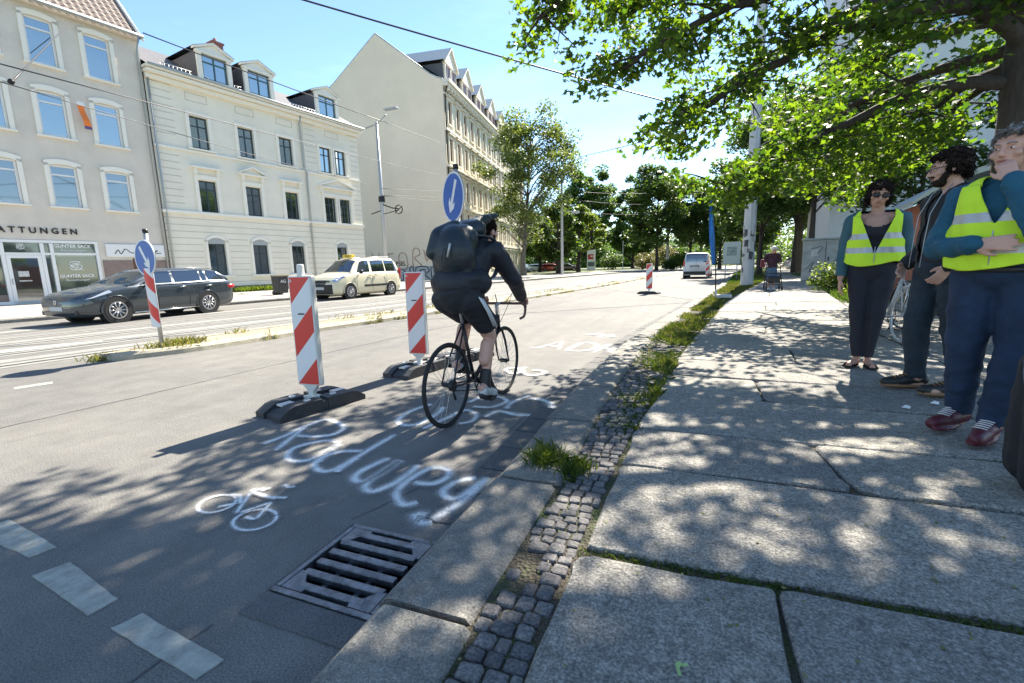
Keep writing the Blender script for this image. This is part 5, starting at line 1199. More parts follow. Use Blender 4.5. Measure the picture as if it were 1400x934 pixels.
# white van seen from behind: tail towards the camera
paint_w = mat('white_van_paint', (.66, .67, .68), .35, coat=.4)
van = [(0, .30, .68, .68, .70), (.07, .24, .86, .86, .82), (.4, .22, 1.02, 1.02, .91), (.95, .22, 1.12, 1.15, .95), (1.35, .22, 1.15, 1.5, .96), (1.75, .22, 1.15, 1.83, .96), (2.2, .22, 1.16, 1.92, .96), (4.5, .22, 1.16, 1.92, .96), (4.78, .24, 1.15, 1.86, .95), (4.86, .30, 1.1, 1.60, .94), (4.90, .36, 1.0, 1.2, .92)]
def van_extras(t, body, sect, tbl):
    for sg in (-1, 1):
        mb = MB(); mb.box((4.85, sg*.87, 1.12), (.12, .12, .42), bev=.02); mb.build('tail_light', M['lamp_red'], t)
        mb = MB(); mb.ell((1.55, sg*1.1, 1.25), (.10, .12, .14)); mb.tube([(1.6, sg*.92, 1.2), (1.56, sg*1.02, 1.22)], .03, 6); mb.build('mirror', M['black_trim'], t)
        mb = MB(); mb.box((.1, sg*.7, .80), (.15, .3, .12), bev=.03); mb.build('headlight', M['lamp_clear'], t)
    mb = MB(); mb.box((4.86, 0, .42), (.2, 1.8, .22), bev=.04); mb.box((2.6, 0, .28), (3.8, 1.5, .1)); mb.build('bumper', M['black_trim'], t)
    mb = MB(); mb.box((4.905, -.1, .90), (.04, .62, .15)); mb.box((4.895, 0, .95), (.02, .012, 1.1)); mb.build('number_plate_recess', M['black_trim'], t)
    mb = MB(); mb.box((4.93, -.1, .86), (.01, .5, .1)); mb.build('number_plate', M['plate'], t)
    mb = MB(); mb.box((2.3, 0, 2.0), (.3, .1, .05)); mb.build('antenna_foot', M['black_trim'], t)
car('delivery_van', 'white delivery van seen from behind in the right lane ahead of the cyclist', 'van', paint_w, van, (.9, 4.15), .33, .80, [((1.5, 2.25), (1.85, 2.28))], (.45, 42.9, 0), R(-90-4), extras=van_extras)
# parked cars far left
def simple_extras(pt):
    def f(t, body, sect, tbl):
        for sg in (-1, 1): mb = MB(); mb.box((.2, sg*.72, .68), (.25, .2, .1), bev=.02); mb.build('headlight', M['lamp_clear'], t); mb = MB(); mb.box((4.62, sg*.74, .82), (.12, .2, .12), bev=.02); mb.build('tail_light', M['lamp_red'], t)
        mb = MB(); mb.box((.03, 0, .42), (.05, 1.0, .15)); mb.build('grille', M['black_trim'], t)
    return f
gp = 'cars parked by the far lawn'
for i, (nm, pc, x, y, rz) in enumerate((('black', (.02, .022, .03), -21.5, 83.0, 182), ('red', (.35, .03, .03), -24.3, 83.4, 184), ('silver blue', (.28, .36, .45), -27.5, 85.0, 182), ('pale blue', (.35, .45, .55), -31, 87, 182))):
    car('parked_car', nm+' car parked by the far lawn, '+['nearest the advertising pillar', 'second from the advertising pillar', 'third from the advertising pillar', 'farthest from the advertising pillar'][i], 'car', mat(nm.replace(' ', '_')+'_car_paint', pc, .3, .3, coat=.8), estate, (.93, 3.65), .325, .66, [((1.62, 3.5), (2.12, 3.55)), ((3.62, 4.38), (3.62, 4.15))], (x+2.2, y, .1), R(rz), group=gp, extras=simple_extras(None), spokes=5, nst=20)
car('parked_car', 'silver car parked behind the tree trunks right of the walker user', 'car', mat('silver_car_paint', (.45, .46, .48), .3, .5, coat=.6), estate, (.93, 3.65), .325, .66, [((1.62, 3.5), (2.12, 3.55)), ((3.62, 4.38), (3.62, 4.15))], (13.2, 54.5, .1), R(186), extras=simple_extras(None), spokes=5, nst=20)
car('parked_car', 'white car glimpsed beyond the birch trunk', 'car', mat('white_car_paint', (.6, .6, .6), .3, .1, coat=.6), estate, (.93, 3.65), .325, .66, [((1.62, 3.5), (2.12, 3.55)), ((3.62, 4.38), (3.62, 4.15))], (-27, 78, .1), R(170), extras=simple_extras(None), spokes=5, nst=20)

# ------------------------------------------------------------------ bicycles
def bicycle(name, label, loc, rz, lean, cols, drop=True, group=None, rack=False):
    """rear tyre contact at origin, forward +y"""
    t = thing(name, label, 'bicycle', loc, 0, group); t.rotation_euler = Matrix.Rotation(rz, 4, 'Z').to_euler(); 
    q = (Matrix.Rotation(rz, 4, 'Z') @ Matrix.Rotation(lean, 4, 'Y')).to_euler(); t.rotation_euler = q
    fr, ty, rim_, bar = cols; wr = .338; wb = 1.02
    for nm, y in (('rear_wheel', 0), ('front_wheel', wb)):
        mb = MB(); mb.ring((0, y, wr), wr-.015, .0145, 'x', 56, 8); w_ = mb.build(nm, ty, t)
        mb = MB(); mb.ring((0, y, wr), wr-.032, .009, 'x', 56, 6); mb.tube([(-.035, y, wr), (.035, y, wr)], .02, 10); mb.tube([(-.055, y, wr), (.055, y, wr)], .01, 8); mb.build('rim', rim_, w_)
        mb = MB()
        for k in range(28):
            a = 2*math.pi*k/28; a2 = a+(.35 if k % 2 else -.35); sx = .028 if k % 4 < 2 else -.028
            mb.tube([(sx, y+.018*math.cos(a2), wr+.018*math.sin(a2)), (0, y+(wr-.038)*math.cos(a), wr+(wr-.038)*math.sin(a))], .0016, 3, cap=False)
        mb.build('spokes', M['chrome'], w_)
    bb = (0, .42, .285); st = (0, .26, .80); ht = (0, .90, .80); hb = (0, .93, .66); rh = (0, 0, wr); fh = (0, wb, wr)
    mb = MB(); mb.tube([bb, st], .016, 10); mb.tube([st, (0, .90, .79)], .014, 10); mb.tube([bb, hb], .018, 10); mb.tube([ht, hb], .019, 10)
    for sx in (-1, 1):
        mb.tube([(sx*.02, bb[1]-.03, bb[2]), (sx*.05, .12, .315), (sx*.055, 0, wr)], .009, 7); mb.tube([(sx*.012, st[1], st[2]-.03), (sx*.05, .05, wr+.12), (sx*.055, 0, wr)], .0075, 7)
    mb.tube([(-.035, bb[1], bb[2]), (.035, bb[1], bb[2])], .024, 12); mb.build('frame', fr, t)
    mb = MB()
    for sx in (-1, 1): mb.tube([(sx*.03, .935, .655), (sx*.052, .955, .55), (sx*.055, .985, .43), (sx*.055, wb, wr)], [.012, .012, .009, .007], 8)
    mb.tube([(-.035, .935, .66), (.035, .935, .66)], .014, 8); mb.build('fork', fr, t)
    mb = MB(); mb.tube([st, (0, .215, .955)], .0125, 8); mb.build('seat_post', M['white_metal'], t)
    mb = MB(); v = []; pr = [(-.13, .07), (-.10, .075), (-.03, .055), (.05, .028), (.13, .018), (.15, .012)]
    n = 8
    for y, w_ in pr:
        for k in range(n): a = 2*math.pi*k/n; v.append((w_*math.cos(a), .225+y, .985+.022*math.sin(a)-(.01 if y > -.05 else 0)))
    mb.add(v, [(i*n+k, i*n+(k+1) % n, (i+1)*n+(k+1) % n, (i+1)*n+k) for i in range(len(pr)-1) for k in range(n)]+[tuple(range(n-1, -1, -1)), tuple(range((len(pr)-1)*n, len(pr)*n))], 0, True); mb.build('saddle', M['black_trim'], t)
    mb = MB(); mb.tube([ht, (0, .885, .90)], .014, 8); mb.tube([(0, .885, .895), (0, .965, .905)], .014, 8); mb.build('stem', M['white_metal'], t)
    mb = MB()
    if drop:
        P = [(0, .97, .905), (.16, .97, .905), (.205, .985, .905), (.215, 1.04, .90), (.215, 1.075, .865), (.215, 1.075, .815), (.215, 1.04, .775), (.215, .96, .765)]
        for sx in (-1, 1): mb.tube(smooth_pl([(p[0]*sx, p[1], p[2]) for p in P], 4), .0125, 8)
        for sx in (-1, 1): mb.tube([(sx*.215, 1.05, .905), (sx*.215, 1.105, .93), (sx*.215, 1.12, .955)], [.016, .018, .012], 8); mb.tube([(sx*.212, 1.11, .92), (sx*.21, 1.115, .86), (sx*.21, 1.09, .80)], .006, 6)
    else:
        for sx in (-1, 1): mb.tube(smooth_pl([(0, .96, .96), (sx*.12, .97, 1.0), (sx*.25, .90, 1.02), (sx*.29, .80, 1.02)], 4), .012, 8)
    mb.build('handlebar', bar, t)
    mb = MB(); 
    for sx in (-1, 1): mb.tube(smooth_pl([(sx*.05, 1.0, .91), (sx*.09, 1.05, .99), (sx*.05, 1.03, .87), (0, .96, .72)], 4), .0028, 5)
    mb.build('brake_cable', M['black_trim'], t)
    mb = MB(); mb.ring((.055, bb[1], bb[2]), .085, .006, 'x', 36, 5); mb.disc((.055, bb[1], bb[2]), .0, .03, 'x', .01, 16)
    for k in range(5): a = 2*math.pi*k/5; mb.tube([(.055, bb[1], bb[2]), (.055, bb[1]+.085*math.cos(a), bb[2]+.085*math.sin(a))], .007, 5)
    mb.disc((.045, 0, wr), .0, .045, 'x', .03, 18); 
    for s_ in (.085, -.085): mb.tube([(.055, bb[1], bb[2]+s_), (.048, 0, wr+s_*.5)], .0045, 4)
    mb.tube([(.048, .0, wr-.05), (.048, .03, wr-.12)], .01, 6); mb.build('chainset', M['dark_metal'], t)
    for sx, an in ((1, R(-78)), (-1, R(102))):
        mb = MB(); e = (sx*.075, bb[1]+.17*math.cos(an), bb[2]+.17*math.sin(an)); mb.tube([(sx*.06, bb[1], bb[2]), e], .011, 7); mb.box((sx*.125, e[1], e[2]), (.09, .07, .022), bev=.005); mb.build('pedal_crank', M['dark_metal'], t)
    if rack:
        mb = MB()
        for sx in (-1, 1): mb.tube([(sx*.06, 0, wr), (sx*.06, -.02, .72), (sx*.06, .22, .72)], .006, 5); mb.tube([(sx*.06, -.02, .72), (sx*.06, -.22, .72)], .006, 5)
        for y in (-.2, -.1, 0, .1): mb.tube([(-.06, y, .722), (.06, y, .722)], .005, 5)
        mb.build('luggage_rack', M['chrome'], t)
        mb = MB(); mb.ring((0, 0, wr), wr+.02, .022, 'x', 30, 6, a0=R(20), a1=R(190)); mb.ring((0, wb, wr), wr+.02, .022, 'x', 30, 6, a0=R(10), a1=R(150)); mb.build('mudguard', fr, t)
    return t
frame_m = mat('dark_bicycle_frame', (.03, .025, .03), .35, .4)
BX, BY = -1.776, 3.08; BROT = -math.atan2(-1.719+1.776, 1.018)
bicycle('road_bicycle', 'dark racing bicycle with drop handlebars ridden over the painted letters', (BX, BY, 0), BROT, R(0), (frame_m, M['tyre'], M['dark_metal'], mat('brown_bar_tape', (.12, .07, .06), .7)))
white_f = mat('white_bicycle_frame', (.5, .5, .5), .4)
bicycle('city_bicycle', 'pale city bicycle with silver rims parked between the woman and the bearded man', (2.38, 6.9, .21), R(8), R(6), (white_f, mat('pale_tyre', (.42, .42, .40), .7), M['chrome'], M['chrome']), drop=False, rack=True, group='parked bicycles')
bicycle('city_bicycle', 'dark city bicycle parked behind the pale one, mostly hidden by the bearded man', (3.1, 7.2, .21), R(16), R(6), (frame_m, M['tyre'], M['chrome'], M['chrome']), drop=False, rack=True, group='parked bicycles')
# ------------------------------------------------------------------ people
M['skin'] = mat('skin', (.50, .27, .19), .5, var=.07, vscale=22)
M['skin_pale'] = mat('pale_skin', (.56, .32, .24), .5, var=.07, vscale=22)
M['hair_dark'] = mat('dark_brown_hair', (.020, .012, .009), .75, var=.5, vscale=60, bump=.5, bscale=60, stretch=(1, 1, .25), spec=.2)
M['hair_grey'] = mat('grey_hair', (.20, .185, .17), .55, var=.4, vscale=60, bump=1, bscale=90, stretch=(1, 1, .3))
M['hair_white'] = mat('white_hair', (.62, .60, .56), .6, var=.2, vscale=60)
M['hiviz'] = mat('fluorescent_yellow_fabric', (.62, .88, .03), .75, var=.05, vscale=10, bump=.25, bscale=14)
M['band'] = mat('silver_reflective_band', (.46, .46, .46), .35, .2, var=.06, vscale=20)
M['teal'] = mat('teal_knit', (.012, .085, .14), .85, var=.25, vscale=8, bump=.5, bscale=35)
M['teal2'] = mat('blue_green_jacket', (.04, .105, .13), .8, var=.2, vscale=7, bump=.5, bscale=18)
M['navy'] = mat('black_navy_cloth', (.012, .013, .018), .75, var=.3, vscale=6, bump=.5, bscale=16)
M['trouser_dark'] = mat('dark_trousers', (.012, .014, .024), .8, var=.25, vscale=6, bump=.5, bscale=16)
M['jeans'] = mat('blue_jeans', (.012, .028, .062), .85, var=.35, vscale=7, bump=.6, bscale=22)
M['jeans2'] = mat('grey_blue_jeans', (.015, .028, .042), .85, var=.35, vscale=7, bump=.6, bscale=22)
M['shoe_red'] = mat('burgundy_shoe', (.10, .012, .022), .45, bump=.2)
M['shoe_black'] = mat('black_shoe', (.015, .014, .013), .45, bump=.2)
M['sole_tan'] = mat('tan_sole', (.25, .13, .06), .7)
M['lip'] = mat('lips', (.36, .12, .10), .5)
M['eye_white'] = mat('eye_white', (.7, .68, .65), .3)
M['iris'] = mat('dark_iris', (.02, .015, .012), .2)

def cap_mesh(caps):
    """closed volumes for every limb section; the remesher fuses them into one skin"""
    mb = MB()
    for c in caps:
        if c[0] == 'c':
            _, p0, p1, r0, r1 = c[:5]; p0, p1 = Vector(p0), Vector(p1); d = p1-p0; Ln = d.length
            if Ln < 1e-5: mb.ell(p0, (r0,)*3, seg=14, rings=9); continue
            t = d/Ln; q = t.to_track_quat('Z', 'Y').to_matrix().to_4x4(); mx = Matrix.Translation(p0) @ q
            sq = c[5] if len(c) > 5 and c[5] else 1.0; seg = 16; rows_ = []
            for k in range(0, 5): a = -math.pi/2+math.pi/2*k/4; rows_.append((r0*math.cos(a), r0*math.sin(a)))
            for k in range(1, 5): rows_.append((r0+(r1-r0)*k/5, Ln*k/5))
            for k in range(0, 5): a = math.pi/2*k/4; rows_.append((r1*math.cos(a), Ln+r1*math.sin(a)))
            rows_ = rows_[1:-1]; v = [(0, 0, -r0)]
            for r_, z in rows_: v += [(r_*math.cos(2*math.pi*k/seg), r_*sq*math.sin(2*math.pi*k/seg), z) for k in range(seg)]
            v.append((0, 0, Ln+r1)); T = len(v)-1; nr = len(rows_)
            f_ = [(0, 1+(k+1) % seg, 1+k) for k in range(seg)] + [(1+i*seg+k, 1+i*seg+(k+1) % seg, 1+(i+1)*seg+(k+1) % seg, 1+(i+1)*seg+k) for i in range(nr-1) for k in range(seg)] + [(1+(nr-1)*seg+k, 1+(nr-1)*seg+(k+1) % seg, T) for k in range(seg)]
            mb.add(v, f_, 0, True, mx)
        else:
            _, cc, rr, mx = c[:4]; mb.ell((0, 0, 0), rr, seg=20, rings=14, mx=Matrix.Translation(Vector(cc)) @ (mx if mx is not None else Matrix.Identity(4)))
    return mb
def sdist(P, caps):
    best = np.full(len(P), 1e9); idx = np.zeros(len(P), int)
    for i, c in enumerate(caps):
        if c[0] == 'c':
            a, b = np.array(c[1], float), np.array(c[2], float); d = b-a; L2 = max(1e-9, d@d); t = np.clip(((P-a)@d)/L2, 0, 1)
            dist = np.linalg.norm(P-a-t[:, None]*d, axis=1) - (c[3]+(c[4]-c[3])*t)
        else:
            mx = c[3]; q = P-np.array(c[1], float)
            if mx is not None: q = q @ np.array(mx.to_3x3())
            k = np.linalg.norm(q/np.array(c[2]), axis=1); dist = (k-1)*min(c[2])
        m_ = dist < best; best[m_] = dist[m_]; idx[m_] = i
    return best, idx
def blob(name, caps, mats, parent, voxel=.009, smooth=3, tags=None, post=None, disp=None):
    """caps: list; tags[i]: material slot of caps[i]"""
    mb = cap_mesh(caps); o = mb.build(name, mats, parent)
    md = o.modifiers.new('r', 'REMESH'); md.mode = 'VOXEL'; md.voxel_size = voxel; md.use_smooth_shade = True
    if smooth: ms = o.modifiers.new('s', 'SMOOTH'); ms.factor = .5; ms.iterations = smooth
    apply_mods(o); me = o.data; me.materials.clear()
    for m in (mats if isinstance(mats, (list, tuple)) else [mats]): me.materials.append(m)
    n = len(me.vertices); P = np.empty(n*3); me.vertices.foreach_get('co', P); P = P.reshape(-1, 3)
    if disp is not None:
        Nn = np.empty(n*3); me.vertices.foreach_get('normal', Nn); P = P + Nn.reshape(-1, 3)*disp(P)[:, None]; me.vertices.foreach_set('co', P.ravel())
    if tags is not None:
        C_ = np.empty(len(me.polygons)*3); me.polygons.foreach_get('center', C_); C_ = C_.reshape(-1, 3); _, idx = sdist(C_, caps)
        me.polygons.foreach_set('material_index', np.array(tags)[idx].astype(np.int32))
    if post: post(me)
    me.polygons.foreach_set('use_smooth', [True]*len(me.polygons)); me.update(); return o
def folds(amp=.004, f1=23., seed=0):
    def d(P):
        r_ = np.random.default_rng(int(seed*7+f1)); out = np.zeros(len(P)); W = P + .03*np.sin(P[:, [2, 0, 1]]*11+seed)
        for k in range(9):
            v = r_.normal(size=3); v[2] *= 1.7; v /= np.linalg.norm(v); f = f1*r_.uniform(.55, 2.3); m_ = .5+.5*np.sin(P @ r_.normal(size=3)*6+k)
            out += m_*(1-2*np.abs(np.sin(W @ v*f*.5+r_.uniform(0, 6))))*(f1/f)**.6
        return np.maximum(amp*out*.85, -.006)
    return d
def del_faces(me, keep):
    bm = bmesh.new(); bm.from_mesh(me); dl = [f for f in bm.faces if not keep(f.calc_center_median())]; bmesh.ops.delete(bm, geom=dl, context='FACES'); bm.to_mesh(me); bm.free()
def E_(c, r, mx=None): return ('e', c, r, mx)
def Cp(a, b, r0, r1=None): return ('c', a, b, r0, r0 if r1 is None else r1)
def head_caps(H, s=1.0, female=False):
    """H: matrix, head centre; face looks to local -y"""
    T = lambda x, y, z: tuple(H @ Vector((x*s, y*s, z*s))); rot = H.to_3x3().to_4x4()
    c = [E_(T(0, .012, .025), (.074*s, .092*s, .088*s), rot), E_(T(0, -.010, -.035), (.062*s, .076*s, .078*s), rot), E_(T(0, -.030, -.082), (.034*s, .042*s, .028*s), rot),
         Cp(T(0, -.088, .012), T(0, -.108, -.025), .008*s, .0135*s), Cp(T(-.014, -.092, -.030), T(.014, -.092, -.030), .008*s), Cp(T(-.035, -.078, .030), T(.035, -.078, .030), .012*s),
         E_(T(-.046, -.062, -.022), (.022*s, .018*s, .020*s), rot), E_(T(.046, -.062, -.022), (.022*s, .018*s, .020*s), rot), Cp(T(-.016, -.083, -.057), T(.016, -.083, -.057), .010*s),
         E_(T(-.077, .008, -.008), (.010*s, .020*s, .032*s), rot), E_(T(.077, .008, -.008), (.010*s, .020*s, .032*s), rot)]
    return c, T, rot
def face_bits(par, H, s, glasses=None, brow=None, smile=0):
    T = lambda x, y, z: tuple(H @ Vector((x*s, y*s, z*s)))
    for sx in (-1, 1):
        mb = MB(); mb.ell(T(sx*.030, -.0785, .005), (.0125*s, .0085*s, .0052*s), 0, mx=None); mb.ell(T(sx*.030, -.0865, .005), (.0050*s, .003*s, .0046*s), 1)
        mb.build('eye', [M['eye_white'], M['iris']], par)
    mb = MB(); mb.tube([T(-.025, -.088, -.056), T(-.010, -.0955, -.0545), T(0, -.0965, -.0565), T(.010, -.0955, -.0545), T(.025, -.088, -.056)], [.002*s, .0050*s, .0055*s, .0050*s, .002*s], 8); mb.build('lips', M['lip'], par)
    if brow:
        for sx in (-1, 1): mb = MB(); mb.tube([T(sx*.014, -.090, .026), T(sx*.032, -.0885, .032), T(sx*.050, -.077, .026)], .0035*s, 6); mb.build('eyebrow', brow, par)
    if glasses:
        mb = MB(); dark = glasses == 'sun'
        for sx in (-1, 1):
            if dark: mb.ell(T(sx*.033, -.098, .004), (.029*s, .012*s, .020*s), 0)
            else:
                pts = [T(sx*.033+.024*math.cos(a), -.101, .003+.017*math.sin(a)) for a in [2*math.pi*k/14 for k in range(15)]]; mb.tube(pts, .0018*s, 5, 0)
            mb.tube([T(sx*.056, -.092, .008), T(sx*.078, -.05, .008), T(sx*.080, .012, .002)], .0028*s, 5, 0)
        mb.tube([T(-.010, -.104, .008), T(.010, -.104, .008)], .0028*s, 5, 0); mb.build('glasses', [M['black_trim']], par)
def hand_caps(W, d, n, side=1, curl=.4, s=1.0, spread=.10):
    """W wrist, d direction of the fingers, n back-of-hand normal; side = +1 thumb towards d x n"""
    W, d, n = Vector(W), Vector(d).normalized(), Vector(n).normalized(); n = (n-d*n.dot(d)).normalized(); u = d.cross(n)*side; c = []
    for k, off in enumerate((-.027, -.009, .009, .027)):
        p = W + d*.085*s + u*off*s; c.append(Cp(tuple(W+d*.012*s+u*off*.55*s), tuple(p), .0145*s, .0125*s))
    Ls = [(.024, .018, .014), (.030, .022, .016), (.033, .024, .017), (.030, .022, .016)]
    for k, off in enumerate((-.030, -.010, .0105, .031)):
        p = W+d*.088*s+u*off*s; dr = (d+u*spread*(off/.03)).normalized()
        for j, l in enumerate(Ls[k]):
            a = curl*(j+.6); dd = (dr*math.cos(a)-n*math.sin(a)).normalized(); q = p+dd*l*s*1.15; c.append(Cp(tuple(p), tuple(q), (.0092-.0006*j)*s, (.0086-.0006*j)*s)); p = q
    p = W+d*.022*s+u*.028*s; dd = (d*.75+u*.65-n*.25).normalized(); q = p+dd*.040*s; c.append(Cp(tuple(p), tuple(q), .0135*s, .0105*s)); dd = (d*.95+u*.15-n*.35).normalized(); c.append(Cp(tuple(q), tuple(q+dd*.034*s), .0105*s, .0085*s))
    return c
def strands(name, o, n, ln, wd, m_, seed, down=.9, out=.35):
    """short tapering locks rooted on the hair volume"""
    g = np.random.default_rng(seed); me = o.data; k = len(me.vertices); P = np.empty(k*3); me.vertices.foreach_get('co', P); P = P.reshape(-1, 3); Nn = np.empty(k*3); me.vertices.foreach_get('normal', Nn); Nn = Nn.reshape(-1, 3)
    ix = g.integers(0, k, n); p, nn = P[ix]-Nn[ix]*.004, Nn[ix]; d = np.zeros((n, 3)); d[:, 2] = -down; d += g.normal(size=(n, 3))*.55; d -= nn*np.sum(d*nn, 1)[:, None]; d /= np.linalg.norm(d, axis=1)[:, None]+1e-6
    L_ = ln*g.uniform(.5, 1.2, n)[:, None]; s_ = np.cross(d, nn)*wd; V = np.zeros((n, 5, 3)); V[:, 0] = p-s_; V[:, 1] = p+s_; V[:, 2] = p+d*L_*.5+nn*L_*out*.6+s_*.8; V[:, 3] = p+d*L_+nn*L_*out*.45; V[:, 4] = p+d*L_*.5+nn*L_*out*.6-s_*.8
    m2 = bpy.data.meshes.new(name); m2.from_pydata(V.reshape(-1, 3).tolist(), [], [tuple(range(5*i, 5*i+5)) for i in range(n)]); m2.materials.append(m_); return link(name, m2, o)
def hair_disp(seed, amp):
    def d(P): return amp*(np.sin(P[:, 0]*95+seed)*np.sin(P[:, 1]*83+seed*2)*np.sin(P[:, 2]*77+1)+.5*np.sin(P[:, 0]*190)*np.sin(P[:, 2]*170+seed))
    return d
def rotx(a): return Matrix.Rotation(a, 4, 'X')
def rotz(a): return Matrix.Rotation(a, 4, 'Z')

def vest(par, z0, z1, hip_r, chest_r, sh_z, cxy=(0, 0), bands=(0.13, .26), vdepth=.30, mx=None, waist_r=None, extra=None, open_neck=.11):
    """sleeveless vest, V neck, two reflective bands; built as a shell round the torso"""
    nz, na = 44, 96; wr_ = waist_r or ((hip_r[0]+chest_r[0])/2, (hip_r[1]+chest_r[1])/2); vs = []; H_ = z1-z0
    for j in range(nz+1):
        t = j/nz; z = z0+H_*t
        if t < .35: k = t/.35; rx, ry = hip_r[0]+(wr_[0]-hip_r[0])*k, hip_r[1]+(wr_[1]-hip_r[1])*k
        elif t < .75: k = (t-.35)/.4; rx, ry = wr_[0]+(chest_r[0]-wr_[0])*k, wr_[1]+(chest_r[1]-wr_[1])*k
        else: k = (t-.75)/.25; rx, ry = chest_r[0]*(1-.06*k*k), chest_r[1]*(1-.30*k*k)
        for i in range(na):
            a = 2*math.pi*i/na; ex = .8; cc, ss = math.cos(a), math.sin(a)
            x = rx*abs(cc)**ex*(1 if cc > 0 else -1); y = ry*abs(ss)**ex*(1 if ss > 0 else -1); f_ = 1-max(0, t-.8)*5
            w_ = 1+(.030*math.sin(a*7+t*5)*(1-t)+.016*math.sin(a*15+t*13)+.010*math.sin(a*4-t*19))*f_; droop = -.022*math.sin(a*3+1)*(1-t)**2
            vs.append((cxy[0]+x*w_, cxy[1]+y*w_, z+droop))
    rxt, ryt = rx, ry
    me = bpy.data.meshes.new('vest'); me.from_pydata(vs, [], [(j*na+i, j*na+(i+1) % na, (j+1)*na+(i+1) % na, (j+1)*na+i) for j in range(nz) for i in range(na)])
    zv = z1-vdepth; kk = open_neck/vdepth; xa = chest_r[0]*.86; za = z1-.25; bm = bmesh.new(); bm.from_mesh(me)
    def cut(co, no): bmesh.ops.bisect_plane(bm, geom=bm.verts[:]+bm.edges[:]+bm.faces[:], plane_co=co, plane_no=no, dist=1e-5)
    for sx in (-1, 1):
        cut((cxy[0]+sx*.004, 0, zv), (1, 0, -sx*kk)); cut((cxy[0]+sx*xa, 0, 0), (1, 0, 0)); cut((cxy[0]+sx*(xa+.04), 0, za), (sx*1, 0, .55)); cut((cxy[0]+sx*open_neck, 0, 0), (1, 0, 0))
    cut((0, 0, z1-.05), (0, 0, 1))
    for lo in bands: cut((0, 0, z0+lo), (0, 0, 1)); cut((0, 0, z0+lo+.052), (0, 0, 1))
    dl = []
    for f_ in bm.faces:
        c = f_.calc_center_median(); x = abs(c.x-cxy[0]); f_.material_index = 1 if any(lo < c.z-z0 < lo+.052 for lo in bands) else 0; f_.smooth = True
        if (c.y < cxy[1] and c.z > zv and x < .004+(c.z-zv)*kk) or (c.y > cxy[1] and c.z > z1-.05 and x < open_neck) or (x > xa and (x-xa-.04)+(c.z-za)*.55 > 0): dl.append(f_)
    bmesh.ops.delete(bm, geom=dl, context='FACES'); bm.to_mesh(me); bm.free(); me.materials.append(M['hiviz']); me.materials.append(M['band'])
    o = link('safety_vest', me, par); so = o.modifiers.new('s', 'SOLIDIFY'); so.thickness = .006; so.offset = 1; apply_mods(o)
    for sx in (-1, 1):
        mb = MB(); v = []; nc, nq = 6, 12
        for i in range(nc+1):
            x = open_neck+(xa-open_neck)*i/nc; y = ryt*max(0.0, 1-(x/rxt)**2.5)**.4
            for q in range(nq+1):
                an = math.pi*q/nq; v.append((cxy[0]+sx*x, cxy[1]-y*math.cos(an), z1-.012+(sh_z-z1+.095-.05*(i/nc)**2)*math.sin(an)**.75))
        mb.add(v, [(i*(nq+1)+q, i*(nq+1)+q+1, (i+1)*(nq+1)+q+1, (i+1)*(nq+1)+q) for i in range(nc) for q in range(nq)], 0, True)
        s_ = mb.build('shoulder_strap', M['hiviz'], o); so = s_.modifiers.new('s', 'SOLIDIFY'); so.thickness = .006; apply_mods(s_)
    mb = MB(); mb.tube([(cxy[0], cxy[1]-hip_r[1]*1.02-.006, z0+.01), (cxy[0], cxy[1]-wr_[1]*1.01-.006, z0+H_*.35), (cxy[0], cxy[1]-chest_r[1]*.99-.006, zv)], .004, 5); mb.build('zip', M['band'], o)
    return o

# ---- woman in vest and sunglasses (faces the camera, local -y)
wz_ = swz(1.56, 5.3)
pw_ = thing('person', 'woman in sunglasses and yellow vest over a blue green jacket, in dark trousers and sandals', 'person', (1.56, 5.33, wz_), R(-14))
hz = 1.615; Hm = Matrix.Translation((-.0, -.03, hz)) @ rotz(R(4)) @ rotx(R(12)) @ Matrix.Rotation(R(9), 4, 'Y')
hc, T, rot = head_caps(Hm, 1.0, True)
legs = [Cp((-.09, 0, .92), (-.075, -.01, .50), .092, .056), Cp((-.075, -.01, .50), (-.055, .02, .10), .056, .032), Cp((.09, 0, .92), (.065, -.03, .50), .092, .056), Cp((.065, -.03, .50), (.035, .02, .10), .056, .032)]
feet = [Cp((-.055, .03, .045), (-.11, -.10, .03), .036, .028), Cp((.035, .03, .045), (.07, -.12, .03), .036, .028)]
torso = [E_((0, 0, .96), (.175, .125, .13)), E_((0, 0, 1.12), (.150, .11, .16)), E_((0, 0, 1.30), (.165, .115, .16)), Cp((-.14, .01, 1.40), (.14, .01, 1.40), .06), E_((-.07, -.06, 1.27), (.07, .06, .07)), E_((.07, -.06, 1.27), (.07, .06, .07))]
neck = [Cp((0, .01, 1.42), (0, -.01, 1.54), .054, .050)]
armL = [Cp((-.185, .01, 1.39), (-.225, .03, 1.10), .052, .042), Cp((-.225, .03, 1.10), (-.235, -.03, .86), .042, .030)]
armR = [Cp((.185, .01, 1.39), (.235, .04, 1.12), .052, .042), Cp((.235, .04, 1.12), (.20, .14, .93), .042, .030)]
hands = hand_caps((-.236, -.035, .85), (-.02, -.08, -1), (-1, -.2, 0), -1, .3, .95) + hand_caps((.20, .145, .92), (-.25, .45, -.8), (1, .2, 0), 1, .3, .95)
allc = hc+neck+torso+legs+feet+armL+armR+hands; blob('body', allc, [M['skin']], pw_, .0075, 2)
inf = lambda L_, d: [(('c', c[1], c[2], c[3]+d, c[4]+d) if c[0] == 'c' else ('e', c[1], tuple(r_+d for r_ in c[2]), c[3])) for c in L_]
blob('trousers', inf(legs+torso[:1], .014), M['trouser_dark'], pw_, .011, 3, disp=folds(.004), post=lambda me: del_faces(me, lambda p: p.z > .10))
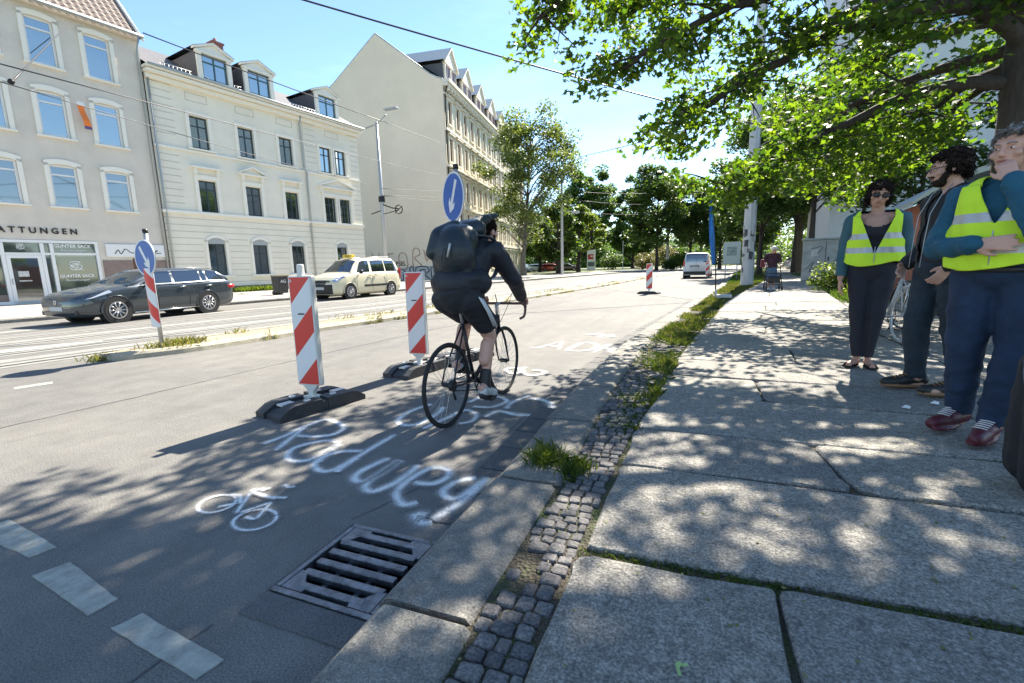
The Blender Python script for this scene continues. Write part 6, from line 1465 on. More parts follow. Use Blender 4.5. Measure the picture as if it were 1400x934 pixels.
blob('top', inf(torso[1:], .010), M['navy'], pw_, .011, 3, post=lambda me: del_faces(me, lambda p: not (p.y < .0 and p.z > 1.325+4*p.x*p.x)))
blob('jacket', inf(torso[1:]+armL+armR, .020)+[Cp((-.07, .05, 1.44), (.07, .05, 1.44), .05)], M['teal2'], pw_, .011, 3, disp=folds(.005, 30), post=lambda me: del_faces(me, lambda p: p.z > .88 and not (p.y < -.015 and abs(p.x) < .03+(p.z-1.0)*.22 and p.z > 1.0)))
hb_ = blob('hair', [E_(T(0, .03, .045), (.088, .092, .082), rot), E_(T(-.068, .02, -.02), (.030, .060, .075), rot), E_(T(.068, .02, -.02), (.030, .060, .075), rot), E_(T(0, .07, -.03), (.075, .045, .085), rot), E_(T(-.035, -.06, .075), (.045, .028, .022), rot), E_(T(.040, -.055, .072), (.040, .028, .022), rot)], M['hair_dark'], pw_, .0075, 1, disp=hair_disp(2, .009))
strands('hair_locks', hb_, 1500, 0.045, 0.0022, M['hair_dark'], 184)
face_bits(pw_, Hm, 1.0, 'sun', M['hair_dark'])
vest(pw_, .99, 1.43, (.225, .165), (.205, .150), 1.40, bands=(.10, .225), vdepth=.34, waist_r=(.21, .155), open_neck=.125)
for sx, f0, f1 in ((-1, (-.055, .035, .012), (-.125, -.125, .012)), (1, (.035, .035, .012), (.08, -.15, .012))):
    mb = MB(); mb.tube([f0, tuple((f0[k]+f1[k])/2 for k in range(3)), f1], [.034, .036, .034], 10, squash=.3); d_ = Vector(f1)-Vector(f0)
    for t_ in (.35, .62, .85): p = Vector(f0)+d_*t_; mb.tube([(p.x-.042, p.y, .01), (p.x-.02, p.y, .062-.02*t_), (p.x+.02, p.y, .062-.02*t_), (p.x+.042, p.y, .01)], .010, 6)
    mb.build('sandal', M['shoe_black'], pw_)

# ---- bearded man in a black jacket, turned to the left of the picture (local -y), seen side on
bz = swz(1.72, 4.35); pm = thing('person', 'bearded man with glasses in an open black jacket, standing sideways to the camera', 'person', (1.72, 4.40, bz), R(-80))
Hm = Matrix.Translation((0, -.04, 1.665)) @ rotz(R(-20)) @ rotx(R(8)); hc, T, rot = head_caps(Hm, 1.03)
legs = [Cp((-.10, .0, .93), (-.11, -.06, .50), .105, .075), Cp((-.11, -.06, .50), (-.11, -.03, .10), .075, .056), Cp((.10, .02, .93), (.12, .06, .50), .105, .075), Cp((.12, .06, .50), (.12, .12, .10), .075, .056)]
feet = [Cp((-.11, 0, .05), (-.12, -.19, .04), .045, .038), Cp((.12, .14, .05), (.13, -.05, .04), .045, .038)]
torso = [E_((0, .0, .98), (.180, .135, .14)), E_((0, 0, 1.16), (.175, .135, .18)), E_((0, .015, 1.34), (.185, .13, .15)), Cp((-.16, .02, 1.44), (.16, .02, 1.44), .068)]
neck = [Cp((0, .02, 1.46), (0, -.01, 1.59), .062, .058)]
armL = [Cp((-.21, .02, 1.43), (-.26, .08, 1.15), .062, .052), Cp((-.26, .08, 1.15), (-.235, -.10, .99), .050, .036)]
armR = [Cp((.21, .02, 1.43), (.26, .06, 1.15), .062, .052), Cp((.26, .06, 1.15), (.22, -.08, .97), .050, .036)]
hands = hand_caps((-.235, -.11, .985), (.35, -.6, -.75), (-1, 0, .2), -1, .5) + hand_caps((.22, -.09, .965), (-.2, -.5, -.8), (1, 0, .2), 1, .5)
blob('body', hc+neck+torso+legs+feet+armL+armR+hands, [M['skin_pale']], pm, .0078, 2)
blob('jeans', inf(legs+torso[:1], .014), M['jeans2'], pm, .011, 3, disp=folds(.006, 34), post=lambda me: del_faces(me, lambda p: p.z > .09))
blob('shirt', inf(torso[1:3], .008), mat('dark_grey_shirt', (.025, .027, .032), .85), pm, .011, 3)
blob('jacket', inf(torso[1:]+armL+armR, .026)+[Cp((-.08, .04, 1.50), (.08, .04, 1.50), .055), E_((0, .01, 1.02), (.215, .165, .11))], M['navy'], pm, .011, 3, disp=folds(.007, 26, 2), post=lambda me: del_faces(me, lambda p: not (p.y < -.02 and abs(p.x) < .035) and p.z > .93))
mb = MB(); 
for sx in (-1, 1): mb.tube([(sx*.062, -.186, .96), (sx*.062, -.175, 1.15), (sx*.062, -.158, 1.34), (sx*.058, -.09, 1.49), (sx*.05, -.03, 1.55)], .003, 6)
mb.build('zip', M['band'], pm)
hb_ = blob('hair', [E_(T(0, .035, .050), (.092, .100, .082), rot), E_(T(-.070, .030, .0), (.024, .055, .05), rot), E_(T(.070, .030, .0), (.024, .055, .05), rot), E_(T(0, .085, -.015), (.072, .045, .07), rot), E_(T(0, -.050, .085), (.060, .035, .025), rot)], M['hair_dark'], pm, .0075, 1, disp=hair_disp(5, .010))
strands('hair_locks', hb_, 1500, 0.045, 0.0022, M['hair_dark'], 209)
hb_ = blob('beard', [E_(T(0, -.045, -.088), (.050, .048, .034), rot), Cp(T(-.062, -.02, -.035), T(-.045, -.05, -.085), .018, .024), Cp(T(.062, -.02, -.035), T(.045, -.05, -.085), .018, .024), Cp(T(-.022, -.086, -.044), T(.022, -.086, -.044), .009)], M['hair_dark'], pm, .006, 1, disp=hair_disp(9, .004))
strands('beard_locks', hb_, 700, 0.018, 0.0016, M['hair_dark'], 210)
face_bits(pm, Hm, 1.03, 'clear', M['hair_dark'])
for x0, y0 in ((-.115, -.085), (.125, .045)):
    o = blob('shoe', [Cp((x0, y0+.10, .07), (x0, y0-.02, .065), .052, .048), Cp((x0, y0-.02, .055), (x0-.005, y0-.145, .045), .048, .036), E_((x0, y0-.02, .02), (.054, .165, .02))], [M['shoe_black'], M['sole_tan']], pm, .007, 2, tags=[0, 0, 1])
    mb = MB(); 
    for k in range(4): mb.tube([(x0-.03, y0-.01-.025*k, .108-.007*k), (x0, y0-.02-.025*k, .116-.008*k), (x0+.03, y0-.01-.025*k, .108-.007*k)], .004, 5)
    mb.build('laces', M['sole_tan'], o)

# ---- grey haired man, arms folded, fist at the chin, at the right edge
vz = swz(1.62, 3.42); pv = thing('person', 'grey haired person in a yellow vest and teal jumper, one fist at the chin', 'person', (1.62, 3.45, vz), R(-42))
Hm = Matrix.Translation((-.01, -.06, 1.60)) @ rotz(R(-8)) @ rotx(R(4)); hc, T, rot = head_caps(Hm, 1.02)
legs = [Cp((-.10, .0, .92), (-.11, -.02, .50), .115, .078), Cp((-.11, -.02, .50), (-.115, .02, .10), .078, .055), Cp((.10, .0, .92), (.11, -.03, .50), .115, .078), Cp((.11, -.05, .50), (.07, -.10, .10), .078, .055)]
feet = [Cp((-.115, .03, .05), (-.15, -.15, .04), .044, .036), Cp((.07, -.09, .05), (.08, -.27, .04), .044, .036)]
torso = [E_((0, .0, .97), (.195, .150, .14)), E_((0, -.01, 1.12), (.195, .155, .18)), E_((0, .0, 1.29), (.195, .145, .16)), Cp((-.15, .015, 1.40), (.15, .015, 1.40), .066)]
neck = [Cp((0, .01, 1.42), (0, -.02, 1.54), .062, .060)]
armL = [Cp((-.215, .01, 1.38), (-.285, -.06, 1.09), .066, .056), Cp((-.285, -.06, 1.09), (-.06, -.255, 1.10), .054, .038)]
armR = [Cp((.215, .01, 1.38), (.185, -.24, 1.16), .064, .054), Cp((.185, -.24, 1.16), (.055, -.215, 1.42), .052, .038)]
hands = hand_caps((-.05, -.26, 1.102), (1, -.05, .03), (0, -1, .1), 1, .15, 1.02) + hand_caps((.05, -.212, 1.43), (-.50, .25, .95), (.3, -1, .1), -1, 1.15, 1.0, .03)
blob('body', hc+neck+torso+legs+feet+armL+armR+hands, [M['skin_pale']], pv, .0075, 2)
blob('jeans', inf(legs+torso[:1], .016), M['jeans'], pv, .011, 3, disp=folds(.006, 30, 3), post=lambda me: del_faces(me, lambda p: p.z > .09))
blob('jumper', inf(torso[1:]+armL+armR, .016), M['teal'], pv, .010, 3, disp=folds(.004, 60, 1))
mb = MB(); mb.ring((0, -.0, 0), .985, .02, 'z', 40, 6, mx=Matrix.Translation((0, 0, .965)) @ Matrix.Diagonal((.215, .17, .9, 1))); mb.build('belt', M['black_trim'], pv)
hb_ = blob('hair', [E_(T(0, .030, .050), (.086, .094, .078), rot), E_(T(-.072, .015, .0), (.018, .05, .055), rot), E_(T(.072, .015, .0), (.018, .05, .055), rot), E_(T(0, .075, -.015), (.070, .045, .075), rot), E_(T(.01, -.045, .086), (.060, .035, .022), rot)], M['hair_grey'], pv, .007, 1, disp=hair_disp(4, .006))
strands('hair_locks', hb_, 1500, 0.045, 0.0022, M['hair_grey'], 232)
face_bits(pv, Hm, 1.02, None, M['hair_grey'])
vest(pv, .98, 1.43, (.245, .195), (.225, .185), 1.40, bands=(.07, .24), vdepth=.22, waist_r=(.245, .20), open_neck=.10)
for x0, y0, a in ((-.13, -.055, .2), (.075, -.18, -.1)):
    o = blob('shoe', [Cp((x0+a*.1, y0+.10, .075), (x0, y0-.02, .065), .054, .048), Cp((x0, y0-.02, .055), (x0-a*.12, y0-.135, .045), .048, .036), E_((x0, y0-.02, .018), (.052, .155, .018))], [M['shoe_red'], M['shoe_red']], pv, .007, 2, tags=[0, 0, 1])
    mb = MB(); 
    for k in range(5): mb.tube([(x0-.03, y0+.02-.022*k, .118-.006*k), (x0, y0+.01-.022*k, .124-.006*k), (x0+.03, y0+.02-.022*k, .118-.006*k)], .004, 5)
    mb.build('laces', M['refl_white'], o)

# ---- dark pannier style rucksack at the right edge
rk = thing('rucksack', 'big dark rucksack with a grey blue cover and orange flap at the right edge', 'rucksack', (1.51, 2.64, swz(1.5, 2.7)), R(25))
blob('bag_body', [Cp((-.11, -.05, .09), (-.09, -.03, .50), .09, .10), Cp((.14, -.05, .09), (.14, -.03, .50), .09, .10), Cp((0, .06, .12), (.0, .05, .55), .12), Cp((-.1, -.05, .07), (.14, -.05, .07), .07), Cp((.02, -.10, .12), (.02, -.08, .46), .09, .08), Cp((0, 0, .60), (.08, 0, .62), .13)], M['navy'], rk, .012, 3, disp=folds(.006, 20, 1))
blob('top_cover', [Cp((-.03, -.03, .56), (.10, -.03, .60), .155, .15), Cp((.0, -.02, .68), (.1, -.02, .70), .11)], mat('grey_blue_cloth', (.12, .18, .23), .8, var=.2, vscale=6, bump=.4, bscale=20), rk, .012, 3, disp=folds(.008, 25, 4))
mb = MB(); mb.tube(smooth_pl([(-.14, -.10, .62), (-.20, -.15, .46), (-.13, -.19, .36), (.05, -.19, .33), (.2, -.15, .36)], 5), .032, 8, squash=.5); mb.build('belt', mat('pale_blue_strap', (.18, .26, .31), .7), rk)
blob('flap', [Cp((-.04, -.03, .76), (.10, -.03, .79), .06)], mat('orange_fabric', (.75, .26, .02), .7), rk, .012, 2)

# ---- cyclist
pc = thing('person', 'cyclist in a black jacket and black shorts with white side stripes riding the bicycle', 'person', (BX, BY, 0), BROT)
Hm = Matrix.Translation((.03, .70, 1.555)) @ rotz(R(180-14)) @ rotx(R(6)); hc, T, rot = head_caps(Hm, .98)
hipL, hipR = (-.10, .20, 1.00), (.10, .20, 1.00)
legR = [Cp(hipR, (.125, .50, .665), .095, .060), Cp((.125, .50, .665), (.118, .40, .27), .052, .036), Cp((.125, .44, .60), (.12, .395, .47), .054, .050)]
legL = [Cp(hipL, (-.12, .54, .80), .095, .062), Cp((-.12, .54, .80), (-.115, .37, .44), .054, .038), Cp((-.12, .47, .72), (-.118, .41, .60), .054, .050)]
footR = [Cp((.118, .375, .21), (.125, .50, .165), .038, .030), Cp((.118, .34, .24), (.118, .40, .25), .034)]; footL = [Cp((-.115, .34, .41), (-.12, .48, .375), .038, .030), Cp((-.115, .31, .43), (-.115, .37, .44), .034)]
torso = [E_((0, .20, 1.04), (.165, .14, .13)), Cp((0, .24, 1.12), (0, .48, 1.33), .145, .15), Cp((-.12, .52, 1.37), (.12, .52, 1.37), .075)]
neck = [Cp((0, .55, 1.38), (.01, .66, 1.48), .058, .055)]
armR = [Cp((.185, .54, 1.37), (.255, .74, 1.14), .062, .050), Cp((.255, .74, 1.14), (.222, .965, .975), .046, .033)]; armL = [Cp((-.185, .54, 1.37), (-.255, .74, 1.14), .062, .050), Cp((-.255, .74, 1.14), (-.222, .965, .975), .046, .033)]
hands = hand_caps((.220, .975, .968), (-.02, .85, -.28), (.15, .25, 1), -1, .75, .98, .03) + hand_caps((-.220, .975, .968), (.02, .85, -.28), (-.15, .25, 1), 1, .75, .98, .03)
caps = hc+neck+torso+legR+legL+footR+footL+armR+armL+hands; blob('body', caps, [M['skin_pale']], pc, .0075, 2)
blob('shorts', inf([torso[0]], .03)+[Cp(hipR, (.125, .43, .775), .125, .105), Cp(hipL, (-.12, .47, .86), .125, .105)], M['navy'], pc, .011, 3, disp=folds(.008, 22), post=lambda me: del_faces(me, lambda p: (p.z-.70)*1.0+(p.y-.40)*-.55 > .02 or p.x < 0 and (p.y < .50)))
mb = MB()
for k in range(3): mb.tube([(.222, .16+.03*k, 1.02-.01*k), (.236, .26+.03*k, .90-.01*k), (.238, .36+.03*k, .77-.005*k)], .0065, 5)
mb.build('side_stripes', M['refl_white'], pc)
blob('jacket', inf(torso[1:]+armR+armL, .032)+[E_((0, .21, 1.13), (.225, .19, .16)), E_((.13, .30, 1.13), (.12, .12, .12)), E_((-.15, .26, 1.12), (.11, .12, .12)), Cp((0, .56, 1.42), (.01, .62, 1.46), .075)], mat('black_shell_jacket', (.010, .012, .020), .6, var=.3, vscale=6, bump=.5, bscale=14), pc, .011, 3, disp=folds(.006, 24, 5))
hb_ = blob('hair', [E_(T(0, .03, .045), (.085, .095, .078), rot), E_(T(0, .075, -.02), (.070, .045, .075), rot)], M['hair_dark'], pc, .0085, 1, disp=hair_disp(3, .005))
strands('hair_locks', hb_, 1500, 0.045, 0.0022, M['hair_dark'], 265)
hb_ = blob('beard', [E_(T(0, -.045, -.085), (.045, .042, .028), rot), Cp(T(-.060, -.02, -.035), T(-.045, -.05, -.085), .014, .020), Cp(T(.060, -.02, -.035), T(.045, -.05, -.085), .014, .020)], M['hair_dark'], pc, .007, 1)
strands('beard_locks', hb_, 700, 0.018, 0.0016, M['hair_dark'], 266)
face_bits(pc, Hm, .98, 'clear', M['hair_dark'])
for nm, f_, an in (('R', footR, .26), ('L', footL, .44)):
    x = .12 if nm == 'R' else -.118; z = -.0 if nm == 'R' else .205
    o = blob('shoe', [Cp((x, .36, .215+z), (x, .44, .195+z), .047, .044), Cp((x, .44, .19+z), (x+.005, .545, .150+z), .043, .034), Cp((x, .335, .175+z), (x+.003, .55, .118+z), .030, .028)], [mat('grey_white_trainer', (.45, .46, .47), .6, var=.5, vscale=14), M['black_trim']], pc, .007, 2, tags=[0, 0, 1])
for cc in (legR, legL): blob('sock', [Cp(tuple(Vector(cc[1][1]).lerp(Vector(cc[1][2]), .76)), cc[1][2], .048, .044), Cp(cc[1][2], (cc[1][2][0], cc[1][2][1]+.02, cc[1][2][2]-.05), .044, .044)], M['black_trim'], pc, .008, 2)
# rucksack on the cyclist's back
bp_ = thing('rucksack', 'bulky black roll top rucksack on the back of the cyclist', 'rucksack', (BX, BY, 0), BROT)
blob('bag_body', [E_((.01, .17, 1.36), (.185, .15, .23)), Cp((-.11, .14, 1.22), (-.12, .13, 1.44), .06), Cp((.11, .15, 1.22), (.11, .16, 1.44), .06), E_((.01, .18, 1.30), (.18, .15, .15)), Cp((-.07, .20, 1.46), (.06, .24, 1.47), .125), Cp((-.06, .20, 1.50), (.07, .44, 1.56), .10, .085), Cp((-.02, .30, 1.53), (.07, .62, 1.655), .09, .05), Cp((.04, .52, 1.63), (.08, .76, 1.69), .055, .035), Cp((-.11, .14, 1.51), (-.01, .22, 1.57), .065, .06), Cp((-.11, .12, 1.50), (-.13, .10, 1.38), .06, .07)], [mat('black_tarpaulin', (.008, .015, .022), .42, var=.4, vscale=5, bump=.7, bscale=9)], bp_, .012, 3, disp=folds(.007, 17, 2))
M['strap'] = mat('strap_webbing', (.05, .06, .07), .6)
mb = MB(); mb.tube([(.05, -.0, 1.33), (.08, .0, 1.43)], .008, 6); mb.build('reflective_strip', M['band'], bp_); mb = MB(); mb.tube([(.0, -.005, 1.31), (.015, -.0, 1.40)], .008, 6); mb.build('buckle_strap', M['strap'], bp_)
for sx in (-1, 1): mb = MB(); mb.tube(smooth_pl([(sx*.15, .30, 1.50), (sx*.17, .52, 1.48), (sx*.16, .66, 1.36), (sx*.17, .54, 1.18), (sx*.17, .32, 1.14)], 4), .022, 8, squash=.4); mb.build('shoulder_strap', M['strap'], bp_)

# ---- old person with a walking frame far down the pavement
ox, oy = 2.58, 18.9; oz = swz(ox, oy); po = thing('person', 'white haired elderly person in a dark top and blue skirt pushing a walking frame', 'person', (ox, oy, oz), R(2))
Hm = Matrix.Translation((.02, -.10, 1.42)) @ rotx(R(14)); hc, T, rot = head_caps(Hm, .98)
torso = [E_((0, .02, .85), (.17, .13, .14)), E_((0, 0, 1.02), (.165, .13, .17)), Cp((-.14, -.03, 1.24), (.14, -.03, 1.24), .068)]
legs = [Cp((-.08, .02, .80), (-.08, .0, .10), .08, .04), Cp((.08, .02, .80), (.08, .06, .10), .08, .04)]; feet = [Cp((-.08, 0, .04), (-.08, -.14, .035), .04, .035), Cp((.08, .06, .04), (.08, -.08, .035), .04, .035)]
armL = [Cp((-.19, -.03, 1.23), (-.25, .02, .99), .052, .042), Cp((-.25, .02, .99), (-.22, -.22, .90), .040, .030)]; armR = [Cp((.19, -.03, 1.23), (.25, .02, .99), .052, .042), Cp((.25, .02, .99), (.22, -.22, .90), .040, .030)]
hands = hand_caps((-.22, -.225, .90), (0, -1, -.2), (0, 0, 1), 1, .8) + hand_caps((.22, -.225, .90), (0, -1, -.2), (0, 0, 1), -1, .8)
blob('body', hc+[Cp((0, -.02, 1.26), (.01, -.07, 1.36), .055)]+torso+legs+feet+armL+armR+hands, M['skin_pale'], po, .011, 2)
blob('top', inf(torso[1:]+armL[:1]+armR[:1], .02)+[E_((0, .0, .85), (.19, .15, .10))], mat('checked_top', (.05, .02, .03), .85, var=.9, vscale=18), po, .013, 2, disp=folds(.006))
blob('skirt', inf(torso[:1], .02)+[Cp((0, .02, .75), (0, .02, .42), .17, .20)], mat('blue_skirt', (.09, .15, .22), .85, var=.4, vscale=14), po, .013, 2, disp=folds(.006, 10))
blob('hair', [E_(T(0, .03, .045), (.095, .10, .085), rot), E_(T(-.07, .02, .0), (.03, .06, .06), rot), E_(T(.07, .02, .0), (.03, .06, .06), rot), E_(T(0, .08, -.02), (.075, .05, .07), rot)], M['hair_white'], po, .011, 1, disp=hair_disp(1, .006))
face_bits(po, Hm, .98, 'clear', None)
for x in (-.08, .08): blob('shoe', [Cp((x, .02, .045), (x, -.14, .04), .048, .042)], M['frame_white'], po, .011, 1)
mb = MB(); mb.box((-.30, .05, .95), (.14, .22, .3), bev=.04); mb.build('shoulder_bag', mat('maroon_bag', (.14, .02, .03), .7), po)
wf = thing('walking_frame', 'dark four wheeled walking frame pushed by the elderly person', 'walking frame', (ox, oy-.42, oz), R(2))
mb = MB()
for sx in (-1, 1):
    mb.tube([(sx*.24, -.25, .14), (sx*.23, .05, .60), (sx*.22, .12, .88), (sx*.22, .24, .90)], .014, 6); mb.tube([(sx*.24, .22, .14), (sx*.23, .08, .55)], .014, 6); mb.tube([(sx*.24, -.2, .22), (sx*.24, .2, .2)], .012, 6)
mb.tube([(-.23, .05, .60), (.23, .05, .60)], .014, 6); mb.tube([(-.24, -.2, .22), (.24, -.2, .22)], .012, 6); mb.tube([(-.23, 0, .5), (.23, 0, .5)], .012, 6); mb.build('frame', M['dark_metal'], wf)
for sx in (-1, 1):
    for y in (-.25, .22): mb = MB(); mb.ring((sx*.24, y, .10), .085, .016, 'x', 22, 6); mb.disc((sx*.24, y, .10), 0, .07, 'x', .02, 14); mb.build('wheel', M['tyre'], wf)
mb = MB(); mb.box((0, -.12, .38), (.38, .2, .2), bev=.03); mb.build('basket', M['black_trim'], wf)
# ------------------------------------------------------------------ vegetation
LF = {}
LF['maple'] = leaf_mat('maple_leaves', [(.016, .040, .016), (.032, .070, .017), (.052, .095, .018), (.075, .115, .022)], .50, (3.9, 3.6, .65))
LF['birch'] = leaf_mat('birch_leaves', [(.065, .10, .035), (.10, .145, .045), (.15, .20, .07)], .4, (2.2, 2.0, .8))
LF['dark'] = leaf_mat('dark_leaves', [(.045, .088, .030), (.070, .125, .038), (.10, .16, .048)], .42, (2.2, 2.2, .8))
LF['mid'] = leaf_mat('mid_green_leaves', [(.03, .065, .018), (.05, .095, .024), (.08, .13, .03)], .35, (2.6, 2.4, .7))
LF['lime'] = leaf_mat('bright_leaves', [(.07, .12, .02), (.10, .16, .03), (.15, .20, .04)], .4, (2.2, 2.0, .6))
LF['gold'] = leaf_mat('olive_shrub_leaves', [(.09, .10, .035), (.14, .14, .05), (.19, .17, .07)], .3, (1.8, 1.7, .8))
LF['grass'] = leaf_mat('grass_blades', [(.035, .07, .014), (.06, .10, .018), (.10, .14, .028)], .3, (2.0, 1.8, .6))
LF['grass_dry'] = leaf_mat('dry_grass', [(.12, .15, .035), (.19, .19, .06), (.26, .23, .10)], .35, (1.6, 1.5, .8))
M['bark'] = mat('dark_bark', (.045, .036, .030), .9, var=.35, vscale=9, bump=1, bscale=22, stretch=(3, 3, .6))
M['bark_pale'] = mat('grey_bark', (.13, .12, .10), .9, var=.4, vscale=5, bump=1, bscale=14, stretch=(2, 2, .5))
MAPLE = np.array([(0, -.02), (.16, -.12), (.42, -.22), (.34, .02), (.52, .22), (.30, .24), (.24, .42), (.12, .38), (0, .72), (-.12, .38), (-.24, .42), (-.30, .24), (-.52, .22), (-.34, .02), (-.42, -.22), (-.16, -.12)])
DIAM = np.array([(0, -.5), (.32, 0), (0, .5), (-.32, 0)])
def leaves_mesh(name, P, size, mat_, shape=DIAM, parent=None, up=.35, hang=0., fold=0.12, outdir=None):
    n = len(P); k = len(shape); sz = size*rng.uniform(.6, 1.25, n)
    nrm = rng.normal(size=(n, 3)); nrm[:, 2] = np.abs(nrm[:, 2])+up*2
    nrm /= np.linalg.norm(nrm, axis=1)[:, None]; t = rng.normal(size=(n, 3)); t[:, 2] -= hang
    t -= nrm*np.sum(t*nrm, 1)[:, None]; t /= np.linalg.norm(t, axis=1)[:, None]; b = np.cross(nrm, t)
    V = P[:, None, :] + sz[:, None, None]*(shape[None, :, 0, None]*b[:, None, :] + shape[None, :, 1, None]*t[:, None, :] - (np.abs(shape[:, 0])*fold*2)[None, :, None]*nrm[:, None, :])
    me = bpy.data.meshes.new(name); me.vertices.add(n*k); me.vertices.foreach_set('co', V.reshape(-1)); me.loops.add(n*k); me.loops.foreach_set('vertex_index', np.arange(n*k, dtype=np.int32))
    me.polygons.add(n); me.polygons.foreach_set('loop_start', np.arange(0, n*k, k, dtype=np.int32)); me.polygons.foreach_set('loop_total', np.full(n, k, dtype=np.int32)); me.materials.append(mat_); me.update(); me.validate()
    return link(name, me, parent)
def limb(mb, a, b, r0, r1, bend=.12, n=6, seg=6):
    a, b = Vector(a), Vector(b); L_ = (b-a).length; off = Vector((random.uniform(-1, 1), random.uniform(-1, 1), random.uniform(-.2, 1)))*L_*bend
    pts = [a.lerp(b, i/n)+off*math.sin(math.pi*i/n)*(.8+.4*random.random()) for i in range(n+1)]; mb.tube(pts, [r0+(r1-r0)*(i/n) for i in range(n+1)], seg); return pts
def tree(label, x, y, h, r, base, tr, leaf='mid', n=7000, ls=.3, ncl=40, seed=1, zb=.1, group=None, name='tree', shape='round', bark='bark', lean=(0, 0), clr=.2, cat='tree', hang=0, trunk=True):
    random.seed(seed); g = np.random.default_rng(seed); t = thing(name, label, cat, (x, y, zb), 0, group); ch = h-base; cc = []
    while len(cc) < ncl:
        p = g.uniform(-1, 1, 3); d = np.linalg.norm(p)
        if d > 1 or d < .35: continue
        z = (p[2]+1)/2; k = {'round': 1., 'cone': (1.15-z)*.95+.05, 'column': .85+.3*math.sin(z*3), 'flat': 1.}[shape]
        cc.append((lean[0]*z+p[0]*r*k, lean[1]*z+p[1]*r*k, base+z*ch))
    mb = MB(); top = (lean[0]*.8, lean[1]*.8, base+ch*.8)
    tp = [Vector((0, 0, -.1)), Vector((random.uniform(-.1, .1), 0, base*.5)), Vector((lean[0]*.15, lean[1]*.15, base)), Vector((lean[0]*.5, lean[1]*.5, base+ch*.45)), Vector(top)]
    mb.tube([tuple(p) for p in smooth_pl([tuple(p) for p in tp], 4)], [tr*(1.25-1.1*(i/16)**.8) for i in range(17)], 10)
    if trunk: mb.build('trunk', M[bark], t)
    mb = MB(); spine = smooth_pl([tuple(p) for p in tp], 4); P = []
    for i, c in enumerate(cc):
        hd = math.hypot(c[0]-lean[0]*.4, c[1]); s_ = spine[min(16, max(7, int(8+8*(c[2]-hd*.75-base)/ch/.8)))]; limb(mb, s_, c, max(.02, tr*.2), .012, .10, 5, 5)
        m_ = max(30, int(1.9*n/ncl*g.uniform(.5, 1.5))); cr = r*clr*g.uniform(.8, 1.6); q = g.normal(size=(m_, 3)); q /= (np.linalg.norm(q, axis=1)[:, None]+1e-6); q *= (g.uniform(0, 1, m_)**.45)[:, None]*cr; q[:, 2] *= .75; P.append(np.array(c)+q)
    mb.build('limbs', M[bark], t); leaves_mesh('crown', np.concatenate(P), ls, LF[leaf], parent=t, hang=hang); return t

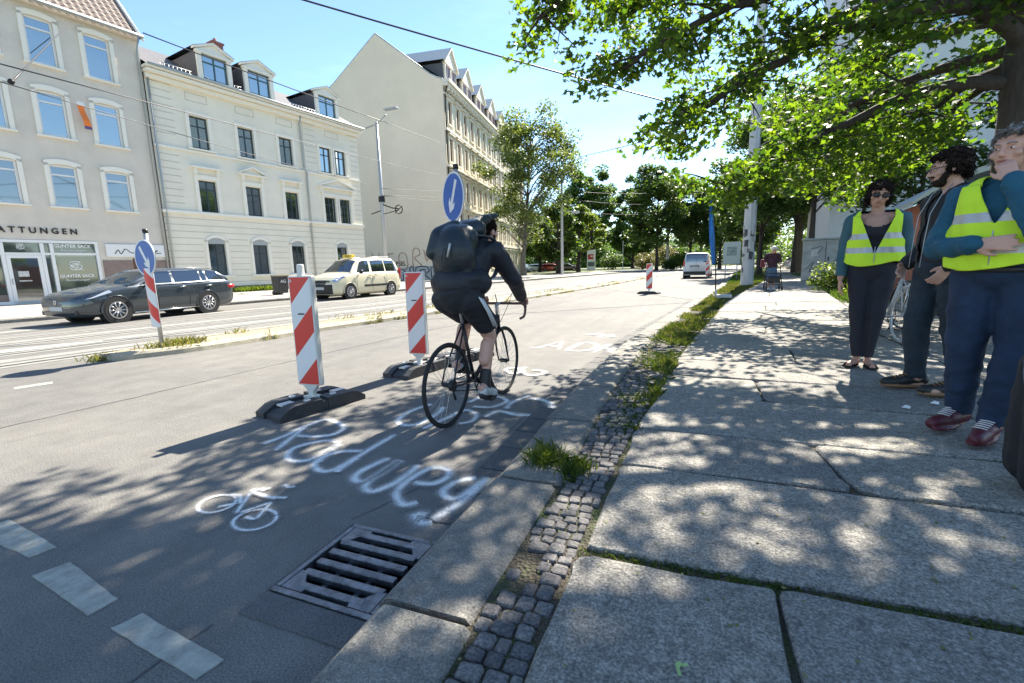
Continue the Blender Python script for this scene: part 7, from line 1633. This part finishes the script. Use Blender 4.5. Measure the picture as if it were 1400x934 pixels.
# ---- the big maple whose branches hang over the pavement
random.seed(11); g = np.random.default_rng(11)
mt = thing('maple_tree', 'big maple with its trunk at the right edge and leafy branches across the top', 'tree', (3.98, 8.5, .2))
mb = MB(); mb.tube(smooth_pl([(0, 0, -.1), (.02, 0, 1.2), (.0, .02, 2.6), (-.05, .05, 3.8), (0, .1, 5.2), (.1, .2, 7.4)], 4), [.40]+[.32-.010*i for i in range(20)], 16); mb.build('trunk', M['bark'], mt)
O = Vector((3.98, 8.5, .2)); cl = []
limbs_ = [  # world points, start radius, density of foliage, clump radius
 ([(3.95, 8.45, 4.2), (3.2, 8.1, 4.9), (2.0, 7.7, 5.2), (.4, 7.3, 5.35), (-1.2, 7.1, 5.2), (-2.25, 7.0, 4.75)], .12),
 ([(3.95, 8.5, 3.9), (3.0, 8.1, 4.35), (1.6, 7.8, 4.2), (.5, 7.7, 3.7), (-.3, 7.6, 3.25)], .10),
 ([(3.95, 8.45, 4.1), (2.8, 8.0, 4.7), (1.2, 7.6, 4.75), (0, 7.4, 4.5), (-1.0, 7.3, 4.05)], .10),
 ([(3.98, 8.5, 4.0), (4.3, 10.2, 4.0), (3.8, 12, 3.4), (3.1, 13.2, 2.9)], .08), ([(3.98, 8.5, 3.9), (3.0, 10.2, 4.1), (1.9, 11.6, 3.7), (1.1, 12.4, 3.1)], .08),
 ([(4, 8.4, 4.7), (3.2, 6.7, 5.9), (1.8, 5.8, 6.0), (.4, 5.5, 5.8), (-.9, 5.4, 5.6)], .10),
 ([(4, 8.4, 5.0), (2.6, 7.6, 5.9), (.6, 6.9, 6.3), (-1.0, 6.4, 6.2), (-2.0, 6.0, 6.0)], .10),
 ([(4, 8.4, 5.0), (2.5, 7.6, 5.7), (.2, 7.1, 6.6), (-1.2, 6.9, 6.6), (-2.0, 6.8, 6.4)], .09),
 ([(3.95, 8.5, 3.5), (2.9, 8.7, 3.55), (1.8, 9.0, 3.15), (1.0, 9.1, 2.75), (.3, 9.1, 2.6)], .09),
 ([(3.95, 8.5, 4.6), (2.4, 8.9, 5.6), (.8, 9.2, 6.0), (-.6, 9.3, 5.9), (-1.4, 9.2, 5.6)], .12),
 ([(3.95, 8.6, 4.8), (2.6, 10.6, 5.6), (1.2, 12.2, 5.6), (.2, 13.2, 5.2)], .11),
 ([(4.0, 8.6, 4.4), (3.4, 11.0, 5.0), (2.6, 13.2, 5.0), (1.9, 15.2, 4.5)], .11),
 ([(4.0, 8.4, 4.4), (3.2, 7.2, 5.2), (2.0, 6.4, 5.6), (.6, 6.2, 5.7), (-.8, 6.2, 5.5)], .10),
 ([(4.0, 8.5, 5.2), (3.3, 8.8, 7.0), (2.4, 9.2, 8.2)], .10),
 ([(4.0, 8.5, 5.6), (3.6, 10.0, 7.6), (3.0, 12.0, 8.4)], .09),
 ([(4.0, 8.5, 5.0), (5.2, 8.6, 6.0), (6.6, 8.8, 6.4)], .11), ([(4.0, 8.5, 4.2), (5.2, 10.2, 4.8), (6.0, 12.0, 4.8)], .10),
 ([(4.0, 8.5, 4.5), (4.4, 7.2, 5.4), (4.6, 5.8, 5.8)], .09), ([(3.98, 8.5, 3.8), (3.6, 9.6, 3.7), (2.9, 10.6, 3.3), (2.3, 11.0, 2.9)], .08),
 ([(3.98, 8.5, 4.4), (3.2, 8.3, 5.8), (1.8, 8.0, 6.7), (.4, 7.8, 6.9), (-.8, 7.8, 6.7)], .10)]
mb = MB()
for pts, r0 in limbs_:
    P = smooth_pl(pts, 6); n = len(P); mb.tube([tuple(Vector(p)-O+Vector((random.uniform(-.03, .03), random.uniform(-.03, .03), random.uniform(-.03, .03)))) for p in P], [r0*(1-.85*i/n)+.008 for i in range(n)], 8)
    for i in range(5, n):
        f_ = i/n
        for _ in range(1 + (f_ > .35 and random.random() < .45)):
            a = random.uniform(0, 2*math.pi); L_ = random.uniform(.5, 1.25)*(1.15-.4*f_); q = Vector(P[i])+Vector((math.cos(a)*L_, math.sin(a)*L_, random.uniform(-.35, .30))); 
            twig = limb(mb, Vector(P[i])-O, q-O, .022, .006, .12, 5, 5)
            for k in (2, 3, 4, 5):
                c = twig[k]+O+Vector((random.uniform(-.2, .2), random.uniform(-.2, .2), random.uniform(-.2, .05))); cl.append((c, random.uniform(.22, .48)))
                if random.random() < .6: limb(mb, twig[k], c-O+Vector((random.uniform(-.2, .2), random.uniform(-.2, .2), -.1)), .007, .003, .1, 3, 4)
def nearcam(c):  # twigs are pruned clear of the pavement and the people
    return c.z < 2.15 or (c.y < 6.0 and c.z < 4.9) or c.y < 4.2
cl = [c for c in cl if not nearcam(c[0]) and not (c[0].x > -.3 and c[0].z > 3.2 and math.sin(c[0].x*2.3+1)*math.sin(c[0].y*2.0+.5) > .25 and random.random() < .85) and random.random() < (.8 if c[0].x > .3 else .95) and not (.45 < c[0].x < 1.0 and c[0].y < 8.8 and random.random() < .55)]
P = []
for c, r_ in cl:
    m_ = int(g.uniform(.5, 1.3)*26*(r_/.3)); q = g.normal(size=(m_, 3)); q /= np.linalg.norm(q, axis=1)[:, None]; q *= (g.uniform(0, 1, m_)**.4)[:, None]*r_; q[:, 2] *= .6; P.append(np.array(c-O)+q)
P = np.concatenate(P); print('maple leaves', len(P))
mb.build('branches', M['bark'], mt); leaves_mesh('crown', P, .115, LF['maple'], MAPLE, mt, up=.15, hang=.9, fold=.18)

# ---- trees further off
tree('tall airy poplar with a dark leaning trunk in front of the tenement', -19.3, 53.0, 19.3, 5.4, 4.0, .34, 'birch', 10500, .33, 100, 3, .12, shape='column', bark='bark_pale', clr=.20, lean=(1.6, 0), hang=.6)
far = [('bushy light green tree behind the masts left of the parked cars', -17.5, 62, 9, 3.6, 2.0, 'mid'), ('short tree with a thick dark trunk beside the parked cars', -17.0, 72, 10, 4.0, 2.5, 'lime'), ('broad green tree filling the gap behind the poplar', -26, 80, 12, 6, 2.5, 'mid')]
for i, (lb, x, y, h, r, b, lf) in enumerate(far): tree(lb, x, y, h, r, b, .35, lf, 4500, .5, 36, 20+i, .1, 'trees along the far side of the road')
tree('tall dark dense tree with a pointed top, tallest of the pair behind the advertising pillar', -22.5, 108, 23.0, 6.4, 1.5, .5, 'dark', 9000, .7, 80, 31, .1, 'trees along the far side of the road', shape='column', clr=.22)
tree('dark dense tree, lower right hand one of the pair behind the advertising pillar', -13.5, 112, 20.5, 5.2, 1.5, .5, 'dark', 7500, .7, 70, 32, .1, 'trees along the far side of the road', shape='column', clr=.22)
tree('low dark tree at the left foot of the tall dark pair', -30, 104, 13.5, 5, 1, .4, 'dark', 5000, .7, 40, 33, .1, 'trees along the far side of the road')
tree('low light green tree right of the dark pair', -9.5, 100, 10, 3.4, 1.4, .3, 'mid', 3500, .5, 30, 34, .1, 'trees along the far side of the road')
tree('round dark green tree left of the pale mast, with a bare trunk on the lawn', -6.0, 82, 16.5, 5.4, 4.2, .28, 'mid', 8500, .5, 62, 35, .1, 'trees round the bend of the road', clr=.24)
tree('round green tree behind the pale mast', -.8, 88, 15.5, 5.6, 4.0, .3, 'dark', 8000, .5, 60, 36, .1, 'trees round the bend of the road', clr=.24)
tree('broad tree above the white van', 3.8, 84, 15, 5.4, 3.2, .3, 'mid', 8000, .5, 56, 37, .1, 'trees round the bend of the road', clr=.24)
tree('light green tree beside the blue flag, lower than its neighbours', 6.6, 70, 9.5, 3.6, 2.0, .25, 'lime', 5000, .42, 40, 38, .1, 'trees round the bend of the road')
tree('tree seen left of the tall white mast, behind the notice board', 5.4, 56, 11, 3.8, 2.4, .25, 'mid', 6000, .4, 46, 39, .1, 'trees round the bend of the road')
tree('tall dark tree behind the tall white mast', 8.4, 47, 15, 4.6, 4.2, .30, 'dark', 8500, .4, 56, 40, .1, 'park trees on the right', clr=.25)
tree('dark tree with a straight trunk right of the walker user', 7.5, 43.5, 13.0, 3.6, 3.8, .22, 'dark', 9000, .26, 56, 41, .15, 'park trees on the right', clr=.27)
tree('dark tree with a dark stem left of the graffiti wall', 9.4, 47, 14, 3.8, 4.2, .20, 'dark', 9000, .28, 56, 42, .15, 'park trees on the right', clr=.27)
tree('tree in deep shade behind the tall mast, its trunk between mast and walker user', 4.6, 40, 12.5, 3.2, 3.4, .20, 'dark', 8000, .3, 50, 44, .15, 'park trees on the right', clr=.27)
for i, (lb, x, y, h, r, b, lf) in enumerate((('leafy tree in front of the pale high block, above the bearded man', 7.2, 20.5, 7.5, 2.2, 3.2, 'mid'), ('leafy tree in front of the pale high block, above the woman', 6.4, 23.5, 6.8, 1.5, 3.0, 'mid'), ('leafy tree at the far right edge, behind the grey haired person', 8.6, 12.5, 7.5, 2.3, 2.4, 'mid'))): tree(lb, x, y, h, r, b, .10, lf, 3800, .19, 36, 50+i, .2, 'young trees behind the people', clr=.26)
tree('dark leaning tree by the corner of the graffiti wall', 5.75, 29.2, 11.5, 3.0, 4.0, .17, 'dark', 6000, .24, 52, 61, .15, 'park trees on the right', clr=.27)
# shrubs
def bush(label, x, y, r, h, leaf, n, ls, seed, zb=.1, group=None, cat='shrub', name='shrub', sy=1.):
    g = np.random.default_rng(seed); random.seed(seed); t = thing(name, label, cat, (x, y, zb), 0, group); mb = MB(); P = []
    for i in range(14):
        a = g.uniform(0, 6.28); d = r*g.uniform(.1, .8); c = (d*math.cos(a), d*math.sin(a)*sy, h*g.uniform(.35, .85)); limb(mb, (0, 0, 0), c, .03, .008, .1, 4, 4)
        m_ = n//14; q = g.normal(size=(m_, 3)); q /= np.linalg.norm(q, axis=1)[:, None]; q *= (g.uniform(0, 1, m_)**.4)[:, None]*r*.42; P.append(np.array(c)+q)
    P = np.concatenate(P); P = P[P[:, 2] > 0]; mb.build('stems', M['bark'], t); leaves_mesh('foliage', P, ls, LF[leaf], parent=t); return t
bush('bright green leafy bush at the foot of the utility cabinet', 4.25, 17.4, .75, .95, 'lime', 2400, .11, 1, .17)
bush('second low bush between the cabinet and the woman', 4.25, 15.0, .5, .45, 'lime', 1000, .09, 2, .17)
bush('greenery along the wall behind the woman', 6.6, 21.0, 1.1, 1.5, 'mid', 2600, .14, 3, .17)
for i, (lb, x, y, r, h, lf) in enumerate((('olive golden bush on the far lawn, left one', -8.6, 86, 2.4, 2.6, 'gold'), ('olive golden bush on the far lawn, beside the bare trunk', -5.6, 90, 2.6, 4.0, 'gold'), ('green bush beside the pale mast', -2.2, 84, 1.8, 2.6, 'lime'), ('bush right of the advertising pillar', -14.2, 88, 2.2, 2.6, 'mid'), ('low bush left of the white van', -3.6, 78, 1.5, 1.6, 'mid'))):
    bush(lb, x, y, r, h, lf, 2200, .3, 60+i, .1, 'shrubs on the far lawn')
# distant wood closing the view
random.seed(5); g = np.random.default_rng(5); P = []
for i in range(220):
    x = random.uniform(-95, 95); y = 150+random.uniform(0, 50)+abs(x)*.15; hh = random.uniform(6, 17)*(1 if x > -50 else .9); c = np.array((x, y, 0)); m_ = 330; q = g.uniform(-1, 1, (m_, 3)); q[:, :2] *= 5.5; q[:, 2] = (q[:, 2]+1)/2*hh*np.sqrt(np.clip(1-(q[:, 0]/6.5)**2, 0, 1)); P.append(c+q)
tag(leaves_mesh('distant_wood', np.concatenate(P), 1.25, LF['dark']), 'band of woodland closing the far end of the street', 'woodland', kind='stuff')
P = []
for i in range(60):
    x = random.uniform(11, 40); y = random.uniform(52, 85); hh = random.uniform(2.5, 9); m_ = 300; q = g.uniform(-1, 1, (m_, 3)); q[:, :2] *= 2.6; q[:, 2] = (q[:, 2]+1)/2*hh; P.append(np.array((x, y, 0))+q)
tag(leaves_mesh('park_thicket', np.concatenate(P), .5, LF['mid']), 'dense park thicket behind the trees on the right', 'thicket', kind='stuff')

# ---- grass
def blades(name, pts, hmin, hmax, w_, mat_, label=None, seed=0, lean=.5, parent=None):
    g = np.random.default_rng(seed); n = len(pts); P = np.array(pts); h = g.uniform(hmin, hmax, n); a = g.uniform(0, 6.283, n); d = g.normal(size=(n, 2))*lean
    V = np.zeros((n, 5, 3)); ca, sa = np.cos(a), np.sin(a); W = w_*g.uniform(.6, 1.3, n)
    for k, (s_, t_) in enumerate(((-1, 0), (1, 0), (.8, .55), (0, 1), (-.8, .55))):
        V[:, k, 0] = P[:, 0]+ca*W*s_*.5+d[:, 0]*h*t_**1.8; V[:, k, 1] = P[:, 1]+sa*W*s_*.5+d[:, 1]*h*t_**1.8; V[:, k, 2] = P[:, 2]+h*t_*(1-.25*np.clip(np.hypot(d[:, 0], d[:, 1]), 0, 1.5)*t_)
    me = bpy.data.meshes.new(name); me.vertices.add(n*5); me.vertices.foreach_set('co', V.reshape(-1)); me.loops.add(n*5); me.loops.foreach_set('vertex_index', np.arange(n*5, dtype=np.int32))
    me.polygons.add(n); me.polygons.foreach_set('loop_start', np.arange(0, n*5, 5, dtype=np.int32)); me.polygons.foreach_set('loop_total', np.full(n, 5, dtype=np.int32)); me.materials.append(mat_); me.update(); me.validate(); o = link(name, me, parent)
    if label: tag(o, label, 'grass', kind='stuff')
    return o
random.seed(3)
def vg(x, y): return (x, y, swz(x, y)-.03)
pts = []; dry = []; cov = []
y = 3.6
while y < 34:
    xa, xb = plin(KERB, y)+.36, plin(SL, y)+.03
    if y > 11: xa -= .0
    dn = 0 if y < 3.8 else (420 if y < 5 else (650 if y < 9 else 620)); dn = int(dn*max(.4, (xb-xa)))
    for _ in range(dn):
        yy = y+random.uniform(0, .25); u_ = random.random(); x = xa+(xb-xa)*(u_ if y > 7 else max(.0, 1-abs(random.gauss(0, .33))))
        if math.sin(x*9+yy*2.1)+math.sin(yy*3.7)+math.sin(x*3-yy*1.3) < (-.9 if yy > 7 else -.5): continue
        (dry if random.random() < (.12 if yy < 9 else .3) else pts).append(vg(x, yy))
    y += .25
for _ in range(5200):
    yy = 3.1+3.2*random.random(); xm = plin(SL, yy); x = xm-abs(random.gauss(0, .13))
    if math.sin(x*17+yy*6)+math.sin(yy*9+x*5) > -.3 and x > plin(KERB, yy)+.38: cov.append(vg(x, yy))
blades('ground_cover', cov, .015, .055, .012, LF['grass'], 'low green weeds creeping over the cobbles beside the slabs', 12, .8)
blades('verge_grass', pts, .03, .115, .010, LF['grass'], 'green grass growing along the verge between kerb and slabs', 1)
blades('dry_verge_grass', dry, .03, .13, .010, LF['grass_dry'], 'yellowing grass mixed into the verge', 2)
# moss and low weeds in the joints
pts = []
for (l0, r0) in rows[1:12]:
    for _ in range(1500 if l0 < 5 else 500):
        t = random.random(); 
        if l0 == .25: continue
        x = -.4+2.7*t; yv = l0+(r0-l0)*t
        if math.sin(x*7+l0*5)+math.sin(x*2.3+l0) > (-.9 if l0 == 1.68 else .55): pts.append((x, yv+random.gauss(0, .008 if l0 != 1.68 else .020), swz(x, yv)-.022))
for _ in range(5200):
    yy = random.uniform(.3, 9); x = plin(SL, yy)-abs(random.gauss(0, .05)); 
    if math.sin(yy*5)+math.sin(yy*2.1+1) > .3-yy*.12: pts.append(vg(x, yy))
for _ in range(1500):
    yy = random.uniform(.5, 6); x = plin(KERB, yy)+.39+abs(random.gauss(0, .02))
    if math.sin(yy*6+1)+math.sin(yy*2.7) > .4: pts.append(vg(x, yy))
blades('joint_moss', pts, .008, .030, .006, LF['grass'], 'moss and tiny weeds in the joints of the slabs and cobbles', 4, .7)
for k, (x, y, r_, n, hh, lb) in enumerate(((-.80, 2.50, .085, 520, .115, 'larger of the two grass tufts growing through the kerb joint'), (-.60, 2.42, .075, 460, .095, 'smaller darker grass tuft right beside it on the cobbles'))):
    t = thing('grass_tuft', lb, 'grass tuft', (x, y, .09 if k == 0 else .085)); g2 = random.Random(k)
    blades('blades', [(g2.gauss(0, r_*.6), g2.gauss(0, r_*.8), 0) for _ in range(n)], hh*.4, hh, .008, LF['grass'], None, 9+k, .55, t)
pts = []
for _ in range(6500):
    yy = 4.3+40*random.random()**1.6; w_ = medw(yy); side = random.random()
    x = mnx(yy)+.01+random.gauss(0, .015) if side < .45 else (mfx(yy)-.02+random.gauss(0, .02) if side < .7 else mfx(yy)+.1+random.random()*(w_-.2)*.4)
    if math.sin(yy*2.2)+math.sin(yy*5.1+1)+math.sin(yy*.7) > .6: pts.append((x, yy, 0.0 if x > mnx(yy) or x < mfx(yy) else .10))
for _ in range(700): a = random.gauss(0, .16); pts.append((-8.0+a, 5.0+random.gauss(0, .2), .10))
for _ in range(260): pts.append((-8.3+random.gauss(0, .1), 4.1+random.gauss(0, .1), .0))
blades('median_weeds', pts, .03, .16, .014, LF['grass_dry'], 'dry weeds along the kerb of the median island', 6)
pts = [(farx(yy)-6.5-random.random()*.8+0, yy, .12) for yy in [random.uniform(8, 19) for _ in range(1500)] if math.sin(yy*1.3) > .2]
pts = [(-27.667+U1.x*s_+.25+random.random()*.4, 10.67+U1.y*s_, .12) for s_ in [random.uniform(9.2, 12.0) for _ in range(900)]]
blades('wall_foot_weeds', pts, .1, .45, .04, LF['lime'], 'weeds growing at the foot of the cream house', 7)
pts = []
for _ in range(9000):
    yy = 9+28*random.random()**1.2; x = plin(SR, yy)+abs(random.gauss(.5, .6))
    if yy < 13 and x < plin(SR, yy)+1.2: continue
    pts.append((x, yy, swz(x, yy)-.03))
blades('park_edge_grass', pts, .06, .28, .016, LF['mid'], 'shaded grass along the right side of the pavement', 8)
pts = []
for _ in range(16000):
    yy = 26+60*random.random()**1.4; xk = plin(KERB, yy)+.4; xs = plin(SL, yy)
    pts.append((xk+(xs-xk)*random.random(), yy, .08))
blades('far_verge_grass', pts, .06, .25, .03, LF['mid'], 'grass of the far verge round the tall white mast', 10)
# small litter: leaves and the green seed wing
lf_ = MB(); x, y = G(930, 915, .14); z = swz(x, y)+.006
lf_.add([(x-.014, y+.022, z), (x-.004, y+.028, z+.004), (x+.004, y+.022, z+.006), (x-.002, y+.004, z+.003), (x+.004, y-.018, z+.004), (x-.002, y-.022, z+.002), (x-.010, y+.0, z+.001)], [(0, 1, 2, 3, 4, 5, 6)]); lf_.add([(x-.004, y+.020, z+.002), (x+.018, y+.024, z+.008), (x+.022, y+.018, z+.006), (x+.002, y+.012, z+.003)], [(0, 1, 2, 3)])
tag(lf_.build('fallen_leaf', mat('pale_green_leaf', (.28, .42, .14), .5)), 'small curled light green leaf lying on the nearest granite slab', 'leaf')
pts = []
for (px_, py_) in ((1140, 0), ): pass
P = []
for _ in range(620):
    yy = random.uniform(.4, 6.5); x = random.uniform(-1.1, 1.9); P.append((x, yy, (swz(x, yy) if x > -.62 else .012)+.006))
P = np.array(P); o = leaves_mesh('leaf_litter', P, .018, LF['grass_dry'], up=3); tag(o, 'tiny dry leaf scraps scattered over slabs and kerb', 'leaf litter', kind='stuff')
for (px_, py_, zz_, lb) in ((1238, 558, .2, 'small white scrap of paper on the slabs, left of the pair before the shoes'), (1277, 554, .2, 'small crumpled white scrap of paper nearest the black shoe')):
    x, y = G(px_, py_, zz_); mb = MB(); z = swz(x, y); mb.add([(x-.03, y-.01, z+.012), (x+.02, y-.018, z+.008), (x+.032, y+.012, z+.018), (x-.012, y+.02, z+.010), (x, y, z+.03)], [(0, 1, 4), (1, 2, 4), (2, 3, 4), (3, 0, 4), (0, 3, 2, 1)]); tag(mb.build('paper_scrap', M['frame_white']), lb, 'paper')
# white sprayed stroke on the slabs by the burgundy shoe
S5 = Spray()
for st in ([(1262, 577), (1285, 574), (1308, 566)], [(1282, 563), (1308, 566)]):
    n0 = len(S5.v); S5.stroke(st, .035, sm=1)
    S5.v[n0:] = [(a*(CAM_H-.212)/CAM_H, b*(CAM_H-.212)/CAM_H, .2105) for a, b, c in S5.v[n0:]]
struct(S5.build('sprayed_arrow'))
